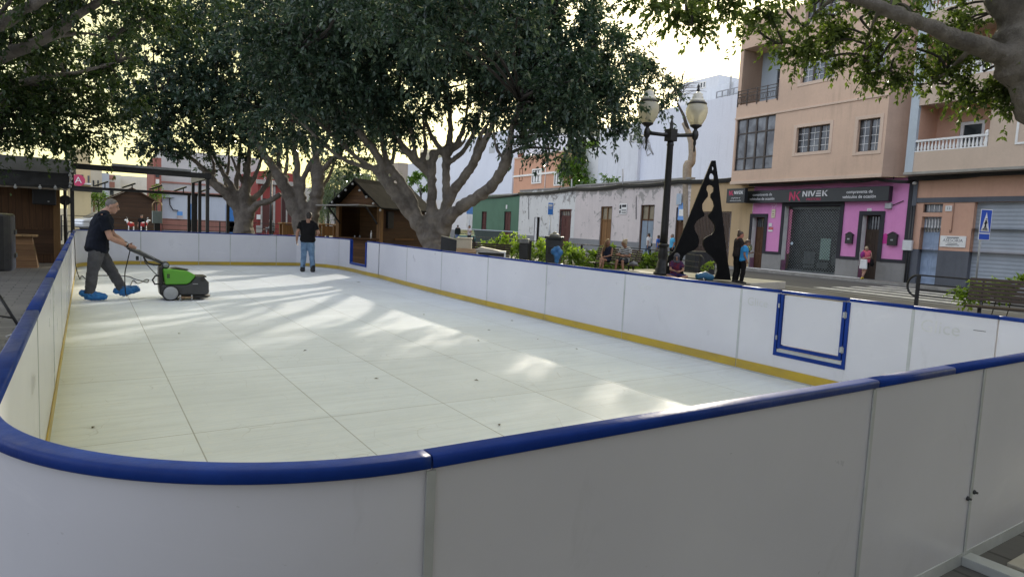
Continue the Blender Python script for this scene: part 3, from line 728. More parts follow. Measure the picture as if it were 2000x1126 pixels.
# --- the two laurels beyond the far boards
D2 = 27.5
lim = [
 [(596,520,D2,.62),(596,480,D2,.55),(594,450,D2,.52)],
 [(594,470,D2,.5),(588,432,D2,.42),(569,395,D2,.38),(551,355,D2-.2,.32),(538,335,D2-.3,.26),(524,315,D2-.5,.2),(508,290,D2-.8,.16),(490,262,D2-1,.11),(470,225,D2-1.3,.06)],
 [(604,470,D2,.45),(610,425,D2,.36),(617,390,D2,.36),(621,355,D2,.34),(619,330,D2,.28),(615,300,D2,.2),(611,265,D2,.13),(606,220,D2,.07)],
 [(596,430,D2,.3),(592,400,D2,.26),(583,365,D2,.24),(579,320,D2+.2,.18),(575,275,D2+.3,.13),(568,230,D2+.4,.07)],
 [(620,350,D2,.17),(632,330,D2,.16),(657,304,D2-.3,.13),(688,272,D2-.6,.09),(715,240,D2-.9,.05)],
 [(590,375,D2,.16),(596,340,D2,.15),(612,312,D2,.14),(630,288,D2,.12),(645,262,D2,.07)],
 [(552,360,D2,.15),(545,325,D2,.13),(543,290,D2,.11),(535,250,D2,.06)],
 [(563,382,D2,.14),(556,350,D2+.4,.12),(561,315,D2+.5,.1),(558,270,D2+.6,.06)],
 [(618,380,D2,.14),(640,350,D2+.5,.1),(652,318,D2+.7,.07),(668,285,D2+.8,.04)],
 [(524,315,D2-.5,.1),(515,280,D2-.2,.08),(512,240,D2,.05)],
]
bl = blobs_px([
 (470,215,26,1.3),(510,235,26.5,1.2),(545,215,27,1.2),(580,235,27.5,1.0),(615,215,27,1.2),(650,245,27,1.1),(685,245,27,1.0),(700,280,27.5,.8),(660,285,28,.7),(630,250,28.5,.9),(480,255,26.5,.7),(525,275,28.5,.8),(595,270,29,.7),
 (440,160,26,1.6),(500,165,26,1.7),(560,160,27,1.7),(620,160,27,1.7),(680,190,27,1.5),(450,100,26,2),(540,90,26.5,2.1),(620,90,27,2.1),(700,110,27,2),(480,30,27,2.3),(580,20,27,2.3),(680,30,27.5,2.3),(540,-60,27.5,2.6),(650,-60,28,2.6),
 (520,180,29.5,1.8),(600,180,30,1.8),(660,180,30,1.8),(560,120,30,2.2),(720,250,29,1.1),(710,310,29.5,.7)])
big_tree('laurel_tree', 'twin stemmed laurel tree behind the standing man in jeans', 'tree', tuple(ground_at(596,D2)), lim, bl, leaf_dark, .62, .19, 12, [(551,352,D2-.2,.34),(618,340,D2,.34),(594,455,D2,.5),(622,330,D2,.3)], .045, 'laurel trees round the rink', nt=8, nl=10, rs=.76)

D3 = 28.0
lim = [
 [(476,520,D3,.75),(476,470,D3,.62),(476,440,D3,.5),(475,420,D3,.46)],
 [(474,445,D3,.42),(466,410,D3,.33),(455,392,D3-.1,.3),(440,376,D3-.3,.28),(426,364,D3-.4,.27),(412,352,D3-.5,.24),(405,338,D3-.6,.17),(385,318,D3-.8,.13),(356,295,D3-1.2,.1),(325,270,D3-1.6,.05)],
 [(480,440,D3,.4),(481,405,D3,.32),(479,370,D3,.26),(482,335,D3+.1,.2),(485,305,D3+.2,.15),(490,265,D3+.3,.08)],
 [(486,425,D3,.26),(498,402,D3-.2,.19),(512,396,D3-.3,.17),(530,391,D3-.4,.16),(548,378,D3-.4,.15)],
 [(484,412,D3,.2),(495,390,D3+.2,.17),(510,374,D3+.3,.16),(522,358,D3+.4,.15),(529,338,D3+.5,.13)],
 [(466,400,D3,.2),(456,370,D3-.2,.17),(440,345,D3-.4,.13),(425,318,D3-.6,.1),(405,285,D3-.9,.06)],
 [(470,395,D3,.18),(461,365,D3+.1,.15),(466,330,D3+.1,.12),(470,290,D3+.2,.08),(472,250,D3+.2,.05)],
 [(452,385,D3,.14),(440,360,D3+.2,.11),(446,325,D3+.3,.09),(448,285,D3+.4,.05)],
 [(480,375,D3,.16),(497,345,D3+.2,.13),(508,318,D3+.3,.1),(514,285,D3+.4,.06)],
 [(412,352,D3-.5,.14),(418,330,D3-.3,.1),(412,305,D3-.2,.07),(395,270,D3-.2,.04)],
 [(476,360,D3,.12),(462,330,D3-.5,.09),(452,305,D3-.7,.06)],
]
bl = blobs_px([
 (250,225,25,1.2),(270,265,25.5,.8),(300,240,25.5,1.2),(340,255,26,1.1),(330,285,26.5,.6),(375,250,26.5,1.1),(410,255,27,1.0),(445,255,27.5,1.1),(385,285,27.5,.7),(430,285,28.5,.7),(470,275,28.5,.7),(350,215,26,1.4),(300,190,25.5,1.5),
 (400,205,26.5,1.5),(450,205,27,1.5),(500,250,28,.9),(505,290,28.5,.7),(530,310,28.5,.55),(250,170,25,1.5),(290,120,25,1.9),(360,150,25.5,1.9),(420,140,26,1.9),(350,80,25.5,1.8),(420,60,26,2.1),(300,50,25.5,1.5),(370,0,26,1.9),(440,-40,26.5,2.2),(385,-80,27,2),
 (300,210,28,1.4),(360,190,28.5,1.9),(430,190,29,1.9),(400,110,29,2.3),(420,320,29,.45),(318,300,25.5,.4),(295,292,25.3,.4)])
big_tree('laurel_tree', 'spreading laurel tree with a sawn left limb in front of the pale blue house', 'tree', tuple(ground_at(476,D3)), lim, bl, leaf_dark, .62, .19, 13, [(412,352,D3-.5,.3),(476,425,D3,.45),(479,372,D3,.3)], .045, 'laurel trees round the rink', nt=8, nl=10, rs=.76)

# --- left laurel: trunk out of frame behind the kiosk
D4 = 15.5
b0 = ground_at(-190, D4)
lim = [
 ([b0+Vector((0,0,-.1)), b0+Vector((0,0,.6)), b0+Vector((.1,.1,1.6)), b0+Vector((.25,.1,2.4))], [.6,.48,.42,.4]),
 ([b0+Vector((.2,.1,2.2)), at(-60,165,D4), at(0,112,D4-.3), at(71,84,D4-.8), at(149,32,D4-1.2), at(230,-20,D4-1.5)], [.3,.2,.15,.12,.10,.07]),
 ([b0+Vector((.2,.1,2.2)), at(-80,90,D4-1), at(0,48,D4-1.5), at(64,10,D4-2), at(150,-30,D4-2.5)], [.28,.2,.14,.11,.07]),
 ([b0+Vector((.2,.1,2.3)), at(-40,230,D4+.5), at(30,170,D4+.8), at(90,150,D4+1), at(160,140,D4+1.3), at(230,120,D4+1.6)], [.22,.12,.09,.075,.06,.03]),
 ([b0+Vector((.2,.1,2.2)), at(-30,280,D4+1), at(10,210,D4+1.5), at(40,170,D4+1.8), at(60,110,D4+2)], [.2,.13,.1,.08,.05]),
 ([at(71,84,D4-.8), at(120,70,D4-.8), at(170,66,D4-.7), at(215,75,D4-.5)], [.09,.06,.045,.02]),
 ([at(90,80,D4-.9), at(140,52,D4-1), at(147,10,D4-1)], [.06,.045,.03]),
]
bl = blobs_px([
 (20,240,17,1.0),(60,228,17.2,.9),(100,236,17.5,.85),(140,228,17.8,.9),(170,215,18,.8),(195,262,18.4,.5),(120,268,17.8,.4),(70,262,17.5,.4),(215,235,18.2,.5),(30,215,16.5,1.1),(90,205,17,1.1),(140,185,17.5,1.0),(190,175,18,.9),(220,200,18.5,.6),
 (20,150,16,1.0),(70,150,16.5,.9),(120,120,17,.7),(230,150,18,.8),(260,120,18,.7),(20,80,15,.8),(60,40,15,.7),(110,40,14.5,.55),(30,-10,14.5,1.1),(120,-20,14,.8),(190,-5,14,.65),(250,15,14.5,.7),(210,85,17,.45),(300,30,15.5,.7),(270,60,16,.5),
 (-60,120,15.5,1.8),(-60,220,16,1.8),(-40,20,14.5,1.6),(40,-90,14,1.8),(180,-90,14,1.6),(-140,-60,14,2.2),(300,-60,16,1.6),(100,160,20,1.2),(30,190,20,1.5),(170,140,20.5,.9),(60,100,20,1.0),(-160,150,16,2),(10,262,18.5,.5),(240,90,18.5,.45),(150,80,18,.4)])
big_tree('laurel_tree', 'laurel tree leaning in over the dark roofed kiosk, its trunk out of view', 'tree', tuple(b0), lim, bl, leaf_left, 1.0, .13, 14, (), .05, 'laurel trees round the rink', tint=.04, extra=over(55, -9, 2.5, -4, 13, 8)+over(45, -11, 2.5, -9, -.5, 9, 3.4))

# --- laurel on the right, trunk just outside the frame
D5 = 9.2
b1 = ground_at(2190, 9.6)
j = at(1998,150,D5)
lim = [
 ([b1+Vector((0,0,-.1)), b1+Vector((0,0,.7)), b1+Vector((.0,.1,1.8)), b1.lerp(j,.5)+Vector((0,0,1.1)), j+Vector((.05,0,0)), at(1985,60,D5), at(1960,-20,D5), at(1930,-120,D5)], [.6,.46,.4,.33,.27,.25,.23,.2]),
 ([at(2030,190,D5), at(1990,128,D5), at(1940,100,D5-.1), at(1870,76,D5-.2), at(1800,46,D5-.3), at(1720,14,D5-.4), at(1640,-14,D5-.5), at(1540,-50,D5-.6), at(1400,-60,D5-.6), at(1250,-50,D5-.4)], [.22,.18,.14,.115,.097,.082,.075,.06,.045,.02]),
 ([at(1900,92,D5-.1), at(1850,140,D5+.4), at(1800,165,D5+.7), at(1740,150,D5+1)], [.05,.03,.022,.012]),
 ([at(1640,-14,D5-.5), at(1600,20,D5), at(1560,60,D5+.3), at(1520,85,D5+.5)], [.05,.03,.02,.01]),
 ([at(1720,14,D5-.4), at(1700,60,D5), at(1690,110,D5+.3), at(1740,140,D5+.3)], [.04,.025,.018,.01]),
 ([at(1960,-20,D5), at(2060,-120,D5+.5), at(2150,-260,D5+1)], [.2,.16,.1]),
]
bl = blobs_px([
 (1480,60,9.6,.22),(1510,85,9.7,.24),(1540,60,9.5,.28),(1580,45,9.5,.3),(1560,95,9.7,.2),(1610,85,9.6,.24),(1640,60,9.5,.25),(1630,30,9.3,.28),(1590,10,9.3,.3),(1530,15,9.3,.3),(1480,15,9.3,.25),(1680,35,9.2,.25),(1620,110,9.8,.15),
 (1720,80,9.5,.24),(1760,60,9.5,.26),(1745,115,9.6,.2),(1700,120,9.7,.12),(1790,95,9.6,.22),(1770,140,9.8,.2),(1740,150,9.8,.13),(1690,145,9.8,.1),(1660,130,9.9,.1),
 (1830,110,9.7,.22),(1860,120,9.8,.2),(1885,150,9.7,.24),(1855,165,9.7,.2),(1900,180,9.8,.15),(1920,140,9.6,.2),(1945,125,9.5,.18),(1965,150,9.5,.2),(1990,165,9.4,.18),(1960,175,9.6,.12),(1820,150,9.8,.14),(1985,190,9.4,.1),
 (1800,10,9.6,.3),(1850,20,9.8,.3),(1750,5,9.3,.28),(1880,-10,9.8,.35),(1900,40,10,.16),(1870,55,10,.14),(1840,80,9.7,.12),
 (1440,5,9.2,.2),(1400,15,9,.18),(1370,10,8.8,.22),(1340,20,8.6,.24),(1310,15,8.5,.24),(1360,38,8.7,.13),(1285,-5,8.5,.25),(1330,-15,8.6,.3),(1400,-20,9,.3),(1255,-8,8.6,.15),(1350,50,8.7,.08),
 (1500,-40,9,.5),(1620,-50,9,.5),(1760,-60,9,.6),(1900,-110,9,.7),(1250,-95,8.6,.5),(1100,-100,9,.5),(2050,60,9.4,.5),(2060,150,9.2,.4),(2100,-50,9.5,.8)])
shade_canopy_right = over(55, 2.0, 13, -7, 13, 5)+over(40, 2, 13, -9, -.5, 6, 3.4)
big_tree('laurel_tree', 'sunlit laurel bough and thick trunk hanging in front of the apartment house', 'tree', tuple(b1), lim, bl, leaf_sun, 1.4, .085, 15, [(1992,132,D5,.24)], .03, 'laurel trees round the rink', nt=9, nl=10, twig=.3, droop=.4, r0=.012, extra=shade_canopy_right)
# ------------------------------------------------------------------ buildings along the street
BX = Vector((-S, -1, 0)).normalized(); BY = Vector((1, -S, 0)).normalized(); BO = Vector((FACADE, 0, WALK))
BRZ = math.atan2(BX.y, BX.x)
def F(px, py, off=0.0):               # survey a photo point on the street front (off: how far it stands out)
    d = ray(px, py); t_ = ((BO-CAM_P).dot(BY)-off)/d.dot(BY); p = CAM_P+d*t_-BO
    return p.dot(BX), p.z
def FR(x0, x1, y0, y1, off=0.0):      # rectangle: left, right at mid height; top, bottom at mid width
    ym, xm = (y0+y1)/2, (x0+x1)/2
    return (F(x0,ym,off)[0], F(x1,ym,off)[0], F(xm,y1,off)[1], F(xm,y0,off)[1])
def grow(r, a, b=None):
    b = a if b is None else b; return (r[0]-a, r[1]+a, r[2]-b, r[3]+b)
def house(name, label, cat='house', group=None): return thing(name, label, cat, tuple(BO), BRZ, group)
def frame_rect(mb, r, y0, y1, w_, sill=True):
    a,b,c,d = r; mb.box(a-w_,a,y0,y1,c-(w_ if sill else 0),d+w_); mb.box(b,b+w_,y0,y1,c-(w_ if sill else 0),d+w_); mb.box(a,b,y0,y1,d,d+w_)
    if sill: mb.box(a,b,y0,y1,c-w_,c)
    return mb
def window(root, r, y, panes, fm, gm=None, mun=(0,0), bars=.05, surround=None, sm=None, name='window', curtain=None, trans=None):
    a,b,c,d = r; mb = MB(); e = -.012
    a+=e; b-=e; c+=e; d-=e
    mb.box(a,a+bars,y,y+.06,c,d); mb.box(b-bars,b,y,y+.06,c,d); mb.box(a+bars,b-bars,y,y+.06,c,c+bars); mb.box(a+bars,b-bars,y,y+.06,d-bars,d)
    for i in range(1,panes): x = a+(b-a)*i/panes; mb.box(x-bars*.9,x+bars*.9,y-.004,y+.055,c+bars,d-bars)
    if trans:
        for q in trans: z = c+(d-c)*q; mb.box(a+bars,b-bars,y-.006,y+.05,z-bars*.6,z+bars*.6)
    f = mb.build(name, fm, root)
    MB().quad((a+.02,y+.045,c+.02),(b-.02,y+.045,c+.02),(b-.02,y+.045,d-.02),(a+.02,y+.045,d-.02)).build('pane', gm or glass_dark, f)
    if mun[0] or mun[1]:
        mb = MB(); pw = (b-a)/panes
        for i in range(panes):
            for k in range(1,mun[0]+1):
                x = a+pw*i+pw*k/(mun[0]+1); mb.box(x-.012,x+.012,y+.022,y+.036,c+bars,d-bars)
            for k in range(1,mun[1]+1):
                z = c+(d-c)*k/(mun[1]+1); mb.box(a+pw*i+bars,a+pw*(i+1)-bars,y+.020,y+.034,z-.012,z+.012)
        mb.build('glazing_bar', white_paint, f)
    if curtain:
        mb = MB(); n = 14; xs = [a+.05+(b-a-.1)*i/n for i in range(n+1)]
        for i in range(n): mb.quad((xs[i],y+.04-.006*(i%2),c+.05),(xs[i+1],y+.04-.006*((i+1)%2),c+.05),(xs[i+1],y+.04-.006*((i+1)%2),d-.05),(xs[i],y+.04-.006*(i%2),d-.05))
        mb.build('curtain', curtain, f)
    if surround:
        frame_rect(MB(), r, y-.16-.03, y-.16, surround).build('window_surround', sm, f, bevel=.01)
    return f
def panel_door(root, r, y, m, rows=4, cols=2, top=None, handle=True, grille=None):
    a,b,c,d = r; mb = MB(); mb.box(a,b,y,y+.05,c,d)
    zt = d-(top or .08)
    for i in range(cols):
        for k in range(rows):
            x0 = a+(b-a)*(i+.14)/cols; x1 = a+(b-a)*(i+.86)/cols; z0 = c+.12+(zt-c-.12)*(k+.1)/rows; z1 = c+.12+(zt-c-.12)*(k+.9)/rows
            frame_rect(mb, (x0,x1,z0,z1), y-.014, y-.001, .018); mb.box(x0+.05,x1-.05,y-.02,y-.001,z0+.05,z1-.05)
    dr = mb.build('door', m, root, bevel=.004)
    if top:
        t2 = MB(); t2.quad((a+.06,y-.003,zt+.06),(b-.06,y-.003,zt+.06),(b-.06,y-.003,d-.06),(a+.06,y-.003,d-.06)); t2.build('door_glass', glass_dark, dr)
        t2 = MB(); n = 6
        for i in range(n): x = a+.1+(b-a-.2)*i/(n-1); t2.lathe((x,y-.02,zt+.05), [(.018,0),(.03,.08),(.016,.16),(.032,.26),(.016,.36),(.026,max(.4,d-zt-.1))], 7)
        t2.build('door_grille', grille or m, dr)
    if handle: MB().box(b-.12,b-.07,y-.05,y-.02,c+.95,c+1.15).build('door_handle', dark_metal, dr, bevel=.01)
    return dr
def cables(root, pts, n=3, r_=.02, sag=.15, m=black_metal, name='cable'):
    for i in range(n):
        P = []
        for (x0,y0,z0),(x1,y1,z1) in zip(pts, pts[1:]):
            for k in range(6):
                s = k/6; P.append((x0+(x1-x0)*s, y0-.02*i, z0+(z1-z0)*s-sag*4*s*(1-s)+.05*i+random.uniform(-.012,.012)))
        P.append((pts[-1][0], pts[-1][1]-.02*i, pts[-1][2]+.05*i)); MB().tube(P, r_*random.uniform(.6,1.2), 6).build(name, m, root)

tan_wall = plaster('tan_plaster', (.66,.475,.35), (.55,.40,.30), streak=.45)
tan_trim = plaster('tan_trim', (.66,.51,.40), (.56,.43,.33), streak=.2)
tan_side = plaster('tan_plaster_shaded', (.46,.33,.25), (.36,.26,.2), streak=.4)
pale_tan = plaster('pale_tan_plaster', (.58,.46,.36), (.5,.4,.31), streak=.35)
pink_m = plaster('pink_paint', (.72,.29,.55), (.66,.24,.51), streak=.25)
pink_dark = M('dark_pink_paint', (.6,.04,.3), (.5,.03,.25), 3, .7)
dark_trim = plaster('charcoal_trim', (.045,.045,.052), (.03,.03,.035), streak=.15)
grey_dado = plaster('grey_dado', (.28,.275,.265), (.2,.195,.19), streak=.3, bump=.6)
slate_dado = plaster('slate_dado', (.125,.135,.155), (.09,.095,.11), streak=.3, bump=.6)
salmon = plaster('salmon_plaster', (.62,.38,.27), (.55,.33,.24), streak=.25)
pale_blue = plaster('pale_blue_plaster', (.48,.54,.58), (.41,.47,.51), streak=.2)
brown_frame = M('brown_frame', (.06,.045,.038), (.04,.03,.026), 8, .5, .1)
door_wood = wood('door_wood', (.15,.075,.035), (.085,.042,.022), 0, .3, groove=.1)
door_red = wood('door_red_wood', (.14,.05,.042), (.085,.035,.03), 0, .25, groove=.15)
door_blue = M('door_pale_blue', (.33,.42,.56), (.28,.36,.48), 4, .55, .1)
door_honey = wood('door_honey_wood', (.30,.16,.06), (.17,.085,.035), 0, .25, groove=.15)

# ---- the apartment house with the shop
OF = 0.9
L0 = F(1463,500)[0]; Rg = F(1776,450)[0]
Lu = F(1438,220,OF)[0]; Ru = F(1731,250,OF)[0]
zs = F(1560,353,OF)[1]; zb_ = F(1620,203,OF)[1]; ztop = zs+9.4
zdado = F(1500,495)[1]
h1 = house('apartment_building', 'tan three storey apartment house over a magenta painted shop front', 'building')
W1 = FR(1566,1630,106,156,OF); W2 = FR(1690,1732,78,138,OF); W3 = FR(1555,1619.5,246,296,OF); W4 = FR(1674.5,1717,232,295,OF)
REC = (Lu+.25, F(1523,150,OF)[0], F(1490,199,OF)[1]+.05, F(1490,86,OF)[1])
GAL = (Lu+.12, F(1511,280,OF)[0], F(1476,331,OF)[1], F(1476,229,OF)[1])
W1b = (W1[0],W1[1],W1[2]+3.1,W1[3]+3.1); W2b = (W2[0],W2[1],W2[2]+3.1,W2[3]+3.1)
mb = MB().wall(Lu, Ru, zs, ztop, -OF, [W1+(.16,),W2+(.16,),W3+(.16,),W4+(.16,),REC+(1.6,),GAL+(.25,),W1b+(.16,),W2b+(.16,)])
mb.quad((Lu,-OF,zs),(Lu,9,zs),(Lu,9,ztop),(Lu,-OF,ztop)); mb.quad((Lu,-OF,ztop),(Ru,-OF,ztop),(Ru,9,ztop),(Lu,9,ztop))
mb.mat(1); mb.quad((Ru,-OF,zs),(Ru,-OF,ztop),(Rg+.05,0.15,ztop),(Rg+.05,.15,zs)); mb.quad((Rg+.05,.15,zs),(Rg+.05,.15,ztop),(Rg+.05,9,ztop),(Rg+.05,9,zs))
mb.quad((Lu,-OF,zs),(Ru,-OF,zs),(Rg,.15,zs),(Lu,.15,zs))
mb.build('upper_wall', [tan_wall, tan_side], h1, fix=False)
mb = MB()
mb.box(Lu-.03,Ru+.02,-OF-.05,-OF-.002,zb_-.06,zb_+.05); mb.box(Lu-.03,Ru+.02,-OF-.06,-OF-.002,zs-.02,zs+.16)
mb.build('string_course', tan_trim, h1, bevel=.01)
for r, p_, mu in ((W1,3,(1,3)),(W3,3,(1,3)),(W2,2,(1,3)),(W4,2,(1,3)),(W1b,3,(1,3)),(W2b,2,(1,3))):
    window(h1, r, -OF+.16, p_, brown_frame, glass_sky if r in (W1,W2) else glass_dark, mu, .055, .17, tan_trim)
a,b,c,d = REC
mb = MB().wall(a,b,c,d,-OF+1.6,[(a+(b-a)*.42,b-.12,c,c+2.1,.12)]); mb.quad((a,-OF,c),(a,-OF+1.6,c),(a,-OF+1.6,d),(a,-OF,d)); mb.quad((b,-OF+.002,c),(b,-OF+.002,d),(b,-OF+1.6,d),(b,-OF+1.6,c))
mb.build('balcony_wall', pale_blue, h1, fix=False)
window(h1, (a+(b-a)*.42,b-.12,c,c+2.1), -OF+1.68, 2, brown_frame, glass_sky, (1,3), .06, name='balcony_door')
mb = MB(); 
for z in (.12,.45,.62,.8): mb.bar((a-.2,-OF-.03,c+z+.0),(b,-OF-.03,c+z),.035,.035)
for i in range(5): x = a-.18+(b-a+.15)*i/4; mb.box(x-.022,x+.022,-OF-.052,-OF-.008,c-.1,c+.84)
for i in range(16):
    x = a-.1+(b-a+.05)*i/16; mb.bar((x,-OF-.03,c+.12),(x+.12,-OF-.03,c+.45),.012,.012); mb.bar((x+.12,-OF-.03,c+.12),(x,-OF-.03,c+.45),.012,.012)
for z in (.45,.8): mb.bar((a-.2,-OF-.03,c+z),(a-.2,-OF+1.5,c+z),.03,.03)
mb.build('balcony_railing', brown_frame, h1, fix=False)
window(h1, GAL, -OF+.1, 4, brown_frame, glassmat('gallery_glass',(.05,.052,.055),.08,.9), (0,0), .06, name='glazed_gallery', trans=(.24,.72))
mb = MB(); 
for i in range(14): x = Lu+.1+3.4*i/13; mb.box(x-.015,x+.015,-OF+.1,-OF+.13,ztop,ztop+.7)
mb.bar((Lu+.1,-OF+.115,ztop+.7),(Lu+3.5,-OF+.115,ztop+.7),.05,.05); mb.build('roof_railing', brown_frame, h1)
# ground floor
D1 = FR(1467.5,1491,424,517); D1 = (D1[0],D1[1],0,D1[3]); SH = FR(1529,1637,402,527); SH = (SH[0],SH[1],.02,SH[3]); D2_ = FR(1681,1716,420,532); D2_ = (D2_[0],D2_[1],0,D2_[3])
mb = MB().wall(L0,Rg,zdado,zs+.02,0,[D1+(.35,),SH+(.4,),D2_+(.35,)]); mb.quad((L0,0,zdado),(L0,8,zdado),(L0,8,zs),(L0,0,zs)); mb.build('shop_wall', pink_m, h1, fix=False)
mb = MB().wall(L0,Rg,-.12,zdado,-.03,[D1+(.38,),SH+(.43,),D2_+(.38,)]); mb.quad((L0,-.03,zdado),(Rg,-.03,zdado),(Rg,0,zdado),(L0,0,zdado)); mb.build('dado', grey_dado, h1, fix=False)
mb = MB(); tw = .2
for r in (D1,SH,D2_): frame_rect(mb, (r[0],r[1],zdado,r[3]), -.055, -.012, tw, False)
xs = [L0, D1[0]-tw, D1[1]+tw, SH[0]-tw, SH[1]+tw, D2_[0]-tw, D2_[1]+tw, Rg]
for i in range(0,8,2): mb.box(xs[i],xs[i+1],-.05,-.008,zdado-.02,zdado+.14)
mb.box(Rg-.17,Rg,-.06,-.01,zdado+.14,zs); mb.build('dark_trim', dark_trim, h1)
for r in (D1,SH,D2_):               # bright sides of the openings
    MB().quad((r[0]+.003,-.03,zdado-.3),(r[0]+.003,.3,zdado-.3),(r[0]+.003,.3,r[3]),(r[0]+.003,-.03,r[3])).build('reveal', white_paint, h1, fix=False)
panel_door(h1, D1, .33, door_wood, 3, 2, .62, grille=dark_metal); panel_door(h1, D2_, .33, wood('old_dark_door',(.085,.058,.038),(.05,.035,.025),0,.3,groove=.1), 4, 2, .75, grille=dark_metal)
# shop window behind the rolling grille
a,b,c,d = SH
sw = MB(); sw.box(a,b,.62,.66,c,d); sw.box(a,b,.56,.6,c,c+.25)
shop = sw.build('shop_window', M('shop_interior',(.012,.016,.016),(.035,.045,.042),2.5,.25,lo=.5,hi=.75), h1)
mb = MB(); mb.box(a+(b-a)*.58,a+(b-a)*.76,.585,.6,c+.75,c+1.9); mb.build('shop_poster', M('poster_green',(.30,.47,.40),(.36,.52,.45),4,.5), shop)
mb = MB()
for (u0,u1,v0,v1) in ((.30,.5,.45,1.15),(.55,.74,.28,.6),(.8,.98,.5,1.1),(.3,.5,.1,.4)): mb.box(a+(b-a)*u0,a+(b-a)*u1,.57,.584,c+v0,c+v1)
mb.build('shop_display', M('dim_display',(.07,.085,.085),(.12,.135,.13),5,.6), shop)
gl = MB(); k = 21; st_ = (b-a)/k; nz = int((d-c)/(st_*1.0))
for i in range(-nz, k+1):           # diamond lattice, both diagonals
    for sgn in (1,-1):
        x0 = a+i*st_ if sgn == 1 else b-i*st_; z0 = c; x1 = x0+sgn*nz*st_; z1 = c+nz*st_
        # clip to the opening
        def cut(x0,z0,x1,z1):
            t0, t1 = 0.0, 1.0; dx = x1-x0
            for lo_, hi_ in ((a,b),):
                if dx > 0: t0 = max(t0,(lo_-x0)/dx); t1 = min(t1,(hi_-x0)/dx)
                else: t0 = max(t0,(hi_-x0)/dx); t1 = min(t1,(lo_-x0)/dx)
            return None if t0 >= t1 else ((x0+dx*t0, z0+(z1-z0)*t0),(x0+dx*t1, z0+(z1-z0)*t1))
        q = cut(x0,z0,x1,z1)
        if q: gl.bar((q[0][0],.40+.01*sgn,q[0][1]),(q[1][0],.40+.01*sgn,q[1][1]),.022,.012,(0,1,0))
gl.box(a,b,.38,.42,c,c+.1); gl.box(a,b,.36,.46,d-.16,d)
gl.build('rolling_grille', M('grille_steel',(.16,.18,.18),(.1,.11,.11),6,.45,metal=.5), h1, fix=False)
MB().lathe((a+.35,.36,c+1.55),[(.09,0),(.09,.015)],14,(0,-1,0)).build('window_sticker', M('pale_sticker',(.5,.6,.65)), h1)
# number, boxes, notices
def plate(root, px, py, w_, h_, m, name='number_plate', off=.0, y=-.075, text=None, tm=None, size=.12, label=None, dy=.0, bars=()):
    x, z = F(px,py,off); mb = MB().box(x-w_/2,x+w_/2,y-off+.0,y-off+.03,z-h_/2,z+h_/2); o = mb.build(name, m, root, bevel=.006)
    if text:
        tb = MB()
        for i, (s, dz, sz) in enumerate(text): text_mesh(tb, s, (x,y-off-.003,z+dz), (1,0,0), (0,0,1), sz)
        tb.build('plate_lettering', tm or dark_metal, o, fix=False)
    if bars:
        tb = MB()
        for dz, bw, bh in bars: tb.box(x-bw/2,x+bw/2,y-off-.004,y-off-.001,z+dz-bh/2,z+dz+bh/2)
        tb.build('plate_print', tm or dark_metal, o, fix=False)
    return o
plate(h1,1698.5,411,.22,.22,white_paint,text=[('11',0,.17)],y=-.04)
plate(h1,1511,417,.26,.5,M('notice_cream',(.68,.62,.45),(.6,.54,.38),6,.6),'notice',y=-.035,bars=[(.12,.16,.03),(-.02,.1,.05),(-.12,.16,.02)],tm=M('notice_ink',(.25,.2,.1)))
plate(h1,1506,446,.3,.13,M('red_notice',(.5,.05,.06),(.6,.2,.2),6,.5),'notice',y=-.035); plate(h1,1505,439,.22,.2,white_paint,'notice',y=-.034); plate(h1,1505,450.5,.32,.1,white_paint,'notice',y=-.034)
mb = MB()
for dx,dz in ((-.14,.08),(0,.13),(.12,.05),(-.08,-.04),(.06,-.05),(.16,.14)):
    x,z = F(1512,403); mb.lathe((x+dx,-.012,z+dz),[(.03,0),(.03,.006)],8,(0,-1,0))
mb.build('sticker_dots', white_paint, h1)
def letterbox(root, px, py, m, w_=.38, h_=.5, label=None):
    x,z = F(px,py); mb = MB().extrude([(x-w_/2,-.16,z-h_/2),(x+w_/2,-.16,z-h_/2),(x+w_/2,-.16,z+h_*.4),(x,-.16,z+h_*.62),(x-w_/2,-.16,z+h_*.4)],(0,.12,0))
    mb.extrude([(x-w_/2-.03,-.18,z+h_*.36),(x,-.18,z+h_*.62),(x+w_/2+.03,-.18,z+h_*.36),(x+w_/2+.03,-.18,z+h_*.42),(x,-.18,z+h_*.7),(x-w_/2-.03,-.18,z+h_*.42)],(0,.15,0))
    o = mb.build('letter_box', m, root, bevel=.008); MB().box(x-.06,x+.06,-.168,-.161,z-.05,z+.02).build('letter_slot', steel, o); return o
letterbox(h1,1661,466,black_metal); letterbox(h1,1745.5,468,black_metal,.46,.55)
x,z = F(1729,466); MB().extrude([(x-.24,-.012,z-.24),(x+.24,-.012,z-.24),(x+.24,-.012,z+.12),(x,-.012,z+.27),(x-.24,-.012,z+.12)],(0,.01,0)).build('paint_patch', pink_dark, h1)
x,z = F(1737.5,402); MB().box(x-.16,x+.16,-.14,-.01,z-.14,z+.14).build('junction_box', M('grey_plastic',(.42,.42,.43),(.35,.35,.36),5,.5), h1, bevel=.015)
MB().tube([F(1741,402)[:1]+(-.03,F(1741,402)[1]),(F(1752,398)[0],-.04,F(1752,398)[1]),(F(1766,392)[0],-.05,F(1766,392)[1])],.02,6).build('cable', black_metal, h1)
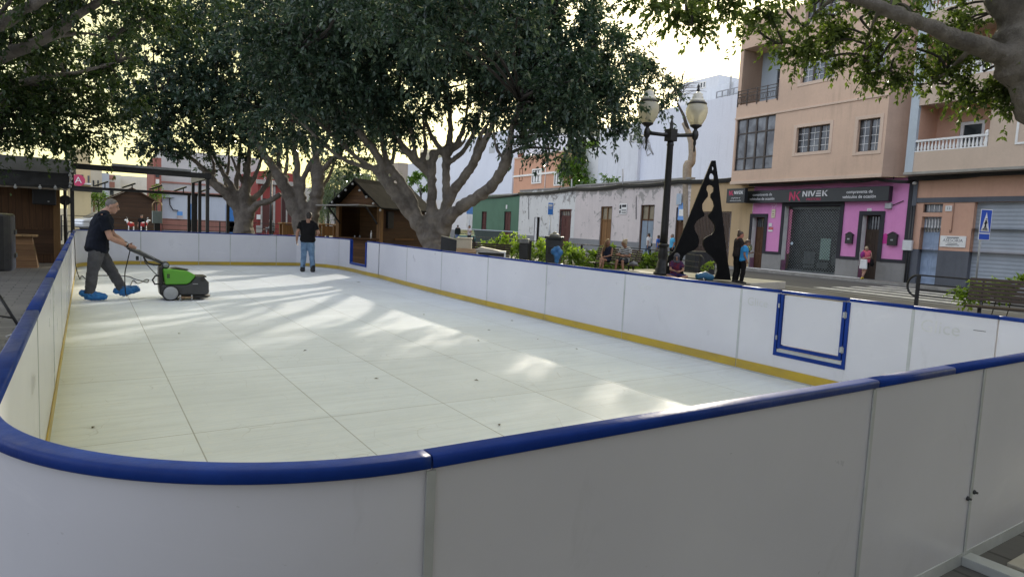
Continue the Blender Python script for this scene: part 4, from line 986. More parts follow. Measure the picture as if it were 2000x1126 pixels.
# the shop sign
sign_m = M('sign_black',(.014,.018,.019),(.02,.024,.025),3,.35); sign_white = M('sign_white_letters',(.8,.8,.8),(.75,.75,.75),3,.4); sign_pink = M('sign_magenta_letters',(.62,.02,.12),(.55,.02,.1),3,.4)
SG = FR(1456,1735,367,395,.35); zt0 = (F(1475,371,.35)[1]+F(1730,366,.35)[1])/2; zt1 = (F(1470,396,.35)[1]+F(1720,391,.35)[1])/2
sx0, sx1, sz0, sz1 = SG[0], SG[1], zt1-.02, zt0+.02
sg = MB().box(sx0,sx1,-.32,-.02,sz0,sz1).build('shop_sign', sign_m, h1, bevel=.012)
mb = MB(); hh = sz1-sz0
def sgx(px): return F(px,382,.35)[0]
ys_ = -.326
for px, in ((1488,),(1677,)):
    sc_ = 1.0 if px < 1500 else 1.0
    w_ = abs(sgx(px+32)-sgx(px-32))
    text_mesh(mb,'compraventa de',(sgx(px),ys_,sz0+hh*.66),(1,0,0),(0,0,1),hh*.30,bold=.012)
    text_mesh(mb,'vehículos de ocasión',(sgx(px),ys_,sz0+hh*.32),(1,0,0),(0,0,1),hh*.30,bold=.012)
    mb.build('sign_lettering', sign_white, sg, fix=False); mb = MB()
# NIVEK: N I V, a barred E, K
def poly_letter(mb, strokes, x, z, w_, h_):
    for st in strokes: mb.poly([(x+u*w_, ys_, z+v*h_) for u,v in st])
x0, x1 = sgx(1566.5), sgx(1617); zz, hL = sz0+hh*.42, hh*.42; cw = (x1-x0)
LET = {'N':[[(0,0),(.24,0),(.24,1),(0,1)],[(.76,0),(1,0),(1,1),(.76,1)],[(0,1),(.26,1),(1,0),(.74,0)]],
 'I':[[(0,0),(1,0),(1,1),(0,1)]],'V':[[(0,1),(.25,1),(.62,0),(.38,0)],[(.75,1),(1,1),(.62,0),(.42,0)]],
 'E':[[(.1,.8),(1,.8),(1,1),(0.16,1)],[(.02,.4),(1,.4),(1,.6),(.08,.6)],[(0,0),(1,0),(1,.2),(.05,.2)]],
 'K':[[(0,0),(.25,0),(.25,1),(0,1)],[(.2,.45),(.4,.6),(1,1),(.68,1)],[(.3,.5),(.46,.62),(1,0),(.7,0)]]}
for s, u, wd in (('N',0,.19),('I',.235,.045),('V',.29,.22),('E',.52,.2),('K',.77,.21)): poly_letter(mb, LET[s], x0+cw*u, zz, cw*wd, hL)
mb.build('sign_lettering', sign_white, sg, fix=False)
mb = MB(); nx0, nx1 = sgx(1541), sgx(1563); nz, nh = sz0+hh*.14, hh*.68; nw = nx1-nx0
poly_letter(mb, LET['N'], nx0, nz, nw*.54, nh); poly_letter(mb, LET['K'][1:], nx0+nw*.42, nz, nw*.58, nh)
text_mesh(mb,'MOTORS',(sgx(1589),ys_,sz0+hh*.2),(1,0,0),(0,0,1),hh*.27,sx=1.12)
mb.build('sign_lettering', sign_pink, sg, fix=False)
# projecting box sign at the corner
px0, px1 = F(1419,382,1.0)[0], F(1454.5,382,1.0)[0]; pz0, pz1 = F(1437,396,1.0)[1], F(1437,368,1.0)[1]
ps = MB().box(px0,px1,-1.0,-.75,pz0,pz1).build('projecting_sign', sign_m, h1, bevel=.01)
ph, pw = pz1-pz0, px1-px0; ys_ = -1.006
mb = MB(); q0 = px0+pw*.42
for s, u, wd in (('N',0,.19),('I',.235,.045),('V',.29,.22),('E',.52,.2),('K',.77,.21)): poly_letter(mb, LET[s], q0+pw*.5*u, pz0+ph*.6, pw*.5*wd, ph*.22)
text_mesh(mb,'compraventa de',(px0+pw*.52,ys_,pz0+ph*.34),(1,0,0),(0,0,1),ph*.13); text_mesh(mb,'vehículos de ocasión',(px0+pw*.52,ys_,pz0+ph*.16),(1,0,0),(0,0,1),ph*.12)
mb.build('sign_lettering', sign_white, ps, fix=False)
mb = MB(); poly_letter(mb, LET['N'], px0+pw*.14, pz0+ph*.52, pw*.13, ph*.34); poly_letter(mb, LET['K'][1:], px0+pw*.24, pz0+ph*.52, pw*.14, ph*.34); mb.build('sign_lettering', sign_pink, ps, fix=False)
MB().bar((px1-.2,-.9,pz1),(px1-.2,-.0,pz1+.1),.05,.05).build('sign_bracket', black_metal, ps)
cables(h1, [(L0,-.45,zs-.12),(L0+6,-.5,zs-.14),(Ru-.5,-.5,zs-.12),(Rg+.1,-.12,zs-.3)], 3, .035, .05)
MB().tube([(F(1751,200,.5)[0],-.42,ztop),(F(1750,250,.5)[0],-.43,F(1750,250,.5)[1]),(F(1746,300,.5)[0],-.45,F(1746,300,.5)[1]),(F(1745,345,.5)[0],-.47,zs-.1)],.03,6).build('drain_pipe', dark_metal, h1)
cables(h1, [(F(1757,190,.3)[0],-.3,F(1757,190,.3)[1]),(F(1750,340,.3)[0],-.36,F(1750,340,.3)[1])],2,.018,.0)
MB().box(L0+.1,Rg-2,-.45,-.12,-.1,.03).build('door_step', white_paint, h1)

# ---- number 13 with the roller shutter
h2 = house('townhouse', 'salmon townhouse with white balustrades above a grey roller shutter', 'house')
OU = .9; gx0 = Rg+.02; gxR = gx0+16
zsb = F(1850,332,OU)[1]; zb1 = F(1855,292,OU)[1]; zdd = F(1845,489)[1]
DB = FR(1795,1833,423,545); DB = (DB[0],DB[1],-.0,DB[3]); TR = FR(1799,1840,398,415); TR = (DB[0],DB[1],TR[2],TR[3]); GS0 = F(1896,470)[0]; zg = F(1940,394)[1]
GS = (GS0,GS0+5.2,.0,zg)
mb = MB().wall(gx0,gxR,zdd,zsb+.1,0,[(DB[0],DB[1],zdd,DB[3],.3),TR+(.2,),(GS[0],GS[1],zdd,zg,.3)]); mb.build('ground_floor_wall', salmon, h2, fix=False)
mb = MB().wall(gx0,gxR,-.12,zdd,-.03,[(DB[0],DB[1],-.12,zdd+1,.33),(GS[0],GS[1],-.12,zdd+1,.33)]); mb.quad((gx0,-.03,zdd),(gxR,-.03,zdd),(gxR,0,zdd),(gx0,0,zdd)); mb.build('dado', slate_dado, h2, fix=False)
mb = MB(); xp = F(1783,470)[0]; mb.box(gx0,xp,-.06,-.035,-.12,zsb); mb.box(xp,gxR,-.05,-.002,zg,zg+.22); mb.build('slate_band', slate_dado, h2)
panel_door(h2, DB, .24, door_blue, 4, 2, .75, grille=white_paint)
window(h2, TR, .1, 1, brown_frame, glass_dark, (3,0), .05, name='fanlight')
t = NT('shutter_metal'); p = t.xyz(); k = t.math('DIVIDE', p[2], .17); fr_ = t.math('SUBTRACT', k, t.math('FLOOR', k))
t.set(t.mix(t.math('MULTIPLY', t.math('LESS_THAN', fr_, .2), .3), t.mix(t.ramp(t.noise(1.2,5),.35,.7),(.36,.40,.45),(.29,.33,.37)), (.16,.18,.2)), .45, .1); t.bump(t.math('PINGPONG', fr_, .5), .6, .03)
MB().box(GS[0],GS[1],.22,.26,-.02,zg).build('roller_shutter', t.m, h2)
plate(h2,1853.5,407,.28,.24,white_paint,text=[('13',0,.17)],y=-.04)
plate(h2,1861.5,471.5,1.08,.5,white_paint,'name_plate',y=-.04,text=[('ASESORIA',.04,.19)],bars=[(.17,.5,.04),(-.09,.42,.028),(-.16,.56,.028)],tm=slate_dado)
x,z = F(1776,479); MB().box(x-.22,x+.22,-.2,-.062,z-.24,z+.24).build('meter_box', M('meter_white',(.62,.63,.64),(.55,.56,.57),4,.5), h2, bevel=.02)
MB().tube([(F(1865,394)[0],-.03,zg+.2),(F(1861,430)[0],-.035,F(1861,430)[1]),(F(1859,452)[0],-.035,F(1859,452)[1]),(F(1856,455)[0],-.035,F(1856,455)[1]),(F(1856,448)[0],-.035,F(1856,448)[1])],.016,6).build('cable', M('tan_cable',(.3,.17,.12)), h2)
for dx in (0,.12): MB().tube([(gx0+.05+dx,-.09,0),(gx0+.05+dx,-.09,F(1768,402)[1])],.04,8).build('conduit', dark_metal, h2)
x,z = F(1789,358); MB().ball((x,-.12,z),(.1,.12,.08),10,6).build('security_camera', white_paint, h2)
# upper storeys: recessed balconies between the pale blue pier and the flush bay
xa = F(1797,240,OU)[0]; xb = F(1934,240,OU)[0]; xl = F(1777,240,OU)[0]
sto = 3.08; zc = F(1860,178,OU)[1]
mb = MB()
for i in range(3):
    z0 = zb1+i*sto; mb.quad((xb,-OU,z0-.95 if i == 0 else z0-.1),(gxR,-OU,z0-.95 if i == 0 else z0-.1),(gxR,-OU,z0+sto-.1),(xb,-OU,z0+sto-.1))
    mb.quad((xb,-OU,z0-.95),(xb,-OU,z0+sto),(xb,.6,z0+sto),(xb,.6,z0-.95))
    mb.box(xl,xb,-OU-.0,-OU+.15,z0-.95 if i == 0 else z0-1.0,z0); mb.quad((xl,-OU,z0-.95),(xb,-OU,z0-.95),(xb,.6,z0-.95),(xl,.6,z0-.95))
mb.quad((xb,-OU,zsb),(gxR,-OU,zsb),(gxR,.1,zsb),(xb,.1,zsb))
mb.build('balcony_parapet', pale_tan, h2, fix=False)
mb = MB(); mb.box(xl-.05,gxR,-OU-.05,.05,zsb-.12,zsb-.003); mb.build('balcony_slab', M('weathered_slab',(.36,.34,.3),(.24,.23,.2),2,.85,.3), h2, bevel=.01)
mb = MB()
dr_ = FR(1872,1921,208,290,-.5)
for i in range(3):
    z0 = zb1-.95+i*sto; mb.wall(xl,xb,z0,z0+sto,.6,[(dr_[0],dr_[1],z0+.1,z0+2.35,.15)])
mb.build('balcony_wall', salmon, h2, fix=False)
MB().box(xl-.02,xa-.12,-OU-.02,-OU+.16,zsb,zsb+10).build('pale_blue_pier', pale_blue, h2); MB().box(xl-.02,xa-.1,-OU+.17,.7,zsb,zsb+10).build('side_wall', salmon, h2)
mb = MB()
for i in range(3):
    z0 = zb1-.95+i*sto; f = window(h2, (dr_[0],dr_[1],z0+.1,z0+2.35), .66, 1, white_paint, glass_dark, (0,0), .16, name='balcony_door')
    b_ = MB(); z1 = zb1+i*sto; n = 21
    for k in range(n): x = xl+.15+(xb-xl-.3)*k/(n-1); b_.lathe((x,-OU+.07,z1), [(.05,0),(.03,.05),(.06,.16),(.035,.3),(.025,.38),(.045,.45)], 8)
    for x in (xl+.1,xb-.1): b_.lathe((x,-OU+.07,z1), [(.07,0),(.05,.1),(.08,.3),(.05,.5),(.09,.56),(.07,.66),(.01,.72)], 10)
    b_.box(xl+.05,xb-.02,-OU+.0,-OU+.14,z1+.45,z1+.54); b_.box(xl+.05,xb-.02,-OU+.0,-OU+.14,z1+.003,z1+.05); b_.build('balustrade', white_paint, h2, fix=False)
window(h2, (xb+1.0,xb+2.6,zb1+.0,zb1+1.5), -OU-.03, 2, white_paint, glass_sky, (0,0), .08)
mb = MB(); mb.quad((xl,-OU,zsb+10),(gxR,-OU,zsb+10),(gxR,9,zsb+10),(xl,9,zsb+10)); mb.quad((gxR,-OU,-.1),(gxR,9,-.1),(gxR,9,zsb+10),(gxR,-OU,zsb+10)); mb.build('roof', concrete, h2, fix=False)
cables(h2, [(gx0-.2,-.15,zsb-.3),(gx0+3,-.3,zsb-.26),(gx0+8,-.3,zsb-.2),(gxR,-.3,zsb-.2)], 4, .035, .04)

# ---- low yellow wall with barred gate beside the shop
zpar = F(1225,357)[1]
h3 = house('gate_wall', 'ochre yard wall with a barred gate between the shop and the peeling house', 'wall')
xg1 = L0-.02; xg0 = F(1345,440)[0]
zg1 = F(1400,413)[1]; G_ = (F(1349,470)[0], F(1425,470)[0], 0, zg1)
ochre = plaster('ochre_plaster', (.52,.38,.22), (.44,.33,.21), (.36,.31,.26), .02, .4)
MB().wall(xg0,xg1,-.12,zpar-.15,0,[G_+(.3,)]).quad((xg0,0,zpar-.15),(xg1,0,zpar-.15),(xg1,.3,zpar-.15),(xg0,.3,zpar-.15)).build('wall_face', ochre, h3, fix=False)
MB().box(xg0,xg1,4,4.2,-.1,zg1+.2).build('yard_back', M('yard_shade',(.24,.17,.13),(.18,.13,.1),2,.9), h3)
gb = MB(); n = 26
for i in range(n): x = G_[0]+(G_[1]-G_[0])*(i+.5)/n; gb.box(x-.035,x+.035,.05,.09,.05,zg1)
for z in (.1,1.1,zg1-.12): gb.box(G_[0],G_[1],.03,.05,z,z+.09)
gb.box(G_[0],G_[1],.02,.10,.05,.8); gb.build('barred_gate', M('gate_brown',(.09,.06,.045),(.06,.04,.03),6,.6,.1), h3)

# ---- the long peeling single storey house: two colours of wash
h4 = house('old_house', 'long low house of peeling pinkish wash with brown doors behind the lamp post', 'house')
xm = F(1122,430)[0]; xl4 = F(1013,430)[0]; zdo = F(1200,470)[1]
pk = plaster('peeling_pink_wash', (.65,.585,.56), (.56,.51,.49), (.33,.31,.29), .07, .4, zpar)
wt = plaster('peeling_white_wash', (.68,.68,.655), (.6,.6,.575), (.33,.32,.30), .08, .4, zpar)
dg = plaster('cement_dado', (.25,.255,.26), (.19,.195,.2), (.33,.33,.33), .0, .3, bump=.6)
def door_rect(x0,x1,y0,base=0): r = FR(x0,x1,y0,y0+60); return (r[0],r[1],base,r[3])
E1 = door_rect(1173,1194.5,403); E2 = door_rect(1251,1277,400); E3 = door_rect(1093.5,1113,411); E4 = door_rect(1043,1053,424); E5 = door_rect(1320,1338,405)
MB().wall(xm,xg0,zdo,zpar,0,[q+(.22,) for q in (E1,E2,E5)]).build('pink_wall', pk, h4, fix=False)
MB().wall(xl4,xm,zdo,zpar-.1,0,[q+(.22,) for q in (E3,E4)]).build('white_wall', wt, h4, fix=False)
mb = MB().wall(xl4,xg0,-.12,zdo,-.025,[q+(.25,) for q in (E1,E2,E3,E4,E5)]); mb.quad((xl4,-.025,zdo),(xg0,-.025,zdo),(xg0,0,zdo),(xl4,0,zdo)); mb.build('dado', dg, h4, fix=False)
mb = MB(); mb.box(xm,xg0,-.1,.3,zpar-.02,zpar+.1); mb.box(xl4,xm,-.06,.3,zpar-.13,zpar-.02); mb.quad((xl4,.3,zpar-.14),(xg0,.3,zpar-.14),(xg0,12,zpar-.14),(xl4,12,zpar-.14))
mb.build('coping', plaster('grey_coping',(.32,.31,.29),(.22,.215,.2),(.14,.13,.12),.05,.6), h4, fix=False)
def old_door(root, r, m, glaze=.28, lower=None):
    a,b,c,d = r; z = d-(d-c)*glaze; mb = MB()
    frame_rect(mb, (a+.07,b-.07,c,d-.07), .06, .16, .07, False); mb.box((a+b)/2-.04,(a+b)/2+.04,.09,.17,c,d-.07); mb.box(a+.07,b-.07,.09,.165,z-.05,z+.05); mb.box(a+.07,b-.07,.13,.18,c,z-.05)
    for i in (0,1):
        x0 = a+.1+(b-a-.2)*i/2+.06; x1 = x0+(b-a-.2)/2-.12
        for zz0, zz1 in ((c+.15,c+.8),(c+.95,z-.2)): mb.box(x0,x1,.10,.135,zz0,zz1)
    o = mb.build('door', m, root); MB().box(a+.1,b-.1,.17,.18,z+.05,d-.1).build('fanlight', M('dusty_glass',(.22,.19,.13),(.3,.26,.18),3,.25), o)
    if lower: MB().box(a+.12,b-.12,.09,.098,c+.05,z-.08).build('door_boarding', lower, o)
    return o
old_door(h4,E1,door_honey); old_door(h4,E2,door_wood,.28,M('blue_grey_board',(.24,.30,.36),(.2,.25,.3),3,.7)); old_door(h4,E5,door_wood); 
panel_door(h4,E3,.12,door_red,3,2,.5); frame_rect(MB(),(E3[0],E3[1],0,E3[3]),-.02,.1,.12,False).build('door_frame', door_red, h4)
MB().box(E4[0],E4[0]+.35,.05,.1,0,E4[3]).build('door', white_paint, h4); MB().box(E4[0]+.35,E4[1],.2,.22,0,E4[3]).build('doorway', M('dark_inside',(.02,.018,.016)), h4)
pl = plate(h4,1217.5,408,.95,.8,white_paint,'wall_panel',y=-.05)
mb = MB(); x,z = F(1217.5,408)
for i,(u0,u1,v0,v1) in enumerate(((-.42,-.2,.0,.32),(-.12,.4,.14,.32),(-.42,-.25,-.34,-.1),(-.15,.42,-.08,-.03),(-.15,.42,-.2,-.15),(-.15,.42,-.32,-.27))): mb.box(x+u0,x+u1,-.056,-.051,z+v0,z+v1)
mb.build('panel_print', dark_trim, pl)
o = plate(h4,1329,389,.5,.75,M('pale_meter',(.3,.4,.5),(.4,.45,.5),3,.5),'meter_box',y=-.14)
o = plate(h4,1333,413,.75,1.15,M('blue_board',(.12,.28,.6),(.16,.33,.65),3,.5),'notice_board',y=-.06); x,z = F(1333,413); MB().box(x-.28,x+.28,-.07,-.061,z-.3,z+.15).build('notice', white_paint, o)
cables(h4, [(xl4,-.1,F(1013,381)[1]),(xm,-.12,F(1122,372)[1]),(F(1217,366)[0],-.14,F(1217,366)[1]),(F(1330,358)[0],-.14,F(1330,358)[1]),(xg1+.1,-.2,F(1440,345)[1]-.2)], 5, .055, .12)
for px,y0,y1 in ((1218,330,372),(1118,350,380)): MB().tube([(F(px,y1)[0],-.08,F(px,y1)[1]),(F(px,y0)[0],-.08,F(px,y0)[1])],.06,7).build('service_pipe', M('galvanised',(.4,.4,.4),(.3,.3,.3),5,.5), h4)
mb = MB()
for px,y0,y1 in ((1243,384,428),(1033,386,428)): mb.tube([(F(px,y0)[0],-.03,F(px,y0)[1]),(F(px,y1)[0],-.03,F(px,y1)[1])],.025,5)
mb.build('hanging_wire', dark_metal, h4)
# weeds on the roof
V,ti,_ = spray([(*(BO+BX*(F(1160,345)[0]+dx)+BY*1.2+Vector((0,0,zpar+.3+dz))),r_) for dx,dz,r_ in ((-.9,0,.5),(-.2,.25,.6),(.5,.1,.55),(1.0,-.1,.4))], 1.2, .2, seed=41, nt=8, nl=8, twig=.5)
s_ = thing('roof_shrub', 'small green shrub growing on the roof of the peeling house', 'shrub', tuple(BO+BX*F(1160,345)[0]+BY*1.2+Vector((0,0,zpar-.1)))); leaf_object('crown', V, ti, leaf_round, s_)

# ---- green house
h5 = house('green_house', 'low green painted house with brown door and window beside the peeling house', 'house')
xl5 = F(921,430)[0]; gz = zpar-.45; zdg = F(960,450)[1]
grn = plaster('green_paint', (.105,.20,.135), (.085,.16,.11), streak=.25); grd = plaster('dark_green_dado', (.055,.075,.07), (.04,.055,.05), streak=.2)
A1 = door_rect(984.5,997,413); A2 = FR(941,950,413,450)
MB().wall(xl5,xl4,zdg,gz,0,[A1+(.15,),A2+(.15,)]).quad((xl5,0,-.1),(xl5,10,-.1),(xl5,10,gz),(xl5,0,gz)).build('wall', grn, h5, fix=False)
MB().wall(xl5,xl4,-.12,zdg,-.03,[A1+(.18,),A2+(.18,)]).build('dado', grd, h5, fix=False)
mb = MB(); mb.box(xl5,xl4,-.08,.25,gz,gz+.12); mb.quad((xl5,.2,gz),(xl4,.2,gz),(xl4,10,gz),(xl5,10,gz)); mb.build('coping', concrete, h5, fix=False)
MB().box(xl5,xl4,-.045,-.031,zdg-.03,zdg+.06).build('pale_line', pale_blue, h5)
panel_door(h5,A1,.1,door_red,3,2); window(h5,A2,.08,2,door_red,door_red,(0,0),.06,trans=(.35,.7))
cables(h5, [(xl5,-.1,F(925,388)[1]),(xl4,-.1,F(1013,381)[1])], 3, .05, .1)
x,z = F(990,404); MB().box(x-.12,x+.12,-.06,-.01,z-.2,z+.2).build('number_plate', white_paint, h5)

# ---- white house at the street corner behind the laurel
h6 = house('corner_house', 'pale low house with grey dado seen through the laurel limbs', 'house')
xl6 = F(790,430)[0]
wht = plaster('white_wash', (.70,.70,.69), (.62,.62,.61), (.46,.46,.44), -.02, .3)
MB().wall(xl6,xl5,1.2,gz-.2,.0).build('wall', wht, h6, fix=False); MB().wall(xl6,xl5,-.12,1.2,-.03).build('dado', dg, h6, fix=False)
x,z = F(870,420); 
MB().box(x-.9,x+.6,-.08,-.01,z-.9,z+.9).build('orange_board', M('orange_board',(.55,.13,.06),(.45,.1,.05),2,.6), h6)

# ---- taller houses behind the low row (stand back from the street)
def block(name, label, px0, px1, ytop, off, zlow, m, depth=10, cat='building'):
    h = house(name, label, cat); a = F(px0,ytop+30,off)[0]; b = F(px1,ytop+30,off)[0]; z = F((px0+px1)/2,ytop,off)[1]
    mb = MB().box(a,b,-off,-off+depth,zlow,z); mb.build('wall', m, h); return h, a, b, z
tall = plaster('bluish_white_render', (.70,.74,.82), (.66,.70,.78), streak=.1, bump=.1)
dirtyw = plaster('weathered_white', (.68,.70,.74), (.6,.62,.66), (.42,.42,.42), -.01, .5)
hA, a, b, z = block('rendered_block', 'tall pale blue rendered block rising behind the green house', 880, 1003, 264, -6, 0, tall)
q = FR(955.5,966.5,286,299,-6); MB().box(q[0],q[1],6-.03,6-.005,q[2],q[3]).build('window', M('shut_window',(.42,.45,.48),(.38,.4,.43),4,.6), hA)
block_l = block('rendered_block', 'pale block glimpsed between the limbs of the big laurel', 793, 884, 312, -7, 0, plaster('pale_render',(.60,.63,.68),(.55,.57,.62),streak=.1))
hB, a, b, z = block('orange_house', 'orange two storey house with two white framed windows above the green house', 1004, 1115, 303, -5, 0, plaster('orange_paint', (.60,.34,.23), (.53,.30,.2), (.6,.45,.36), -.02, .3))
zt = F(1060,340,-5)[1]
MB().box(a-.1,b+.25,5-.12,5-.003,zt-.05,zt+.15).build('string_course', white_paint, hB); MB().box(a-.05,b+.05,5-.08,5-.003,z-.0,z+.15).build('coping', tan_trim, hB)
for x0,x1,y0,y1 in ((1041,1057,332,356),(1084.5,1100,337,360)):
    q = FR(x0,x1,y0,y1,-5); f = window(hB, q, 5-.05, 3, dark_trim, glass_sky, (0,0), .05, curtain=white_paint); frame_rect(MB(), q, 5-.1, 5-.002, .14).build('window_surround', white_paint, f)
q = FR(1015,1020.5,329,353,-5); window(hB, q, 5-.04, 1, door_wood, door_wood, (0,0), .05)
MB().tube([(F(1068,300,-5)[0],5-.05,z),(F(1068,300,-5)[0],5-.05,zt-2.5)],.05,6).build('drain_pipe', white_paint, hB)
x = F(1008,300,-5)[0]; MB().lathe((x,5.6,z+.1),[(.25,0),(.35,.3),(.3,.6),(.38,.65)],12).build('chimney_pot', M('terracotta',(.3,.13,.09),(.22,.1,.07),4,.8), hB)
hC, a, b, z = block('white_terrace_house', 'white flat roofed house with a glazed roof terrace behind the orange house', 1002, 1112, 272, -14, 0, dirtyw)
MB().extrude([(a+1,-(-14)-.3,z),(a+5,13.7,z+1.4),(a+8,13.7,z+1.2),(a+9,13.7,z)],(0,.2,0)).build('stair_wall', tall, hC)
# big white gable wall, in two tones, above the peeling house
hD, a, b, z = block('white_wall_house', 'large white windowless house wall with a scribbled mark above the peeling house', 1171, 1248, 245, -6, 0, dirtyw)
hE, a2, b2, z2 = block('white_wall_house', 'large white house side wall between the lamp post and the apartment house', 1248.5, 1440, 204, -6.3, 0, plaster('cool_white_render', (.70,.73,.80), (.66,.69,.76), (.48,.48,.48), -.03, .35), 9)
q = FR(1230,1251,262,276,-6); window(hD, q, 6-.06, 3, white_paint, glass_dark, (0,0), .06)
mb = MB()
for i in range(5):
    x,zz = F(1258+i*3,268+i*7,-6.3)
    mb.tube([(x+.5*math.cos(k*.9+i),6.27,zz+.35*math.sin(k*1.3+i*2)) for k in range(9)], .035, 4)
mb.build('wall_scribble', M('grey_scribble',(.3,.3,.3),(.4,.4,.4),5,.8), hE)
q = FR(1280,1368,250,300,-6.3); 
hF, a, b, z = block('white_wall_house', 'narrow white wall stub left of the large white wall', 1136, 1171, 290, -6.1, 0, wht)
hG, a, b, z = block('rooftop_house', 'white rooftop house with a small window high above the white wall', 1325, 1402, 156, -16, 0, plaster('upper_white',(.68,.71,.76),(.6,.63,.68),streak=.3))
q = FR(1368,1379,160,172,-16); window(hG, q, 16-.06, 2, white_paint, glass_dark, (0,0), .08)
hH, a, b, z = block('rooftop_house', 'white upper storey with a thin roof rail beside the apartment house', 1372, 1449, 165, -10, 0, plaster('upper_white_b',(.68,.71,.76),(.58,.61,.66),(.4,.4,.42),-.02,.5))
mb = MB(); xx0, zz0 = F(1402,202,-9.8); xx1 = F(1446,202,-9.8)[0]
for k in (0,.45,.9): mb.bar((xx0,9.6,zz0+k),(xx1,9.6,zz0+k),.07,.07)
for i in range(5): x = xx0+(xx1-xx0)*i/4; mb.box(x-.04,x+.04,9.56,9.64,zz0-.6,zz0+.9)
mb.build('roof_rail', M('grey_rail',(.3,.31,.33)), hH)
x,zz = F(1428,160,-9.9); MB().tube([(x,9.85,zz-3.5),(x,9.85,zz+.5)],.07,6).build('vent_pipe', M('grey_pipe',(.32,.33,.35)), hH)
# unseen block added behind the viewer to keep skylight off the near boards
bk = plaster('shade_block_plaster', (.29,.29,.32), (.24,.24,.27), streak=.3)
hk = thing('rear_shade_block', 'plain plastered block added unseen behind the viewer to darken the near boards', 'house', (5,-15,PLAZA)); MB().box(-30,30,-8,0,0,11).build('wall', bk, hk)

# ---- hill and far greenery
def hill(pts, zb, m, back=60):
    mb = MB(); n = 40; P,_ = smooth_path(pts, [1]*len(pts), 10)
    for i in range(len(P)-1):
        a, b = P[i], P[i+1]; da = Vector((a.x,a.y,0)).normalized()*back; db = Vector((b.x,b.y,0)).normalized()*back
        fa = Vector((a.x,a.y,0))-da*1.5; fb = Vector((b.x,b.y,0))-db*1.5
        mb.quad((fa.x,fa.y,zb),(fb.x,fb.y,zb),b,a); mb.quad(a,b,(b.x+db.x,b.y+db.y,b.z+8),(a.x+da.x,a.y+da.y,a.z+8))
    return mb
t = NT('hillside'); cc = t.mix(t.ramp(t.noise(.05,7,.7),.4,.65),(.24,.215,.18),(.17,.18,.12)); cc = t.mix(t.math('MULTIPLY',t.ramp(t.noise(.3,5,.7),.5,.6),.6),cc,(.12,.14,.08)); t.set(cc,.95)
structure(hill([at(820,300,260),at(960,285,240),at(1040,262,230),at(1110,248,230),at(1180,250,230),at(1260,262,240),at(1500,300,260)],-1,t.m).build('hill', t.m, fix=False))
def simple_tree(name, label, px, pyb, d, blobs, mat, L, per, seed, trunk_r=.12, nt=8, nl=9, twig=.5, droop=.4, group=None, cat='tree', zb=None, W=.42):
    b = ground_at(px, d, WALK if zb is None else zb); t_ = thing(name, label, cat, tuple(b), 0, group)
    bl_ = blobs_px(blobs); c = Vector(bl_[0][:3]); mb = MB()
    P,r_ = smooth_path([b-Vector((0,0,.05)), b.lerp(c,.5)+Vector((.05,.03,0)), c],[trunk_r*1.3,trunk_r,trunk_r*.5],4); mb.tube(P,r_,8)
    for q in bl_[1:]: mb.tube([b.lerp(c,.75),b.lerp(c,.8).lerp(Vector(q[:3]),.5),Vector(q[:3])],[trunk_r*.4,trunk_r*.25,trunk_r*.1],5)
    mb.build('trunk', twig_m, t_, W=True)
    V,ti,_ = spray(bl_, per, L, Wd=W, seed=seed, nt=nt, nl=nl, twig=twig, droop=droop); leaf_object('crown', V, ti, mat, t_); return t_
simple_tree('willow_tree','pale green drooping tree between the orange house and the white wall',1135,400,66,[(1135,320,66,1.6),(1125,300,66,1.2),(1148,296,66,1.3),(1128,340,66,1.3),(1146,350,65,1.3),(1140,285,66,.9),(1127,370,65,1.2),(1150,330,66,1.1)],leaf_round,.34,.9,51,.2,droop=.9,twig=1.0)
simple_tree('yard_tree','light green tuft of a tree above the wooden kiosk roof',822,400,60,[(822,356,60,.8),(812,352,60,.55),(834,358,60,.5),(815,346,60,.4)],leaf_round,.28,1.0,52,.1)
simple_tree('hill_tree','round tree on the skyline left of the orange house',1040,300,120,[(1040,262,120,3.2),(1030,268,120,2.4),(1055,266,120,2.4)],leaf_round,.6,.35,53,.3)
# ------------------------------------------------------------------ left kiosk and what stands round the rink
kiosk_wood = wood('kiosk_planks', (.21,.105,.04), (.12,.058,.025), 2, .13)
kiosk_dark = wood('kiosk_dark_planks', (.12,.062,.028), (.065,.034,.018), 2, .13)
kiosk_vert = wood('kiosk_upright_planks', (.15,.075,.03), (.085,.043,.02), 0, .16)
roof_felt = M('roof_felt', (.08,.08,.082), (.055,.054,.053), 3, .9, .3, 40, spec=.1)
roof_felt2 = M('roof_felt_pale', (.13,.132,.136), (.095,.095,.095), 2, .8, .3, 30)
bulb_m = M('bulb_glass', (.62,.62,.6), (.5,.5,.48), 20, .15)
KY = 23.8
def kx(px, Y=KY): return ony(px, 440, Y).x
def kz(px, py, Y=KY): return ony(px, py, Y).z
k1 = thing('market_kiosk', 'dark roofed wooden kiosk with a hung black speaker at the left of the rink', 'kiosk', (-3, KY, PLAZA))
xw, zt = kx(118), kz(60,366)
MB().box(-7.2,xw-.17,KY,KY+3,PLAZA,zt+.3).build('wall', kiosk_vert, k1, W=True)
MB().box(-7.2,xw-.17,KY-.03,KY-.002,PLAZA+.25,.95).build('lower_cladding', kiosk_dark, k1, W=True)
MB().box(xw-.17,xw+.0,KY-.05,KY+.14,PLAZA,zt+.2).build('corner_post', wood('kiosk_post',(.30,.17,.065),(.2,.105,.04),0,.3), k1, W=True, bevel=.01)
MB().box(-7.2,xw-.2,KY-.05,KY-.004,kz(60,446)-.03,kz(60,446)+.03).build('wall_batten', kiosk_vert, k1, W=True)
yf = KY-.75; xe = kx(137,yf); z0, z1, z2 = kz(70,365,yf), kz(70,335,yf), kz(70,305,yf)
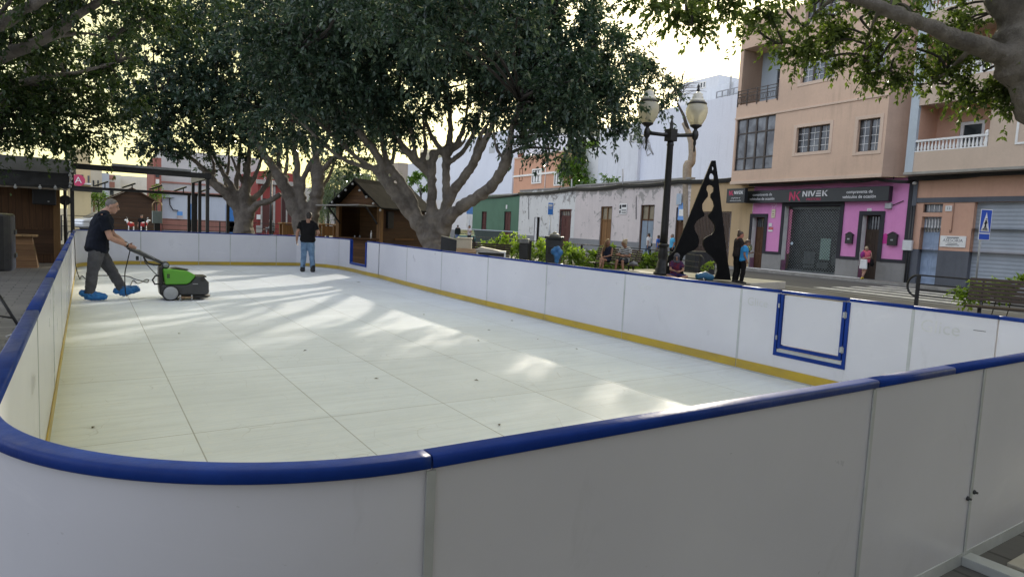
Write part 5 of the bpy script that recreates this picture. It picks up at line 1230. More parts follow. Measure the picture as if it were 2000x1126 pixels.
MB().hexa([(-8,yf,z0),(xe,yf,z0),(xe,yf+.12,z0),(-8,yf+.12,z0)],[(-8,yf+.12,z1),(xe,yf+.12,z1),(xe,yf+.24,z1),(-8,yf+.24,z1)]).build('roof_panel', roof_felt, k1, W=True, bevel=.01)
MB().hexa([(-8,yf+.06,z1+.005),(xe+.04,yf+.06,z1+.005),(xe+.04,yf+.28,z1+.005),(-8,yf+.28,z1+.005)],[(-8,yf+.5,z2),(xe+.04,yf+.5,z2),(xe+.04,yf+3.6,z2),(-8,yf+3.6,z2)]).build('roof', roof_felt2, k1, W=True, bevel=.01)
MB().box(-8,xe-.05,yf+.02,yf+.1,z0-.05,z0-.004).build('roof_edge_trim', M('trim_tan',(.3,.25,.18),(.2,.16,.12)), k1, W=True)
for i, (px, py) in enumerate(((139,318),(137,326),(140,334),(137,342),(139,349),(138,358),(137,364),(78,366),(108,367),(30,365))):
    p = ony(px,py,yf-.06); b = MB().ball(p,(.045,.045,.05),8,6); b.lathe(p+Vector((0,0,.03)),[(.02,0),(.02,.05)],6); b.build('light_bulb', bulb_m, k1, W=True)
mb = MB().tube([ony(px,py-2,yf-.06) for px,py in ((30,362),(78,364),(108,365),(137,363),(140,334),(139,316))],.009,4); mb.build('bulb_cable', black_metal, k1, W=True)
sp = thing('wall_speaker', 'black loudspeaker hung high on the kiosk wall', 'loudspeaker', tuple(ony(86,380,KY-.25)))
c = ony(87,380,KY-.22); w_, h_ = .29, .30
MB().hexa([(c.x-w_,c.y-.2,c.z-h_),(c.x+w_,c.y-.2,c.z-h_),(c.x+w_*.7,c.y+.18,c.z-h_),(c.x-w_*.7,c.y+.18,c.z-h_)],[(c.x-w_,c.y-.2,c.z+h_),(c.x+w_,c.y-.2,c.z+h_),(c.x+w_*.7,c.y+.18,c.z+h_),(c.x-w_*.7,c.y+.18,c.z+h_)]).build('cabinet', black_metal, sp, W=True, bevel=.03)
MB().box(c.x-w_*.85,c.x+w_*.85,c.y-.215,c.y-.2,c.z-h_*.85,c.z+h_*.85).build('speaker_grille', M('grille_cloth',(.02,.02,.021),(.03,.03,.03),60,.8,.3), sp, W=True)
MB().box(c.x+.08,c.x+.12,c.y-.225,c.y-.214,c.z-h_*.7,c.z-h_*.6).build('badge', steel, sp, W=True)
# wooden counter by the kiosk
p = ground_at(44,17.6); ct = thing('bar_table', 'small slanting wooden serving counter standing by the kiosk', 'table', tuple(p))
zt_ = at(50,462,17.6).z
MB().hexa([(p.x-.95,p.y-.25,p.z),(p.x+.33,p.y-.25,p.z),(p.x+.33,p.y+.5,p.z),(p.x-.95,p.y+.5,p.z)],[(p.x-.9,p.y-.1,zt_),(p.x+.2,p.y-.1,zt_),(p.x+.2,p.y+.4,zt_),(p.x-.9,p.y+.4,zt_)]).build('front_panel', wood('counter_planks',(.27,.145,.06),(.17,.088,.036),2,.14), ct, W=True)
MB().box(p.x-1.0,p.x+.32,p.y-.2,p.y+.45,zt_+.002,zt_+.05).build('table_top', wood('counter_top',(.4,.26,.12),(.3,.18,.08),0,.2), ct, W=True, bevel=.008)
# loudspeaker on tripod close to the left edge
T0 = Vector((-.98,9.9,PLAZA)); q = ony(12,472,9.9)
st_ = thing('speaker_stand', 'black tripod stand beside the blue rail at the left edge', 'speaker stand', tuple(T0))
MB().tube([(T0.x,T0.y,.25),(T0.x,T0.y,q.z-.25)],.02,10).build('pole', black_metal, st_, W=True); MB().lathe((T0.x,T0.y,.62),[(.035,0),(.035,.14)],12).build('collar', black_metal, st_, W=True)
for a in (-25,95,215):
    e = T0+Vector((.42*math.cos(R(a)),.42*math.sin(R(a)),.02)); l = MB().tube([(T0.x,T0.y,.72),tuple(e)],.017,8).build('leg', black_metal, st_, W=True)
    MB().ball(e,(.03,.03,.025),8,6).build('rubber_foot', rubber, l, W=True)
    MB().tube([(T0.x,T0.y,.3),tuple(T0.lerp(e,.6)+Vector((0,0,.3)))],.011,6).build('brace', black_metal, st_, W=True)
sp = thing('loudspeaker', 'large black loudspeaker on the tripod at the left edge', 'loudspeaker', (T0.x,T0.y,q.z-.3))
hz = .34; prof = [(-.5,-.24),(.13,-.26),(.2,-.22),(.215,-.1),(.215,.1),(.2,.2),(.13,.24),(-.5,.22)]
mb = MB(); xq = T0.x+.04
mb.extrude([(xq+a,T0.y+b,q.z-hz) for a,b in prof],(0,0,2*hz)); mb.build('cabinet', black_metal, sp, W=True, bevel=.03)
for z in (.12,-.16): MB().box(xq+.2,xq+.232,T0.y-.09,T0.y+.09,q.z+z-.03,q.z+z+.03).build('handle', M('worn_black',(.05,.05,.05),(.03,.03,.03)), sp, W=True, bevel=.01)
cw = MB(); pts = [(-.86,10.3,PLAZA+.012),(-.6,11.0,PLAZA+.012),(-.5,11.4,PLAZA+.02),(-.36,11.6,PLAZA+.012)]; cw.tube(pts,.012,6)
tag(cw.build('white_cable', white_paint), 'thin white cable lying on the dark paving beside the left boards', 'cable')
# ---- steel pergola frames behind the far boards
def pergola(name, label, posts, beams, post_r=.05):
    t_ = thing(name, label, 'pergola', (posts[0][0].x, posts[0][0].y, PLAZA))
    for a, ztop_ in posts: MB().box(a.x-post_r,a.x+post_r,a.y-post_r,a.y+post_r,PLAZA,ztop_).box(a.x-.11,a.x+.11,a.y-.11,a.y+.11,PLAZA,PLAZA+.03).build('post', black_metal, t_, W=True)
    for a, b, w__, h__, m_ in beams: MB().bar(a,b,w__,h__).build('beam', m_, t_, W=True)
    return t_
Yp = 23.2
A = ony(142,450,Yp); A.z = 0; za = ony(142,325,Yp).z; B_ = ony(405,440,Yp); zb2 = ony(405,343,Yp).z; zz = (za+zb2)/2
B2 = ony(390,440,25.2); B3 = ony(377,440,27)
pg = pergola('steel_pergola', 'black steel pergola with a pale top beam behind the far rink boards', [(A,zz-.1),(B_,zz-.1),(B2,zz-.1),(B3,zz-.1)],
 [((A.x-.1,Yp,zz),(B_.x+.1,Yp,zz),.16,.16,black_metal),((A.x+1.0,Yp-.05,zz+.12),(B_.x-.5,Yp-.05,zz+.12),.3,.07,M('pale_beam',(.3,.31,.31),(.22,.22,.22),3,.5)),((B_.x,Yp,zz-.0),(B3.x,27,zz-.0),.14,.2,black_metal),((A.x,Yp,zz),(A.x,27,zz),.14,.16,black_metal)])
MB().bar((A.x,Yp-.4,ony(142,370,Yp).z),(ony(198,374,Yp).x,Yp-.2,ony(198,374,Yp).z),.12,.09).build('side_arm', dark_metal, pg, W=True)
Y2 = 31.0
C1 = ony(369,440,Y2+1.5); C2 = ony(382,440,Y2); C0 = ony(128,440,Y2); zq = ony(380,380,Y2).z
p2_ = pergola('steel_pergola', 'second black steel frame with small spotlights, lower behind the first', [(C1,zq),(C2,zq),(C0,zq),(ony(445,440,Y2),zq)],
 [((C0.x,Y2,zq),(ony(446,380,Y2).x,Y2,zq),.12,.1,black_metal),((C0.x,Y2+1.5,zq+.05),(ony(440,380,Y2+1.5).x,Y2+1.5,zq+.05),.1,.1,black_metal)], .06)
for px in (205,258,310,358,404):
    x = ony(px,370,Y2).x; mb = MB().bar((x-.35,Y2-.15,zq+.1),(x+.1,Y2-.05,zq+.3),.16,.06); mb.bar((x,Y2,zq+.04),(x,Y2-.05,zq+.22),.04,.04); mb.build('spotlight', black_metal, p2_, W=True)
dsk = ony(127,391,26); tag(MB().lathe(dsk,[(.17,0),(.17,.05)],18,(0,1,0)).tube([dsk+Vector((0,.03,.0)),dsk+Vector((0,.03,.75))],.02,5).tube([dsk+Vector((0,.03,0)),(dsk.x,dsk.y+.03,PLAZA)],.05,6).build('round_sign', dark_metal), 'round dark sign on a post between kiosk and pergola', 'sign')
# low pale wall/step behind the left corner
tag(MB().box(-1.6,1.6,26,26.4,PLAZA,.42).build('low_wall', concrete, bevel=.02), 'low pale concrete kerb wall behind the left far corner of the rink', 'wall')
# ---- brown gabled hut
hd = 44; p = ground_at(258,hd); hut = thing('wooden_hut', 'brown gabled wooden hut standing behind the man with the scrubber', 'hut', tuple(p))
zpk = at(258,369,hd).z; zev = at(258,391,hd).z; hw = abs(at(302,400,hd).x-at(215,400,hd).x)/2*1.1
hx = p.x; hut_m = wood('hut_planks',(.085,.045,.022),(.055,.03,.016),2,.14)
MB().extrude([(hx-hw,p.y,PLAZA),(hx+hw,p.y,PLAZA),(hx+hw,p.y,zev),(hx,p.y,zpk),(hx-hw,p.y,zev)],(0,2.6,0)).build('wall', hut_m, hut, W=True)
mb = MB()
for s_ in (-1,1): mb.hexa([(hx,p.y-.25,zpk+.02),(hx+s_*(hw+.2),p.y-.25,zev-.09),(hx+s_*(hw+.2),p.y+2.8,zev-.09),(hx,p.y+2.8,zpk+.02)],[(hx,p.y-.25,zpk+.1),(hx+s_*(hw+.2),p.y-.25,zev-.01),(hx+s_*(hw+.2),p.y+2.8,zev-.01),(hx,p.y+2.8,zpk+.1)])
mb.build('roof', kiosk_dark, hut, W=True)
MB().box(hx-hw*.85,hx+hw*.85,p.y-.03,p.y-.002,1.05,1.14).build('counter_ledge', kiosk_dark, hut, W=True)
# electrical cabinet with brass loops
p = ground_at(307,30); eb = thing('utility_cabinet', 'grey green utility cabinet with brass hoops on top near the hut', 'cabinet', tuple(p))
c0, c1 = at(307,436,30).z, at(307,412,30).z; MB().box(p.x-.2,p.x+.2,p.y-.15,p.y+.15,c0,c1).build('cabinet_box', M('cabinet_green',(.22,.27,.25),(.17,.21,.2),4,.55), eb, W=True, bevel=.02)
MB().box(p.x-.12,p.x+.12,p.y-.1,p.y+.1,PLAZA,c0-.001).build('plinth', black_metal, eb, W=True)
zt3 = at(307,394,30).z; brass = M('brass',(.42,.3,.16),(.3,.2,.1),8,.4,metal=.6)
for dy in (-.1,.1): MB().tube([(p.x-.18,p.y+dy,c1),(p.x-.18,p.y+dy,zt3-.1),(p.x-.1,p.y+dy,zt3),(p.x+.1,p.y+dy,zt3),(p.x+.18,p.y+dy,zt3-.1),(p.x+.18,p.y+dy,c1)],.022,7).build('hoop', brass, eb, W=True)
MB().tube([(p.x+.15,p.y,.35),(p.x+.7,p.y-.1,.05)],.03,6).build('handrail', dark_metal, eb, W=True)
# red and white ride-on animals
red_toy = M('toy_red',(.5,.03,.03),(.42,.025,.025),6,.45); 
def toy(px, d, label, flip):
    p = ground_at(px,d); t_ = thing('ride_on_animal', label, 'ride-on toy', tuple(p), 0, 'ride-on animals by the hut'); z = at(px,438,d).z; s_ = flip*.55
    MB().tube([(p.x-.3*s_,p.y,z),(p.x,p.y,z-.03),(p.x+.28*s_,p.y,z+.08)],[.10,.14,.10],8).build('body', red_toy, t_, W=True)
    MB().tube([(p.x+.25*s_,p.y,z+.05),(p.x+.36*s_,p.y,z+.22)],[.07,.055],7).ball((p.x+.46*s_,p.y,z+.24),(.09,.06,.06),8,6).build('head', white_paint, t_, W=True)
    for a in (-.22,.2): MB().tube([(p.x+a*s_,p.y,z),(p.x+a*s_*1.3,p.y,PLAZA)],.035,6).build('leg', white_paint, t_, W=True)
    MB().tube([(p.x+.36*s_,p.y,z+.26),(p.x+.3*s_,p.y,z+.36),(p.x+.42*s_,p.y,z+.4)],.018,5).build('antler', white_paint, t_, W=True)
    MB().ball((p.x-.02,p.y,z+.1),(.09,.1,.04),8,6).build('saddle', white_paint, t_, W=True)
toy(256,38.6,'red and white ride-on toy animal left of the dark clothed child',-1); toy(281,38,'red and white ride-on toy animal beside the utility cabinet',1)
# ---- railing round the square behind the rink
def railing(name, label, pts, zt, zb=PLAZA, rails=(.0,.3,.6), step=2.0, r_=.022, m=black_metal, curl=None):
    t_ = thing(name, label, 'railing', (pts[0][0],pts[0][1],zb)); mb = MB()
    P = [Vector((q[0],q[1],0)) for q in pts]; Z = zt if hasattr(zt,'__len__') else [zt]*len(P)
    for i in range(len(P)-1):
        for k, dz in enumerate(rails):
            mb.bar(P[i]+Vector((0,0,Z[i]-dz)), P[i+1]+Vector((0,0,Z[i+1]-dz)), r_*(3 if k == 0 else 1.4), r_*(1.6 if k == 0 else 1.4))
    mb.build('rail', m, t_, W=True)
    for i in range(len(P)-1):
        n = max(1,int((P[i+1]-P[i]).length/step))
        for j in range(n+(1 if i == len(P)-2 else 0)):
            s_ = j/n; q = P[i].lerp(P[i+1],s_); z = Z[i]+(Z[i+1]-Z[i])*s_
            MB().box(q.x-r_*1.5,q.x+r_*1.5,q.y-r_*1.5,q.y+r_*1.5,zb,z).build('post', m, t_, W=True)
    if curl:
        end, dr, z = curl; dr = Vector(dr).normalized(); e = Vector((end[0],end[1],0)); q = [e+dr*(.28*math.sin(a))+Vector((0,0,z-.30-.3*math.cos(a)*-1)) for a in [math.pi*k/10 for k in range(11)]]
        MB().tube(q,r_*1.2,6).build('curled_end', m, t_, W=True)
    return t_
a, b = ony(120,440,40), ony(560,445,40)
railing('plaza_railing','thin black railing along the far end of the square behind the pergola',[(a.x,a.y),(b.x,b.y)],ony(340,429,40).z,rails=(0,.3,.55),step=3.5,r_=.02)
# ---- houses at the far end of the square
def zrow(name, label, Y, px0, px1, ytop, m, ybot=None, cat='house'):
    x0, x1, z = ony(px0,420,Y).x, ony(px1,420,Y).x, ony((px0+px1)/2,ytop,Y).z; t_ = thing(name,label,cat,((x0+x1)/2,Y,WALK))
    MB().box(x0,x1,Y,Y+8,-.2,z).build('wall',m,t_,W=True); return t_, x0, x1, z
def zr(Y,x0,x1,y0,y1): xm,ym=(x0+x1)/2,(y0+y1)/2; return ony(x0,ym,Y).x, ony(x1,ym,Y).x, ony(xm,y1,Y).z, ony(xm,y0,Y).z
def zbox(t_, name, m, Y, x0,x1,y0,y1, out=.06, out2=.002):
    a,b,c,d = zr(Y,x0,x1,y0,y1); return MB().box(a,b,Y-out,Y-out2,c,d).build(name,m,t_,W=True)
YB = 66
bl_w = plaster('pale_blue_wash',(.55,.60,.66),(.47,.53,.6),(.42,.42,.42),-.02,.2); brick_d = plaster('brick_red_dado',(.36,.18,.14),(.28,.14,.11),streak=.3)
t_, x0, x1, z = zrow('blue_house','pale blue low house with blue doors and brick coloured dado behind the pergola',YB,317,500,378,bl_w)
zbox(t_,'dado',brick_d,YB,317,500,430,452); zbox(t_,'string_course',brick_d,YB,317,500,377,381,.25)
bd = M('blue_door',(.05,.22,.55),(.04,.18,.46),4,.5)
zbox(t_,'door',bd,YB,367,381,398,450); zbox(t_,'door',bd,YB,441,463,400,455)
zbox(t_,'blue_notice',M('notice_blue',(.1,.3,.7),(.14,.35,.7),5,.5),YB,346,356.5,413,420.5); nb = zbox(t_,'meter_box',M('meter_pale',(.55,.5,.48),(.45,.4,.4),4,.6),YB,346,356.5,421,428,.14)
mb = MB(); P = [ony(a,b,YB-.15) for a,b in ((318,386),(331,387),(341,386),(331,388),(332,400),(338,410),(348,411))]; mb.tube(P,.05,5); mb.build('cable',black_metal,t_,W=True)
t2_, x0, x1, z = zrow('upper_house','grey white weathered upper house rising behind the pale blue house',YB+7,314,505,300,plaster('patched_white',(.5,.49,.47),(.42,.41,.4),(.36,.34,.32),.0,.4))
zbox(t2_,'string_course',brick_d,YB+7,314,505,360,363,.1)
t3_, x0, x1, z = zrow('red_pier','narrow brick red house corner with small windows above the hut',YB-1,301,315.5,308,plaster('brick_red_paint',(.33,.13,.105),(.28,.11,.09),streak=.2))
zbox(t3_,'window',glass_dark,YB-1,304,311,326,346); zbox(t3_,'white_panel',white_paint,YB-1,304,311,350,359)
t4_, x0, x1, z = zrow('far_pale_house','long pale weathered wall of a house far down the street above the hut',96,232,303,345,plaster('far_patched',(.60,.57,.50),(.52,.49,.43),(.42,.4,.36),.0,.4))
t5_, x0, x1, z = zrow('far_pale_house','far house with a red and white banded pier left of the hut',90,213,236,341,plaster('far_white',(.58,.56,.5),(.5,.48,.43)))
zbox(t5_,'red_band',brick_d,90,213,224,342,351); zbox(t5_,'red_band',brick_d,90,213,224,355,366); zbox(t5_,'window',glass_dark,90,215,222,368,381)
t6_, x0, x1, z = zrow('cream_house','tall cream house with a round pink sign beside the kiosk',58,132,178,290,plaster('cream_plaster',(.60,.50,.29),(.54,.45,.27),streak=.25))
zbox(t6_,'window',glass_dark,58,147,163,341,361); zbox(t6_,'window',glass_dark,58,171,175,343,360); zbox(t6_,'canopy',white_paint,58,132,178,357,360,.8)
c = ony(153,352,57.2); sgn = MB().lathe(c,[(.42,0),(.42,.12)],24,(0,-1,0)).build('round_sign',M('sign_rose',(.55,.06,.14),(.5,.05,.12)),t6_,W=True)
text_mesh(MB(),'A',(c.x,c.y-.13,c.z),(1,0,0),(0,0,1),.62).build('sign_lettering',white_paint,sgn,W=True,fix=False)
t7_, x0, x1, z = zrow('cream_house','pale yellow house with shuttered windows further down the street',72,176,200,333,plaster('yellow_plaster',(.58,.53,.40),(.5,.46,.35),streak=.25))
for a_,b_ in ((181,184),(190,193)): zbox(t7_,'window',glass_dark,72,a_,b_,352,364); zbox(t7_,'window',door_honey,72,a_-8,a_-5,392,438)
t8_, x0, x1, z = zrow('grey_house','bluish grey house with a flat top between the cream and the red banded house',84,197,214,338,plaster('grey_blue_plaster',(.45,.48,.51),(.38,.41,.44)))
t9_, x0, x1, z = zrow('red_house','red house with pale pilasters and brown plank doors between the two laurels',YB-2,503,572,336,plaster('red_paint',(.28,.06,.052),(.23,.05,.043),streak=.2))
for a_,b_ in ((509,512),(533,537),(557,561)): zbox(t9_,'pilaster',concrete,YB-2,a_,b_,363,452,.1)
zbox(t9_,'cornice',concrete,YB-2,500,572,353,361,.4); zbox(t9_,'plinth',concrete,YB-2,500,511,440,455,.08)
zbox(t9_,'door',door_red,YB-2,512,533,400,452,.04); zbox(t9_,'fanlight',glass_dark,YB-2,512,533,388,399,.03); zbox(t9_,'door',door_red,YB-2,561,571,400,452,.04)
zbox(t9_,'meter_box',white_paint,YB-2,501,508,419,428,.2)
text_mesh(MB(),'S',(ony(517,350,YB-2).x,YB-2.02,ony(517,350,YB-2).z),(1,0,0),(0,0,1),.5).build('wall_lettering',white_paint,t9_,W=True,fix=False)
t10_, x0, x1, z = zrow('far_house','pale house at the end of the square behind the feathery trees',92,560,800,372,plaster('far_plaster',(.5,.47,.43),(.43,.4,.37),streak=.3))
zbox(t10_,'brown_sign',M('terracotta_panel',(.42,.17,.1),(.35,.14,.09)),92,624,632,414,440)
t11_, x0, x1, z = zrow('far_tower','pale block with a shadowed side above the kiosk roof',88,700,722,339,plaster('far_block',(.62,.6,.55),(.55,.53,.5)))
t12_, x0, x1, z = zrow('stone_house','rough stone coloured house beside the kiosk roof',80,775,794,318,plaster('stone_plaster',(.40,.34,.27),(.3,.26,.21),(.5,.45,.38),.03,.4))
# clipped street trees and parked car at the left
simple_tree('clipped_tree','small round clipped tree in the street left of the hut',191,436,50,[(192,390,50,.55),(184,393,50,.45),(201,394,50,.5),(206,388,50,.4),(190,382,50,.4),(199,400,50,.35),(183,385,50,.35)],leaf_round,.15,2.2,61,.08)
simple_tree('clipped_tree','small clipped tree peeping out right of the hut roof',306,436,52,[(304,378,52,.5),(298,376,52,.4),(310,382,52,.45),(306,372,52,.35)],leaf_round,.15,2.2,62,.07)
def car(label, p, rz, paint, s=1.0):
    t_ = thing('parked_car', label, 'car', tuple(p), rz); V_ = lambda x,z: (x,0,z)
    prof = [(-1.95,.3),(-1.98,.62),(-1.85,.86),(-1.2,.94),(-.65,1.38),(.75,1.42),(1.45,1.0),(1.95,.9),(2.02,.55),(1.95,.3)]
    MB().extrude([(x,-.82,z) for x,z in prof],(0,1.64,0)).build('body',paint,t_,bevel=.08)
    MB().extrude([(x,-.835,z) for x,z in ((-1.05,.96),(-.6,1.32),(.7,1.35),(1.25,1.0))],(0,1.67,0)).build('side_window',glass_dark,t_)
    MB().quad((-1.24,-.7,.97),(-1.24,.7,.97),(-.7,.62,1.36),(-.7,-.62,1.36)).build('windscreen',glass_sky,t_)
    MB().quad((1.47,-.7,1.03),(1.47,.7,1.03),(.82,.62,1.40),(.82,-.62,1.40)).build('rear_window',glass_dark,t_)
    for x in (-1.25,1.3):
        for y in (-.8,.8): w__ = MB().lathe((x,y-.1,.31),[(.2,0),(.31,.02),(.31,.18),(.2,.2)],18,(0,1,0)).build('wheel',rubber,t_); MB().lathe((x,y-.11 if y<0 else y+.09,.31),[(.17,0),(.17,.02)],14,(0,1,0)).build('rim',steel,w__)
    for y in (-.6,.6): MB().ball((-1.9,y,.7),(.08,.16,.09),8,6).build('headlight',white_paint,t_)
    MB().box(-2.03,-1.9,-.75,.75,.33,.48).build('bumper',dark_metal,t_,bevel=.03)
car('white parked car partly hidden behind the man with the scrubber',ground_at(212,48,PLAZA),R(200),M('car_white',(.6,.62,.63),(.55,.57,.58),2,.25,coat=.5))
car('dark green parked car beside the two men at the green house',ground_at(908,66,ROAD),R(250),M('car_green',(.01,.10,.085),(.008,.08,.07),2,.25,coat=.6))
# ---- feathery trees, a row of slim trunks behind the kiosk
for i,(px,d,dy) in enumerate(((640,52,0),(655,50,8),(668,53,-4),(684,51,6),(700,54,0),(716,52,5),(628,55,4),(735,54,0))):
    simple_tree('feathery_tree',['grey green feathery tree with a slim pale trunk, leftmost behind the jeans man','second feathery slim tree from the left behind the tables','third slim feathery tree, tallest above the tables','fourth slim feathery tree left of the kiosk awning','fifth slim feathery tree over the kiosk awning','slim feathery tree just behind the kiosk gable','slim feathery tree half hidden by the twin stemmed laurel','last slim feathery tree behind the kiosk ridge'][i],px,440,d,
     [(px,395+dy,d,1.0),(px-8,375+dy,d,.9),(px+9,368+dy,d,.9),(px-3,350+dy,d,.9),(px+7,338+dy,d,.8),(px-10,402+dy,d,.7),(px+12,398+dy,d,.7),(px-2,325+dy,d,.7)],leaf_fir,.3,.75,70+i,.1,nt=10,nl=8,twig=.9,droop=.7,group='row of feathery trees',W=.16)
# ---- lamp with one globe behind the laurels
p = ground_at(531,36); g_ = at(530,342,36); l2 = thing('street_lamp','street lamp with a round pale globe half hidden by the laurel limbs','street lamp',tuple(p))
MB().tube([(g_.x,g_.y,PLAZA),(g_.x,g_.y,g_.z-.25)],[.09,.05],10).build('pole',black_metal,l2,W=True); globe_m = M('globe_cream',(.66,.62,.52),(.56,.53,.45),4,.3); MB().ball(g_,(.22,.22,.26),14,10).build('globe',globe_m,l2,W=True)
p = ground_at(553,40); tag(MB().box(p.x-.12,p.x+.12,p.y-.12,p.y+.12,PLAZA,at(553,375,40).z).build('pillar',M('dark_red_post',(.06,.02,.02),(.04,.015,.015))),'dark slim post in front of the red house','post')
# ---- wooden tables behind the far boards
tw_ = wood('table_planks',(.36,.20,.08),(.25,.135,.055),0,.14)
def ptable(px, d, w_, ytop, label):
    p = ground_at(px,d); z = at(px,ytop,d).z; t_ = thing('wooden_table',label,'table',tuple(p),0,'wooden tables beyond the rink')
    MB().box(p.x-w_/2,p.x+w_/2,p.y-.4,p.y+.4,z-.06,z).build('table_top',tw_,t_,W=True,bevel=.008)
    for sx in (-1,1):
        for sy in (-1,1): MB().box(p.x+sx*(w_/2-.12)-.06,p.x+sx*(w_/2-.12)+.06,p.y+sy*.3-.06,p.y+sy*.3+.06,PLAZA,z-.061).build('leg',tw_,t_,W=True)
    MB().box(p.x-w_/2+.1,p.x+w_/2-.1,p.y-.32,p.y-.29,z-.55,z-.1).build('front_panel',tw_,t_,W=True)
ptable(566,31,.95,435,'plank table left of the jeans man'); ptable(590,33,.7,436,'tall wooden table directly behind the jeans man'); ptable(643,31,1.0,437,'wooden table right of the jeans man'); ptable(672,30,.95,439,'plank table nearest the kiosk awning')
p = ground_at(700,30); pt = thing('planter','leafy planter with a teal cloth beside the kiosk','planter',tuple(p)); MB().box(p.x-.5,p.x+.3,p.y-.25,p.y+.25,PLAZA,.75).build('box',M('teal_cloth',(.03,.10,.11),(.02,.07,.08)),pt,W=True,bevel=.02)
V,ti,_ = spray(blobs_px([(688,432,30,.3),(696,434,30,.25),(680,436,30,.2)]),3,.13,seed=81,nt=7,nl=7,twig=.3); leaf_object('leaves',V,ti,leaf_hedge,pt)
# ---- kiosk with awning beside the big laurel
C_ = ground_at(742,25); k2 = thing('market_kiosk','brown kiosk with a raised awning flap and open counter beside the big laurel','kiosk',tuple(C_),R(30))
L_, W_, ze, zp = 3.0, 2.1, 2.34, 3.2
MB().wall(0,L_,0,ze,0).quad((L_,0,0),(L_,W_,0),(L_,W_,ze),(L_,0,ze)).quad((0,W_,0),(L_,W_,0),(L_,W_,ze),(0,W_,ze)).build('wall',kiosk_dark,k2,fix=False)
MB().box(0,.08,.12,W_,0,.98).build('front_wall',kiosk_wood,k2); MB().poly([(.02,0,ze-.05),(.02,W_,ze-.05),(.02,W_/2,zp)]).build('gable',kiosk_wood,k2,fix=False)
MB().box(-.06,.12,-.06,.12,0,ze).build('corner_post',tw_,k2,bevel=.01); MB().box(-.06,.1,W_-.1,W_+.06,0,ze).build('corner_post',tw_,k2,bevel=.01)
MB().box(-.22,.3,.0,W_,.985,1.03).build('counter',kiosk_wood,k2,bevel=.008)
MB().box(1.2,1.25,.1,W_-.1,.0,ze).build('inner_wall',wood('inner_planks',(.24,.135,.06),(.16,.09,.04),2,.2),k2); MB().box(.1,1.15,.2,W_-.1,ze-.1,ze-.06).build('ceiling_board',kiosk_dark,k2)
mb = MB()
for s_ in (0,1):
    y0 = -.3 if s_ == 0 else W_+.3; mb.hexa([(-.35,y0,ze-.18),(L_+.3,y0,ze-.18),(L_+.3,W_/2,zp),(-.35,W_/2,zp)],[(-.35,y0,ze-.12),(L_+.3,y0,ze-.12),(L_+.3,W_/2,zp+.07),(-.35,W_/2,zp+.07)])
dk_felt = M('dark_felt',(.03,.028,.026),(.018,.017,.016),3,.95,.3,40,spec=.05); mb.build('roof',dk_felt,k2,fix=True); MB().hexa([(-.37,.42,zp-.62),(L_+.32,.42,zp-.62),(L_+.32,W_/2,zp+.08),(-.37,W_/2,zp+.08)],[(-.37,.42,zp-.58),(L_+.32,.42,zp-.58),(L_+.32,W_/2,zp+.12),(-.37,W_/2,zp+.12)]).build('ridge_cap',dk_felt,k2)
MB().hexa([(-1.25,.02,ze-.09),(0,.02,ze-.09),(0,W_,ze-.09),(-1.25,W_,ze-.16)],[(-1.25,.02,ze-.05),(0,.02,ze-.04),(0,W_,ze-.04),(-1.25,W_,ze-.11)]).build('awning_flap',M('flap_pale',(.42,.41,.38),(.3,.29,.27),3,.7),k2)
for y in (.1,W_-.1): MB().bar((-.75,y,ze-.1),(.0,y,1.55),.05,.05).build('awning_strut',dark_metal,k2)
mb = MB()
for i in range(9): s_ = i/8; y = -.3+s_*(W_+.6); z = ze-.16+(zp-ze+.1)*(1-abs(2*s_-1)); mb.ball((-.4,y,z-.06),.05,7,5)
mb.build('bulb_string',bulb_m,k2)
MB().box(.35,.7,-.12,-.005,1.45,2.1).build('dark_panel',black_metal,k2,bevel=.01); MB().box(.9,2.2,-.035,-.003,.98,1.06).build('ledge',kiosk_wood,k2)
p = k2.matrix_world
for i,(y,h_,m_) in enumerate(((.35,.3,white_paint),(.9,.1,steel),(1.15,.09,steel))):
    q = Vector(C_)+Matrix.Rotation(R(30),3,'Z') @ Vector((-.08,y,1.03)); tag(MB().lathe(q,[(.035,0),(.035,h_*.7),(.015,h_*.85),(.015,h_)],10).build('bottle' if i == 0 else 'cup',m_),['white bottle standing on the kiosk counter','small metal cup on the kiosk counter next to the bottle','second metal cup further along the kiosk counter'][i],'bottle' if i == 0 else 'cup')
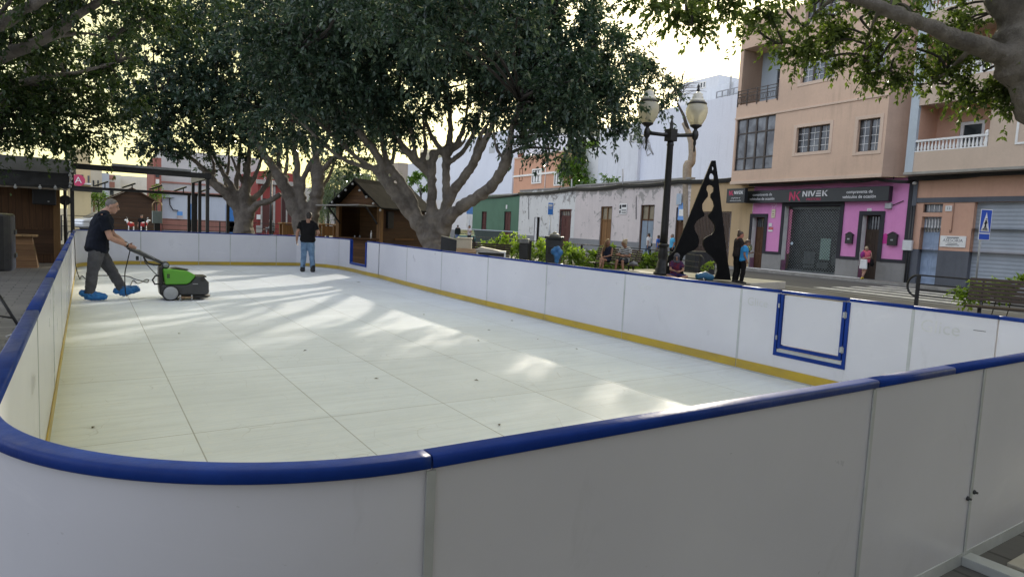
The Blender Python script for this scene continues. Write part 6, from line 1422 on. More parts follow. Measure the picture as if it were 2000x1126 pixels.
# ---- things stacked by the big laurel, outside the right boards
d_ = 19.5
def lump(name,label,cat,px0,px1,ytop,d,m,depth=.5,rz=0):
    a,b = at(px0,ytop,d), at(px1,ytop,d); c = ground_at((px0+px1)/2,d); w__ = (b-a).length; t_ = thing(name,label,cat,tuple(c),math.atan2((b-a).y,(b-a).x)+rz); return t_, w__, (a.z+b.z)/2-PLAZA
t_, w_, h_ = lump('cabinet','cream cabinet with slightly open lid beside the big laurel trunk','cabinet',893,921,464,d_,None)
cream = M('cream_panel',(.52,.47,.36),(.44,.4,.31),3,.6); MB().box(-w_/2,w_/2,-.02,.5,0,h_-.05).build('body',cream,t_,bevel=.01); MB().box(-w_/2-.02,w_/2+.02,-.04,.52,h_-.045,h_).build('lid',cream,t_,bevel=.01)
t_, w_, h_ = lump('black_board','black board leaning against the cream cabinet by the tree','board',861,893,462,d_+.1,None); MB().hexa([(-w_/2,-.1,0),(w_/2,-.1,0),(w_/2,-.06,0),(-w_/2,-.06,0)],[(-w_/2,.2,h_),(w_/2,.2,h_-.1),(w_/2,.24,h_-.1),(-w_/2,.24,h_)]).build('panel',black_metal,t_); MB().hexa([(-w_/2,.2,h_+.002),(w_/2,.2,h_-.098),(w_/2,.24,h_-.098),(-w_/2,.24,h_+.002)],[(-w_/2,.2,h_+.03),(w_/2,.2,h_-.07),(w_/2,.24,h_-.07),(-w_/2,.24,h_+.03)]).build('edge',cream,t_)
t_, w_, h_ = lump('cardboard_box','flattened brown cardboard box in front of the cream cabinet','box',893,932,486,d_-.8,None); MB().box(-w_/2,w_/2,0,.4,0,h_).build('carton',M('cardboard',(.34,.22,.12),(.27,.17,.09),4,.8),t_); MB().hexa([(-w_/2,-.15,h_-.1),(w_/2,-.15,h_-.1),(w_/2,0,h_-.001),(-w_/2,0,h_-.001)],[(-w_/2,-.15,h_-.09),(w_/2,-.15,h_-.09),(w_/2,0,h_+.01),(-w_/2,0,h_+.01)]).build('flap',M('cardboard_b',(.38,.25,.14),(.3,.19,.1),4,.8),t_)
t_, w_, h_ = lump('folded_table','folded white edged table with a pale sheet next to the cardboard','table',932,990,490,d_-.8,None); MB().box(-w_/2,w_/2,0,.6,h_-.05,h_).build('table_top',white_paint,t_,bevel=.005); MB().box(w_/2-.05,w_/2,0,.04,0,h_-.051).build('leg',white_paint,t_); MB().box(-w_/2,-w_/2+.05,0,.04,0,h_-.051).build('leg',white_paint,t_)
MB().hexa([(-w_/2-.05,-.05,h_+.003),(w_/2*.6,-.05,h_+.003),(w_/2*.8,.5,h_+.003),(-w_/2,.5,h_+.003)],[(-w_/2+.1,-.02,h_+.1),(w_/2*.1,0,h_+.05),(w_/2*.3,.45,h_+.03),(-w_/2+.15,.4,h_+.1)]).build('pale_sheet',M('plastic_sheet',(.5,.46,.38),(.4,.36,.3),3,.5),t_); MB().box(-w_/2+.06,w_/2-.06,.02,.03,h_-.3,h_-.06).build('dark_underside',black_metal,t_)
# ---- benches of brown slats
slat = wood('bench_slat',(.085,.06,.045),(.05,.036,.028),2,.5,groove=0); 
def bench(label, p, az, length=1.8, back=True):
    """az: direction the sitter looks"""
    t_ = thing('park_bench',label,'bench',tuple(p),R(90-az)); 
    mb = MB()
    for k in range(6): mb.box(-.02+k*.085-.12,.05+k*.085-.12,-length/2,length/2,.43-.004*abs(k-3),.465-.004*abs(k-3))
    mb.build('seat',slat,t_,bevel=.006)
    mb = MB()
    for k in range(6):
        z = .55+k*.085; x = -.2-.035*k; mb.hexa([(x-.02,-length/2,z),(x+.015,-length/2,z),(x+.015,length/2,z),(x-.02,length/2,z)],[(x-.045,-length/2,z+.07),(x-.012,-length/2,z+.07),(x-.012,length/2,z+.07),(x-.045,length/2,z+.07)])
    mb.build('backrest',slat,t_,bevel=.006)
    for y in (-length/2+.25,length/2-.25):
        mb = MB(); mb.tube([(-.44,y,1.02),(-.2,y,.5),(-.14,y,.42),(.32,y,.42)],.025,7); mb.tube([(-.1,y,.42),(-.22,y,0)],.03,7); mb.tube([(.25,y,.42),(.34,y,0)],.03,7); mb.build('leg',black_metal,t_)
    return t_
bench('slatted brown bench by the hedge left of the slim grey bin', ground_at(953,25), 225, 1.7)
wb = ground_at(1205,26); bench('slatted brown bench on which the two women sit', wb, 250, 2.0)
rb = ground_at(2052,13.6); rbz = at(1940,607,14.2).z-.45
bench('slatted brown bench at the right edge above the rink boards', rb, 252, 2.6)
# ---- bins
def litter_bin(label, px, d, w_, ytop, round_top, sl):
    p = ground_at(px,d); h_ = at(px,ytop,d).z-PLAZA; t_ = thing('litter_bin',label,'litter bin',tuple(p),R(-48)); gm_ = M('bin_grey',(.05,.054,.058),(.035,.038,.04),5,.5)
    mb = MB(); mb.hexa([(-w_*.42,-w_*.42,.05),(w_*.42,-w_*.42,.05),(w_*.42,w_*.42,.05),(-w_*.42,w_*.42,.05)],[(-w_/2,-w_/2,h_*.86),(w_/2,-w_/2,h_*.86),(w_/2,w_/2,h_*.86),(-w_/2,w_/2,h_*.86)]); mb.build('body',gm_,t_,bevel=.03)
    if round_top:
        MB().box(-w_*.56,w_*.56,-w_*.56,w_*.56,h_*.862,h_*.93).build('lid',gm_,t_,bevel=.02); MB().ball((0,0,h_*.95),(w_*.36,w_*.36,h_*.06),12,8).build('lid_dome',M('bin_lid',(.3,.3,.29),(.2,.2,.2)),t_); MB().ball((0,0,h_*1.0),(w_*.15,w_*.15,w_*.12),10,6).build('knob',black_metal,t_)
        MB().box(-w_*.3,w_*.3,-w_*.52,-w_*.48,h_*.5,h_*.66).build('opening',black_metal,t_)
        MB().box(w_*.3,w_*.62,-w_*.3,w_*.3,.25,.4).build('pedal',black_metal,t_,bevel=.02)
    else:
        MB().hexa([(-w_*.56,-w_*.56,h_*.865),(w_*.56,-w_*.56,h_*.865),(w_*.56,w_*.56,h_*.865),(-w_*.56,w_*.56,h_*.865)],[(-w_*.4,-w_*.3,h_),(w_*.4,-w_*.3,h_),(w_*.45,w_*.5,h_),(-w_*.45,w_*.5,h_)]).build('hood',M('bin_hood',(.25,.26,.25),(.18,.18,.18)),t_,bevel=.02)
        MB().box(w_*.55,w_*.75,-.05,.05,0,h_*.95).build('post',black_metal,t_)
    return t_
litter_bin('slim grey litter bin with a pale hood in front of the hedge',1026,25,.36,466,False,0)
lb = litter_bin('large dark bin with domed lid in front of the hedge',1084,25,.58,456,True,0)
c = at(1087,494,24.45); mb = MB()
for dx,dz,r_ in ((-.12,.06,.13),(.05,.16,.12),(.14,.02,.13),(.03,-.12,.15),(.02,-.3,.11),(.04,-.44,.06),(-.08,.2,.06)): mb.ball(c+CAM_R*dx+Vector((0,0,dz)),(r_,r_*.7,r_),8,6)
tb = thing('plastic_bag','crumpled blue plastic bag hanging on the large dark bin','plastic bag',tuple(c)); fused(mb,'bag',M('blue_plastic',(.06,.24,.52),(.04,.17,.42),7,.35,.6,9),tb,.035,1,W=True)
# ---- hedge, fence
P0, P1, P2 = at(925,462,38), at(1270,487,30), at(1368,499,26.5)
railing('park_railing','black horizontal bar railing in front of the hedge along the street',[(P0.x,P0.y),(P1.x,P1.y),(P2.x,P2.y)],[P0.z,P1.z,P2.z],rails=(0,.28,.5,.72),step=1.9,r_=.024,curl=((P2.x,P2.y),(P2-P1),P2.z))
rows = []
for px,y0,d,r_ in ((955,471,36,.42),(968,467,36,.45),(982,464,36,.5),(997,463,36,.5),(1012,465,35.5,.5),(1027,470,35,.48),(1042,474,34.5,.45),(1056,476,34,.45),(1072,480,33.5,.4),(1098,483,33,.42),(1113,482,32.5,.45),(1128,485,32,.42),(1146,490,32,.4),(1163,492,31.5,.38),(1185,487,31.5,.4),(1196,492,31,.38),(1215,497,31,.4),(1244,500,30.5,.42),(1256,494,30.5,.45),(1270,498,30,.45),(1284,503,30,.4),(885,466,38,.32),(870,465,38.5,.3),(900,469,38,.25),(940,474,37,.3)):
    rows.append((px,y0+8,d,r_)); rows.append((px+3,y0+22,d-.1,r_*1.05)); rows.append((px-4,y0+36,d-.1,r_*.9))
V,ti,_ = spray(blobs_px(rows),1.5,.17,Wd=.5,seed=91,nt=8,nl=8,twig=.38,droop=.35)
hg = thing('hedge','bright yellow green hedge growing behind the railing','hedge',tuple(ground_at(1100,33))); leaf_object('leaves',V,ti,leaf_hedge,hg)
mb = MB()
for b in blobs_px(rows[::2]): mb.tube([(b[0],b[1],PLAZA),(b[0],b[1],b[2]+.1)],.02,5)
mb.build('stems',twig_m,hg,W=True)
# ---- raised stone platform with lamp and sculpture
c0 = at(1195,545,25.5); c1 = at(1466,553,21.3); pd = (c1-c0); pd.z = 0; pn = Vector((-pd.y,pd.x,0)).normalized(); ZP = .2
if pn.dot(CAM_F) < 0: pn = -pn
b4 = [Vector((c0.x,c0.y,0)), Vector((c1.x,c1.y,0)), Vector((c1.x,c1.y,0))+pn*2.6, Vector((c0.x,c0.y,0))+pn*2.6]
pf = MB().hexa([(p.x,p.y,PLAZA-.1) for p in b4],[(p.x,p.y,ZP) for p in b4]).build('stone_platform',M('pale_stone',(.5,.47,.4),(.4,.37,.31),2,.8,.3,20),bevel=.02); tag(pf,'low pale stone platform under the lamp and the black sculpture','platform')
lb_ = at(1292,537,23.6); lb_.z = ZP
lp = thing('street_lamp','tall black street lamp with two glass acorn globes standing on the stone platform','street lamp',tuple(lb_))
ztop = at(1308,262,23.6).z; u = CAM_R.copy(); u.z = 0; u.normalize()
MB().lathe(lb_,[(.30,0),(.30,.08),(.24,.12),(.26,.2),(.2,.28),(.19,.45),(.16,.5),(.155,.62),(.18,.7),(.15,.95),(.15,1.0),(.19,1.04),(.19,1.1),(.145,1.14)],20).build('base',black_metal,lp,W=True)
mb = MB(); n = 20; mb.lathe(lb_,[(.14,1.12),(.135,1.6),(.11,ztop-ZP-.5),(.13,ztop-ZP-.45),(.1,ztop-ZP-.3)],16); mb.build('pole',black_metal,lp,W=True)
q = Vector((lb_.x,lb_.y,ztop)); MB().box(q.x-.16,q.x+.16,q.y-.16,q.y+.16,q.z-.32,q.z+.1).lathe(q,[(.1,.08),(.06,.16),(.07,.3),(.03,.42),(.035,.5),(.005,.62)],12).build('arm_hub',black_metal,lp,W=True,bevel=.02)
aw = .86
MB().tube([q-u*aw+Vector((0,0,-.06)),q-u*.3+Vector((0,0,-.1)),q+Vector((0,0,-.08)),q+u*.3+Vector((0,0,-.1)),q+u*aw+Vector((0,0,-.06))],[.07,.065,.1,.065,.07],10).build('cross_arm',black_metal,lp,W=True)
t = NT('acorn_glass'); rb_ = t.math('PINGPONG', t.math('MULTIPLY', t.xyz()[2], 1.0), .025)
t.set(t.mix(t.ramp(t.noise(3,3),.4,.6),(.78,.75,.63),(.66,.63,.53)),.12,0,.6); t.b.inputs['Transmission Weight'].default_value = .3; t.bump(rb_,.6,.02); tl_ = t.n('ShaderNodeBsdfTranslucent'); tl_.inputs[0].default_value = (.9,.86,.7,1); mx_ = t.n('ShaderNodeMixShader'); mx_.inputs[0].default_value = .45; t.l(t.b.outputs[0],mx_.inputs[1]); t.l(tl_.outputs[0],mx_.inputs[2]); t.l(mx_.outputs[0],t.out.inputs[0]); acorn = t.m
for sgn in (-1,1):
    e = q+u*(aw*sgn)+Vector((0,0,-.06)); MB().lathe(e,[(.005,-.62),(.035,-.55),(.03,-.4),(.06,-.3),(.045,-.2),(.1,-.12),(.12,0),(.1,.12),(.06,.17),(.07,.22),(.2,.3),(.21,.34)],14).build('globe_holder',black_metal,lp,W=True)
    g = MB().lathe(e,[(.19,.34),(.24,.41),(.33,.57),(.375,.77),(.37,.93),(.31,1.06),(.27,1.10)],22).build('globe',acorn,lp,W=True)
    MB().lathe(e,[(.33,1.055),(.335,1.10),(.29,1.14)],20).build('globe_band',dark_metal,g,W=True)
    MB().lathe(e,[(.28,1.142),(.24,1.22),(.18,1.27),(.2,1.32),(.15,1.35),(.17,1.42),(.09,1.47),(.05,1.50)],18).build('globe_cap',globe_m,g,W=True)
    MB().lathe(e,[(.05,.36),(.06,.7),(.17,.9),(.17,1.02),(.06,1.05)],12).build('lamp_element',M('lamp_inside',(.3,.29,.26),(.2,.2,.18)),g,W=True)
    if sgn > 0: MB().lathe(e,[(.03,1.5),(.06,1.56),(.035,1.62),(.055,1.69),(.005,1.79)],10).build('finial',black_metal,g,W=True)
# sculpture: a flat black plate with cut-outs
ds = 21.8; org = at(1372,430,ds)
def SP(px,py): v = at(px,py,ds)-org; return (v.dot(CAM_R), v.dot(CAM_U))
outer = [(1389,314),(1397,314),(1402,350),(1410,418),(1419,500),(1427,547),(1390,545),(1397,538),(1401,528),(1400,515),(1392,503),(1380,492),(1373,480),(1373,469),(1378,463),(1389,458),(1395,450),(1396,441),(1391,432),(1384,424),(1383,420),(1391,411),(1394.5,402),(1393,393),(1388,385),(1388,379),(1393,374),(1394,366),(1390,361.5),(1385,361),(1380,364),(1379,371),(1382,377),(1382,384),(1376,391),(1371,399),(1371,409),(1375,418),(1375,422),(1368,426),(1360,432),(1355,441),(1357,451),(1363,461),(1365,471),(1363,481),(1356,488),(1344,493),(1335,500),(1331,509),(1331,521),(1336,538),(1301,538),(1302,515),(1305,500),(1318,489),(1340,437),(1365,375)]
holes = [[(1389.5+5*math.cos(a),346+7.5*math.sin(a)) for a in [k*math.pi/8 for k in range(16)]], [(1392,323),(1394,328),(1393,333),(1390.5,333),(1390,328)]]
cu = bpy.data.curves.new('plate','CURVE'); cu.dimensions = '2D'; cu.fill_mode = 'BOTH'; cu.extrude = .05
for pl_ in [outer]+holes:
    s_ = cu.splines.new('POLY'); s_.points.add(len(pl_)-1)
    for k,(a,b) in enumerate(pl_): x,y = SP(a,b); s_.points[k].co = (x,y,0,1)
    s_.use_cyclic_u = True
tmp = bpy.data.objects.new('t',cu); col.objects.link(tmp); dg_ = bpy.context.evaluated_depsgraph_get(); me = bpy.data.meshes.new_from_object(tmp.evaluated_get(dg_)); bpy.data.objects.remove(tmp)
fu = Vector((0,0,1)); fr_ = u; fn = fr_.cross(fu)
rt = Matrix((CAM_R,CAM_U,-CAM_F)).transposed().to_4x4(); me.transform(Matrix.Translation(org) @ rt)
sc_ = thing('sculpture','flat black triangular sculpture with rounded cut-outs standing on the stone platform','sculpture',(org.x,org.y,ZP)); me.transform(frame_inv(sc_)); me.materials.clear(); put('plate',me,M('sculpture_black',(.004,.004,.0045),(.007,.007,.007),5,.7,.1,spec=.12),sc_)
# bag on the platform
p = at(1376,533,21.5); p.z = ZP; bg_ = thing('gym_bag','blue and teal bag lying on the stone platform at the foot of the sculpture','bag',tuple(p)); mb = MB(); mb.tube([p-u*.28+Vector((0,0,.12)),p+Vector((0,0,.14)),p+u*.3+Vector((0,0,.1))],[.1,.15,.1],9); fused(mb,'bag_body',M('teal_bag',(.03,.16,.28),(.02,.1,.2),6,.5,.2),bg_,.025,2,W=True)
MB().tube([p-u*.2+Vector((0,-.02,.2)),p+Vector((0,-.05,.3)),p+u*.2+Vector((0,-.02,.2))],.015,5).build('strap',white_paint,bg_,W=True)
p = at(1372,541,21.2); p.z = ZP; sh = thing('sandal','dark sandal lying in front of the teal bag','sandal',tuple(p)); MB().tube([p-u*.13+Vector((0,0,.03)),p+u*.13+Vector((0,0,.03))],[(.045,.025),(.05,.03)],8,flat=True).build('sole',rubber,sh,W=True); MB().tube([p+u*.02+Vector((0,-.05,.03)),p+u*.04+Vector((0,0,.09)),p+u*.02+Vector((0,.05,.03))],.015,5).build('strap',white_paint,sh,W=True)
simple_tree('weed','small yellow green weed by the sculpture foot',1384,520,24,[(1386,520,24,.12),(1382,524,24,.1)],leaf_hedge,.1,9,95,.01,nt=6,nl=6,twig=.16,cat='plant')
# dark street cabinet behind the sculpture legs
p = ground_at(1372,30,ROAD); tag(MB().box(p.x-.7,p.x+.7,p.y-.3,p.y+.3,ROAD,at(1372,491,30).z).build('street_planter',M('dark_planter',(.035,.037,.04),(.025,.026,.028),4,.6),bevel=.02),'dark low box on the street seen between the legs of the sculpture','planter box')
# ---- crossing sign
p0 = at(1906,548,21.5); p0.z = PLAZA; sc1 = at(1917,439,21.5)
cs = thing('crossing_sign','blue pedestrian crossing sign on a grey pole in front of the roller shutter','road sign',tuple(p0)); 
MB().tube([p0,Vector((p0.x,p0.y,sc1.z+.45))],.03,10).build('pole',M('galvanised_pole',(.36,.37,.37),(.26,.27,.27),6,.45,metal=.3),cs,W=True)
rr = (u*.96+Vector((CAM_F.x,CAM_F.y,0)).normalized()*.28).normalized(); nn = rr.cross(Vector((0,0,1)))
if nn.dot(CAM_F) > 0: nn = -nn
base = Vector((p0.x,p0.y,sc1.z))+nn*.035+rr*.08
def onsign(a,b,o=0): return base+rr*a+Vector((0,0,b))+nn*o
sw_, sh_ = .245, .5
MB().hexa([onsign(-sw_,-sh_,0),onsign(sw_,-sh_,0),onsign(sw_,-sh_,.012),onsign(-sw_,-sh_,.012)],[onsign(-sw_,sh_,0),onsign(sw_,sh_,0),onsign(sw_,sh_,.012),onsign(-sw_,sh_,.012)]).build('sign_plate',white_paint,cs,W=True,bevel=.004)
sb = MB(); sb.quad(onsign(-sw_+.02,-.26,.014),onsign(sw_-.02,-.26,.014),onsign(sw_-.02,sh_-.02,.014),onsign(-sw_+.02,sh_-.02,.014)); sb.quad(onsign(-sw_+.02,-sh_+.02,.014),onsign(sw_-.02,-sh_+.02,.014),onsign(sw_-.02,-.30,.014),onsign(-sw_+.02,-.30,.014)); sb.build('blue_field',M('sign_blue',(.01,.08,.48),(.012,.07,.42),4,.35),cs,W=True)
MB().poly([onsign(-.19,-.22,.016),onsign(.19,-.22,.016),onsign(0,.42,.016)]).build('white_triangle',white_paint,cs,W=True)
pm = MB(); pm.tube([onsign(.01,.18,.02),onsign(.012,.2,.02)],.028,8)
for a_,b_,r_ in (((.0,.15),(-.01,-.0),.028),((-.01,0),(-.06,-.16),.016),((-.005,0),(.05,-.16),.016),((.0,.13),(-.06,.03),.012),((.01,.13),(.06,.05),.012)): pm.tube([onsign(*a_,.02),onsign(*b_,.02)],r_,6)
for k in range(6): pm.quad(onsign(-.15+k*.055,-.2,.018),onsign(-.125+k*.055,-.2,.018),onsign(-.11+k*.045,-.12,.018),onsign(-.13+k*.045,-.12,.018))
pm.build('walking_figure',black_metal,cs,W=True)
# ---- right hand railing with curled end, plant
a, b = at(1795,537,18.2), at(2060,559,15.6); z = (a.z+b.z)/2
railing('park_railing','black railing with a curled end by the zebra crossing',[(a.x,a.y),(b.x,b.y)],[a.z,b.z],rails=(0,.24,.4,.56),step=1.75,r_=.026,curl=((a.x,a.y),(a-b),a.z))
V,ti,_ = spray(blobs_px([(1896,570,16.5,.16),(1888,566,16.5,.12),(1910,563,16.5,.14),(1930,556,16.6,.16),(1955,553,16.5,.2),(1975,556,16.4,.2),(1995,553,16.3,.2),(1900,578,16.4,.14),(2015,555,16.2,.2),(1940,562,16.5,.15)]),6,.12,Wd=.5,seed=97,nt=7,nl=7,twig=.26); pl_ = thing('shrub','light green shrub behind the bench at the right edge','shrub',tuple(ground_at(1950,16.5))); leaf_object('leaves',V,ti,leaf_hedge,pl_)
mb = MB()
for px in (1896,1930,1955,1985): b_ = ground_at(px,16.5); mb.tube([b_,at(px,558,16.5)],.012,5)
mb.build('stems',twig_m,pl_,W=True)
# ---- bus stop sign
p = ground_at(1073,38,WALK); bs = thing('bus_stop_sign','blue bus stop sign on a pole in front of the peeling white house','bus stop sign',tuple(p)); z0,z1 = at(1073,419,38).z, at(1073,396,38).z
MB().tube([(p.x,p.y,ROAD),(p.x,p.y,z0)],.06,9).build('pole',steel,bs,W=True); w_ = .14
MB().hexa([(p.x-u.x*w_,p.y-u.y*w_,z0),(p.x+u.x*w_,p.y+u.y*w_,z0),(p.x+u.x*w_+.1,p.y+u.y*w_+.1,z0),(p.x-u.x*w_+.1,p.y-u.y*w_+.1,z0)],[(p.x-u.x*w_,p.y-u.y*w_,z1),(p.x+u.x*w_,p.y+u.y*w_,z1),(p.x+u.x*w_+.1,p.y+u.y*w_+.1,z1),(p.x-u.x*w_+.1,p.y-u.y*w_+.1,z1)]).build('sign_box',M('stop_blue',(.03,.16,.50),(.04,.2,.55),4,.4),bs,W=True,bevel=.01)
mb = MB(); 
for v0,v1 in ((.62,.66),(.72,.88),(.5,.54)): 
    f0 = Vector((p.x,p.y,0))-CAM_F*.0; zz0, zz1 = z0+(z1-z0)*v0, z0+(z1-z0)*v1; o_ = Vector((-.02,-.02,0)); mb.quad(*[Vector((p.x+u.x*w_*s_*.8,p.y+u.y*w_*s_*.8,zz))+o_ for s_,zz in ((-1,zz0),(1,zz0),(1,zz1),(-1,zz1))])
mb.build('sign_print',white_paint,bs,W=True)
p = ground_at(917,60,WALK); b2 = thing('bus_stop_sign','far blue and white street sign at the green house corner','sign',tuple(p)); MB().tube([p,at(917,412,60)],.06,7).build('pole',steel,b2,W=True); c = at(917,420,60); MB().box(c.x-.3,c.x+.3,c.y-.06,c.y+.06,c.z+.1,c.z+.75).build('sign_box',M('far_blue',(.08,.2,.5),(.1,.25,.5)),b2,W=True); MB().box(c.x-.3,c.x+.3,c.y-.06,c.y+.06,c.z-1.2,c.z+.09).build('timetable',white_paint,b2,W=True)
# dead trunk stub rising behind the lamp
t_ = thing('bare_tree','bare pale cut tree trunk against the white wall behind the lamp','tree',tuple(ground_at(1345,44)))
P_,r_ = smooth_path([at(1345,480,44),at(1342,335,44),at(1350,318,44),at(1352,290,44),at(1346,262,44.2),at(1335,240,44.4)],[.3,.3,.27,.24,.2,.14],5); MB().tube(P_,r_,9,jit=.06).build('trunk',M('pale_bark',(.34,.28,.2),(.25,.2,.15),6,.85,.4),t_,W=True)
# fine dry twigs against the sky
tw = thing('bare_twig_bush','fine leafless arching twigs rising against the sky behind the lamp','bush',tuple(ground_at(1335,44)))
mb = MB(); rs = random.Random(3)
for k in range(46):
    b_ = (1318+rs.uniform(-14,14), 190+rs.uniform(-6,10)); dx = rs.uniform(-40,62); hh_ = rs.uniform(45,125)*(1-abs(dx)/150)
    P_ = [at(b_[0]+dx*s_**1.3, b_[1]-hh_*(s_-.35*s_*s_*(1+abs(dx)/60)), 44) for s_ in (0,.3,.55,.8,1)]; mb.tube(P_,[.028,.024,.02,.015,.009],4)
for k in range(26):
    b_ = (1290+rs.uniform(-25,25), 60+rs.uniform(-20,30)); mb.tube([at(b_[0],b_[1],44),at(b_[0]+rs.uniform(-12,12),b_[1]+rs.uniform(-18,18),44),at(b_[0]+rs.uniform(-30,30),b_[1]+rs.uniform(-30,40),44)],[.02,.016,.01],4)
mb.tube([at(1346,262,44.2),at(1335,225,44.3),at(1318,192,44)],[.16,.1,.06],6); mb.build('twigs',twig_m,tw,W=True,fix=False)
# ------------------------------------------------------------------ people
skin_a = M('skin_light', (.47,.27,.19), (.40,.22,.155), 14, .55, .05); skin_b = M('skin_tan', (.36,.19,.12), (.3,.155,.095), 14, .55, .05)
hair_dark = M('hair_dark', (.02,.015,.012), (.035,.027,.022), 30, .6, .3); hair_grey = M('hair_grey', (.12,.11,.10), (.2,.18,.165), 30, .7, .3); hair_fair = M('hair_fair', (.30,.19,.09), (.2,.12,.055), 25, .5, .3, stretch=(3,3,.5)); hair_blond = M('hair_blond_short', (.45,.35,.22), (.33,.25,.15), 25, .5, .3); hair_brown = M('hair_brown', (.09,.05,.03), (.05,.03,.02), 25, .5, .3); hair_white = M('hair_white', (.6,.58,.54), (.5,.48,.45), 25, .6, .3)
def cloth(name, c, c2=None, bump=.35, sc=5): return M(name, c, c2 or mul(c,.7), sc, .9, bump, 9, spec=.2)
eye_m = M('eye_dark', (.02,.015,.012)); lip_m = M('lip', (.33,.13,.10), (.28,.11,.09))
STAND = dict(head=(.035,0,1.635), neck=(.0,0,1.50), chest=(.01,0,1.30), waist=(.0,0,1.08), pelvis=(-.01,0,.94),
 shL=(0,.185,1.435), shR=(0,-.185,1.435), elL=(-.03,.235,1.14), elR=(-.03,-.235,1.14), wrL=(.06,.25,.89), wrR=(.06,-.25,.89),
 hiL=(0,.09,.91), hiR=(0,-.09,.91), knL=(.02,.10,.50), knR=(.02,-.10,.50), anL=(-.03,.10,.09), anR=(-.03,-.10,.09), look=(1,0,-.05))
def person(label, loc, az, H=1.75, pose=None, shirt=None, sleeve='short', pants=None, leg='long', shoes=None, hair=None, hairstyle='short', skin=None, voxel=.018, girth=1.0, skirt=None, near=False, shoecover=None, arm_r=1.0, hem=.0, collar=True):
    J = {k: Vector(v) for k, v in STAND.items()}
    for k, v in (pose or {}).items(): J[k] = Vector(v)
    s_ = H/1.75; t_ = thing('person', label, 'person', tuple(loc), R(90-az)); skin = skin or skin_a
    for k in J:
        if k != 'look': J[k] = J[k]*s_
    g = girth*s_; hd = J['head']; look = J['look'].normalized(); side = Vector((0,0,1)).cross(look).normalized(); up = look.cross(side)
    Rm = Matrix((look, side, up)).transposed()
    def hp(x,y,z): return hd+Rm @ (Vector((x,y,z))*s_)
    y_ = (J['shL']-J['shR']).normalized()
    b = MB()
    # head: skull, jaw, nose, ears, brow
    b.ball(hp(-.005,0,.035),(.098*s_,.077*s_,.098*s_),14,10,Rm); b.ball(hp(.025,0,-.045),(.070*s_,.058*s_,.075*s_),12,8,Rm); b.ball(hp(.052,0,-.085),(.034*s_,.036*s_,.03*s_),8,6,Rm)
    b.tube([hp(.088,0,.03),hp(.113,0,-.015),hp(.097,0,-.025)],[.012*s_,.017*s_,.014*s_],7); b.ball(hp(.083,0,.045),(.016*s_,.05*s_,.012*s_),8,6,Rm); b.ball(hp(.086,0,-.06),(.014*s_,.025*s_,.011*s_),8,6,Rm)
    for sg in (-1,1): b.ball(hp(-.008,.078*sg,-.005),(.024*s_,.012*s_,.034*s_),8,6,Rm)
    b.tube([hp(-.02,0,-.06),J['neck']+Vector((0,0,.02))*s_,J['neck'].lerp(J['chest'],.3)],[.056*g,.06*g,.085*g],10)
    def torso(mb, k, extra=.0, low=True):   # neck to hips
        n_, c_, w_, p_ = J['neck'], J['chest'], J['waist'], J['pelvis']
        P = [n_.lerp(c_,.10), n_.lerp(c_,.32), c_, c_.lerp(w_,.55), w_, w_.lerp(p_,.6)]+([p_, p_+(p_-w_).normalized()*.07*s_] if low else [])
        rr = [(.085,.065),(.175,.10),(.175,.118),(.16,.115),(.155,.112),(.165,.118),(.172,.125),(.14,.11)]
        mb.tube(P, [((a+extra)*g*k,(c+extra)*g*k) for a,c in rr[:len(P)]], 16, ref=y_, flat=True)
        for sd in ('L','R'): mb.tube([J['neck'].lerp(J['sh'+sd],.25)-Vector((0,0,.02))*s_, J['sh'+sd]],[(.06+extra)*g,(.058+extra)*g],10)
    torso(b, .84 if shirt else .95)
    for sd in ('L','R'):
        sh_, el, wr = J['sh'+sd], J['el'+sd], J['wr'+sd]
        b.tube([sh_, sh_.lerp(el,.4), el],[.05*g*arm_r,.047*g*arm_r,.040*g*arm_r],9); b.tube([el, el.lerp(wr,.3), wr],[.040*g*arm_r,.042*g*arm_r,.027*g*arm_r],9); b.ball(el,.041*g*arm_r,8,6)
        fd = (wr-el).normalized(); hdir = J['hand'+sd].normalized() if 'hand'+sd in J else fd
        pn = y_*(1 if sd == 'L' else -1); pb = hdir.cross(pn); 
        if pb.length < .2: pb = Vector((1,0,0))
        pb.normalize(); pn = pb.cross(hdir)
        pc = wr+hdir*.05*s_; b.tube([wr-fd*.01, wr+hdir*.035*s_, wr+hdir*.09*s_],[(.026*s_,.020*s_),(.040*s_,.016*s_),(.040*s_,.014*s_)],10, ref=pb, flat=True)
        cu = J['curl'+sd].x if 'curl'+sd in J else .5
        for k,(o,ln) in enumerate(((-.030,.062),(-.010,.074),(.010,.078),(.029,.068))):
            q0 = wr+hdir*.085*s_+pb*(-o)*s_; d1 = (hdir-pn*cu*.7).normalized(); q1 = q0+d1*ln*.5*s_; d2 = (d1-pn*cu*1.3).normalized(); q2 = q1+d2*ln*.55*s_; b.tube([q0,q1,q2],[.0095*s_,.0088*s_,.007*s_],6)
        q0 = wr+hdir*.03*s_+pb*.032*s_; d1 = (hdir*.6+pb*.8-pn*cu*.3).normalized(); b.tube([q0,q0+d1*.035*s_,q0+d1*.035*s_+(hdir-pn*cu).normalized()*.03*s_],[.013*s_,.0105*s_,.008*s_],6)
        hi, kn, an = J['hi'+sd], J['kn'+sd], J['an'+sd]
        b.tube([hi+Vector((0,0,.02))*s_, hi.lerp(kn,.4), kn],[.085*g,.075*g,.052*g],10); b.tube([kn, kn.lerp(an,.32), an],[.052*g,.054*g,.034*g],10); b.ball(kn,.053*g,8,6)
        tdir = J['toe'+sd].normalized() if 'toe'+sd in J else Vector((1,.12*(1 if sd == 'L' else -1),0)).normalized()
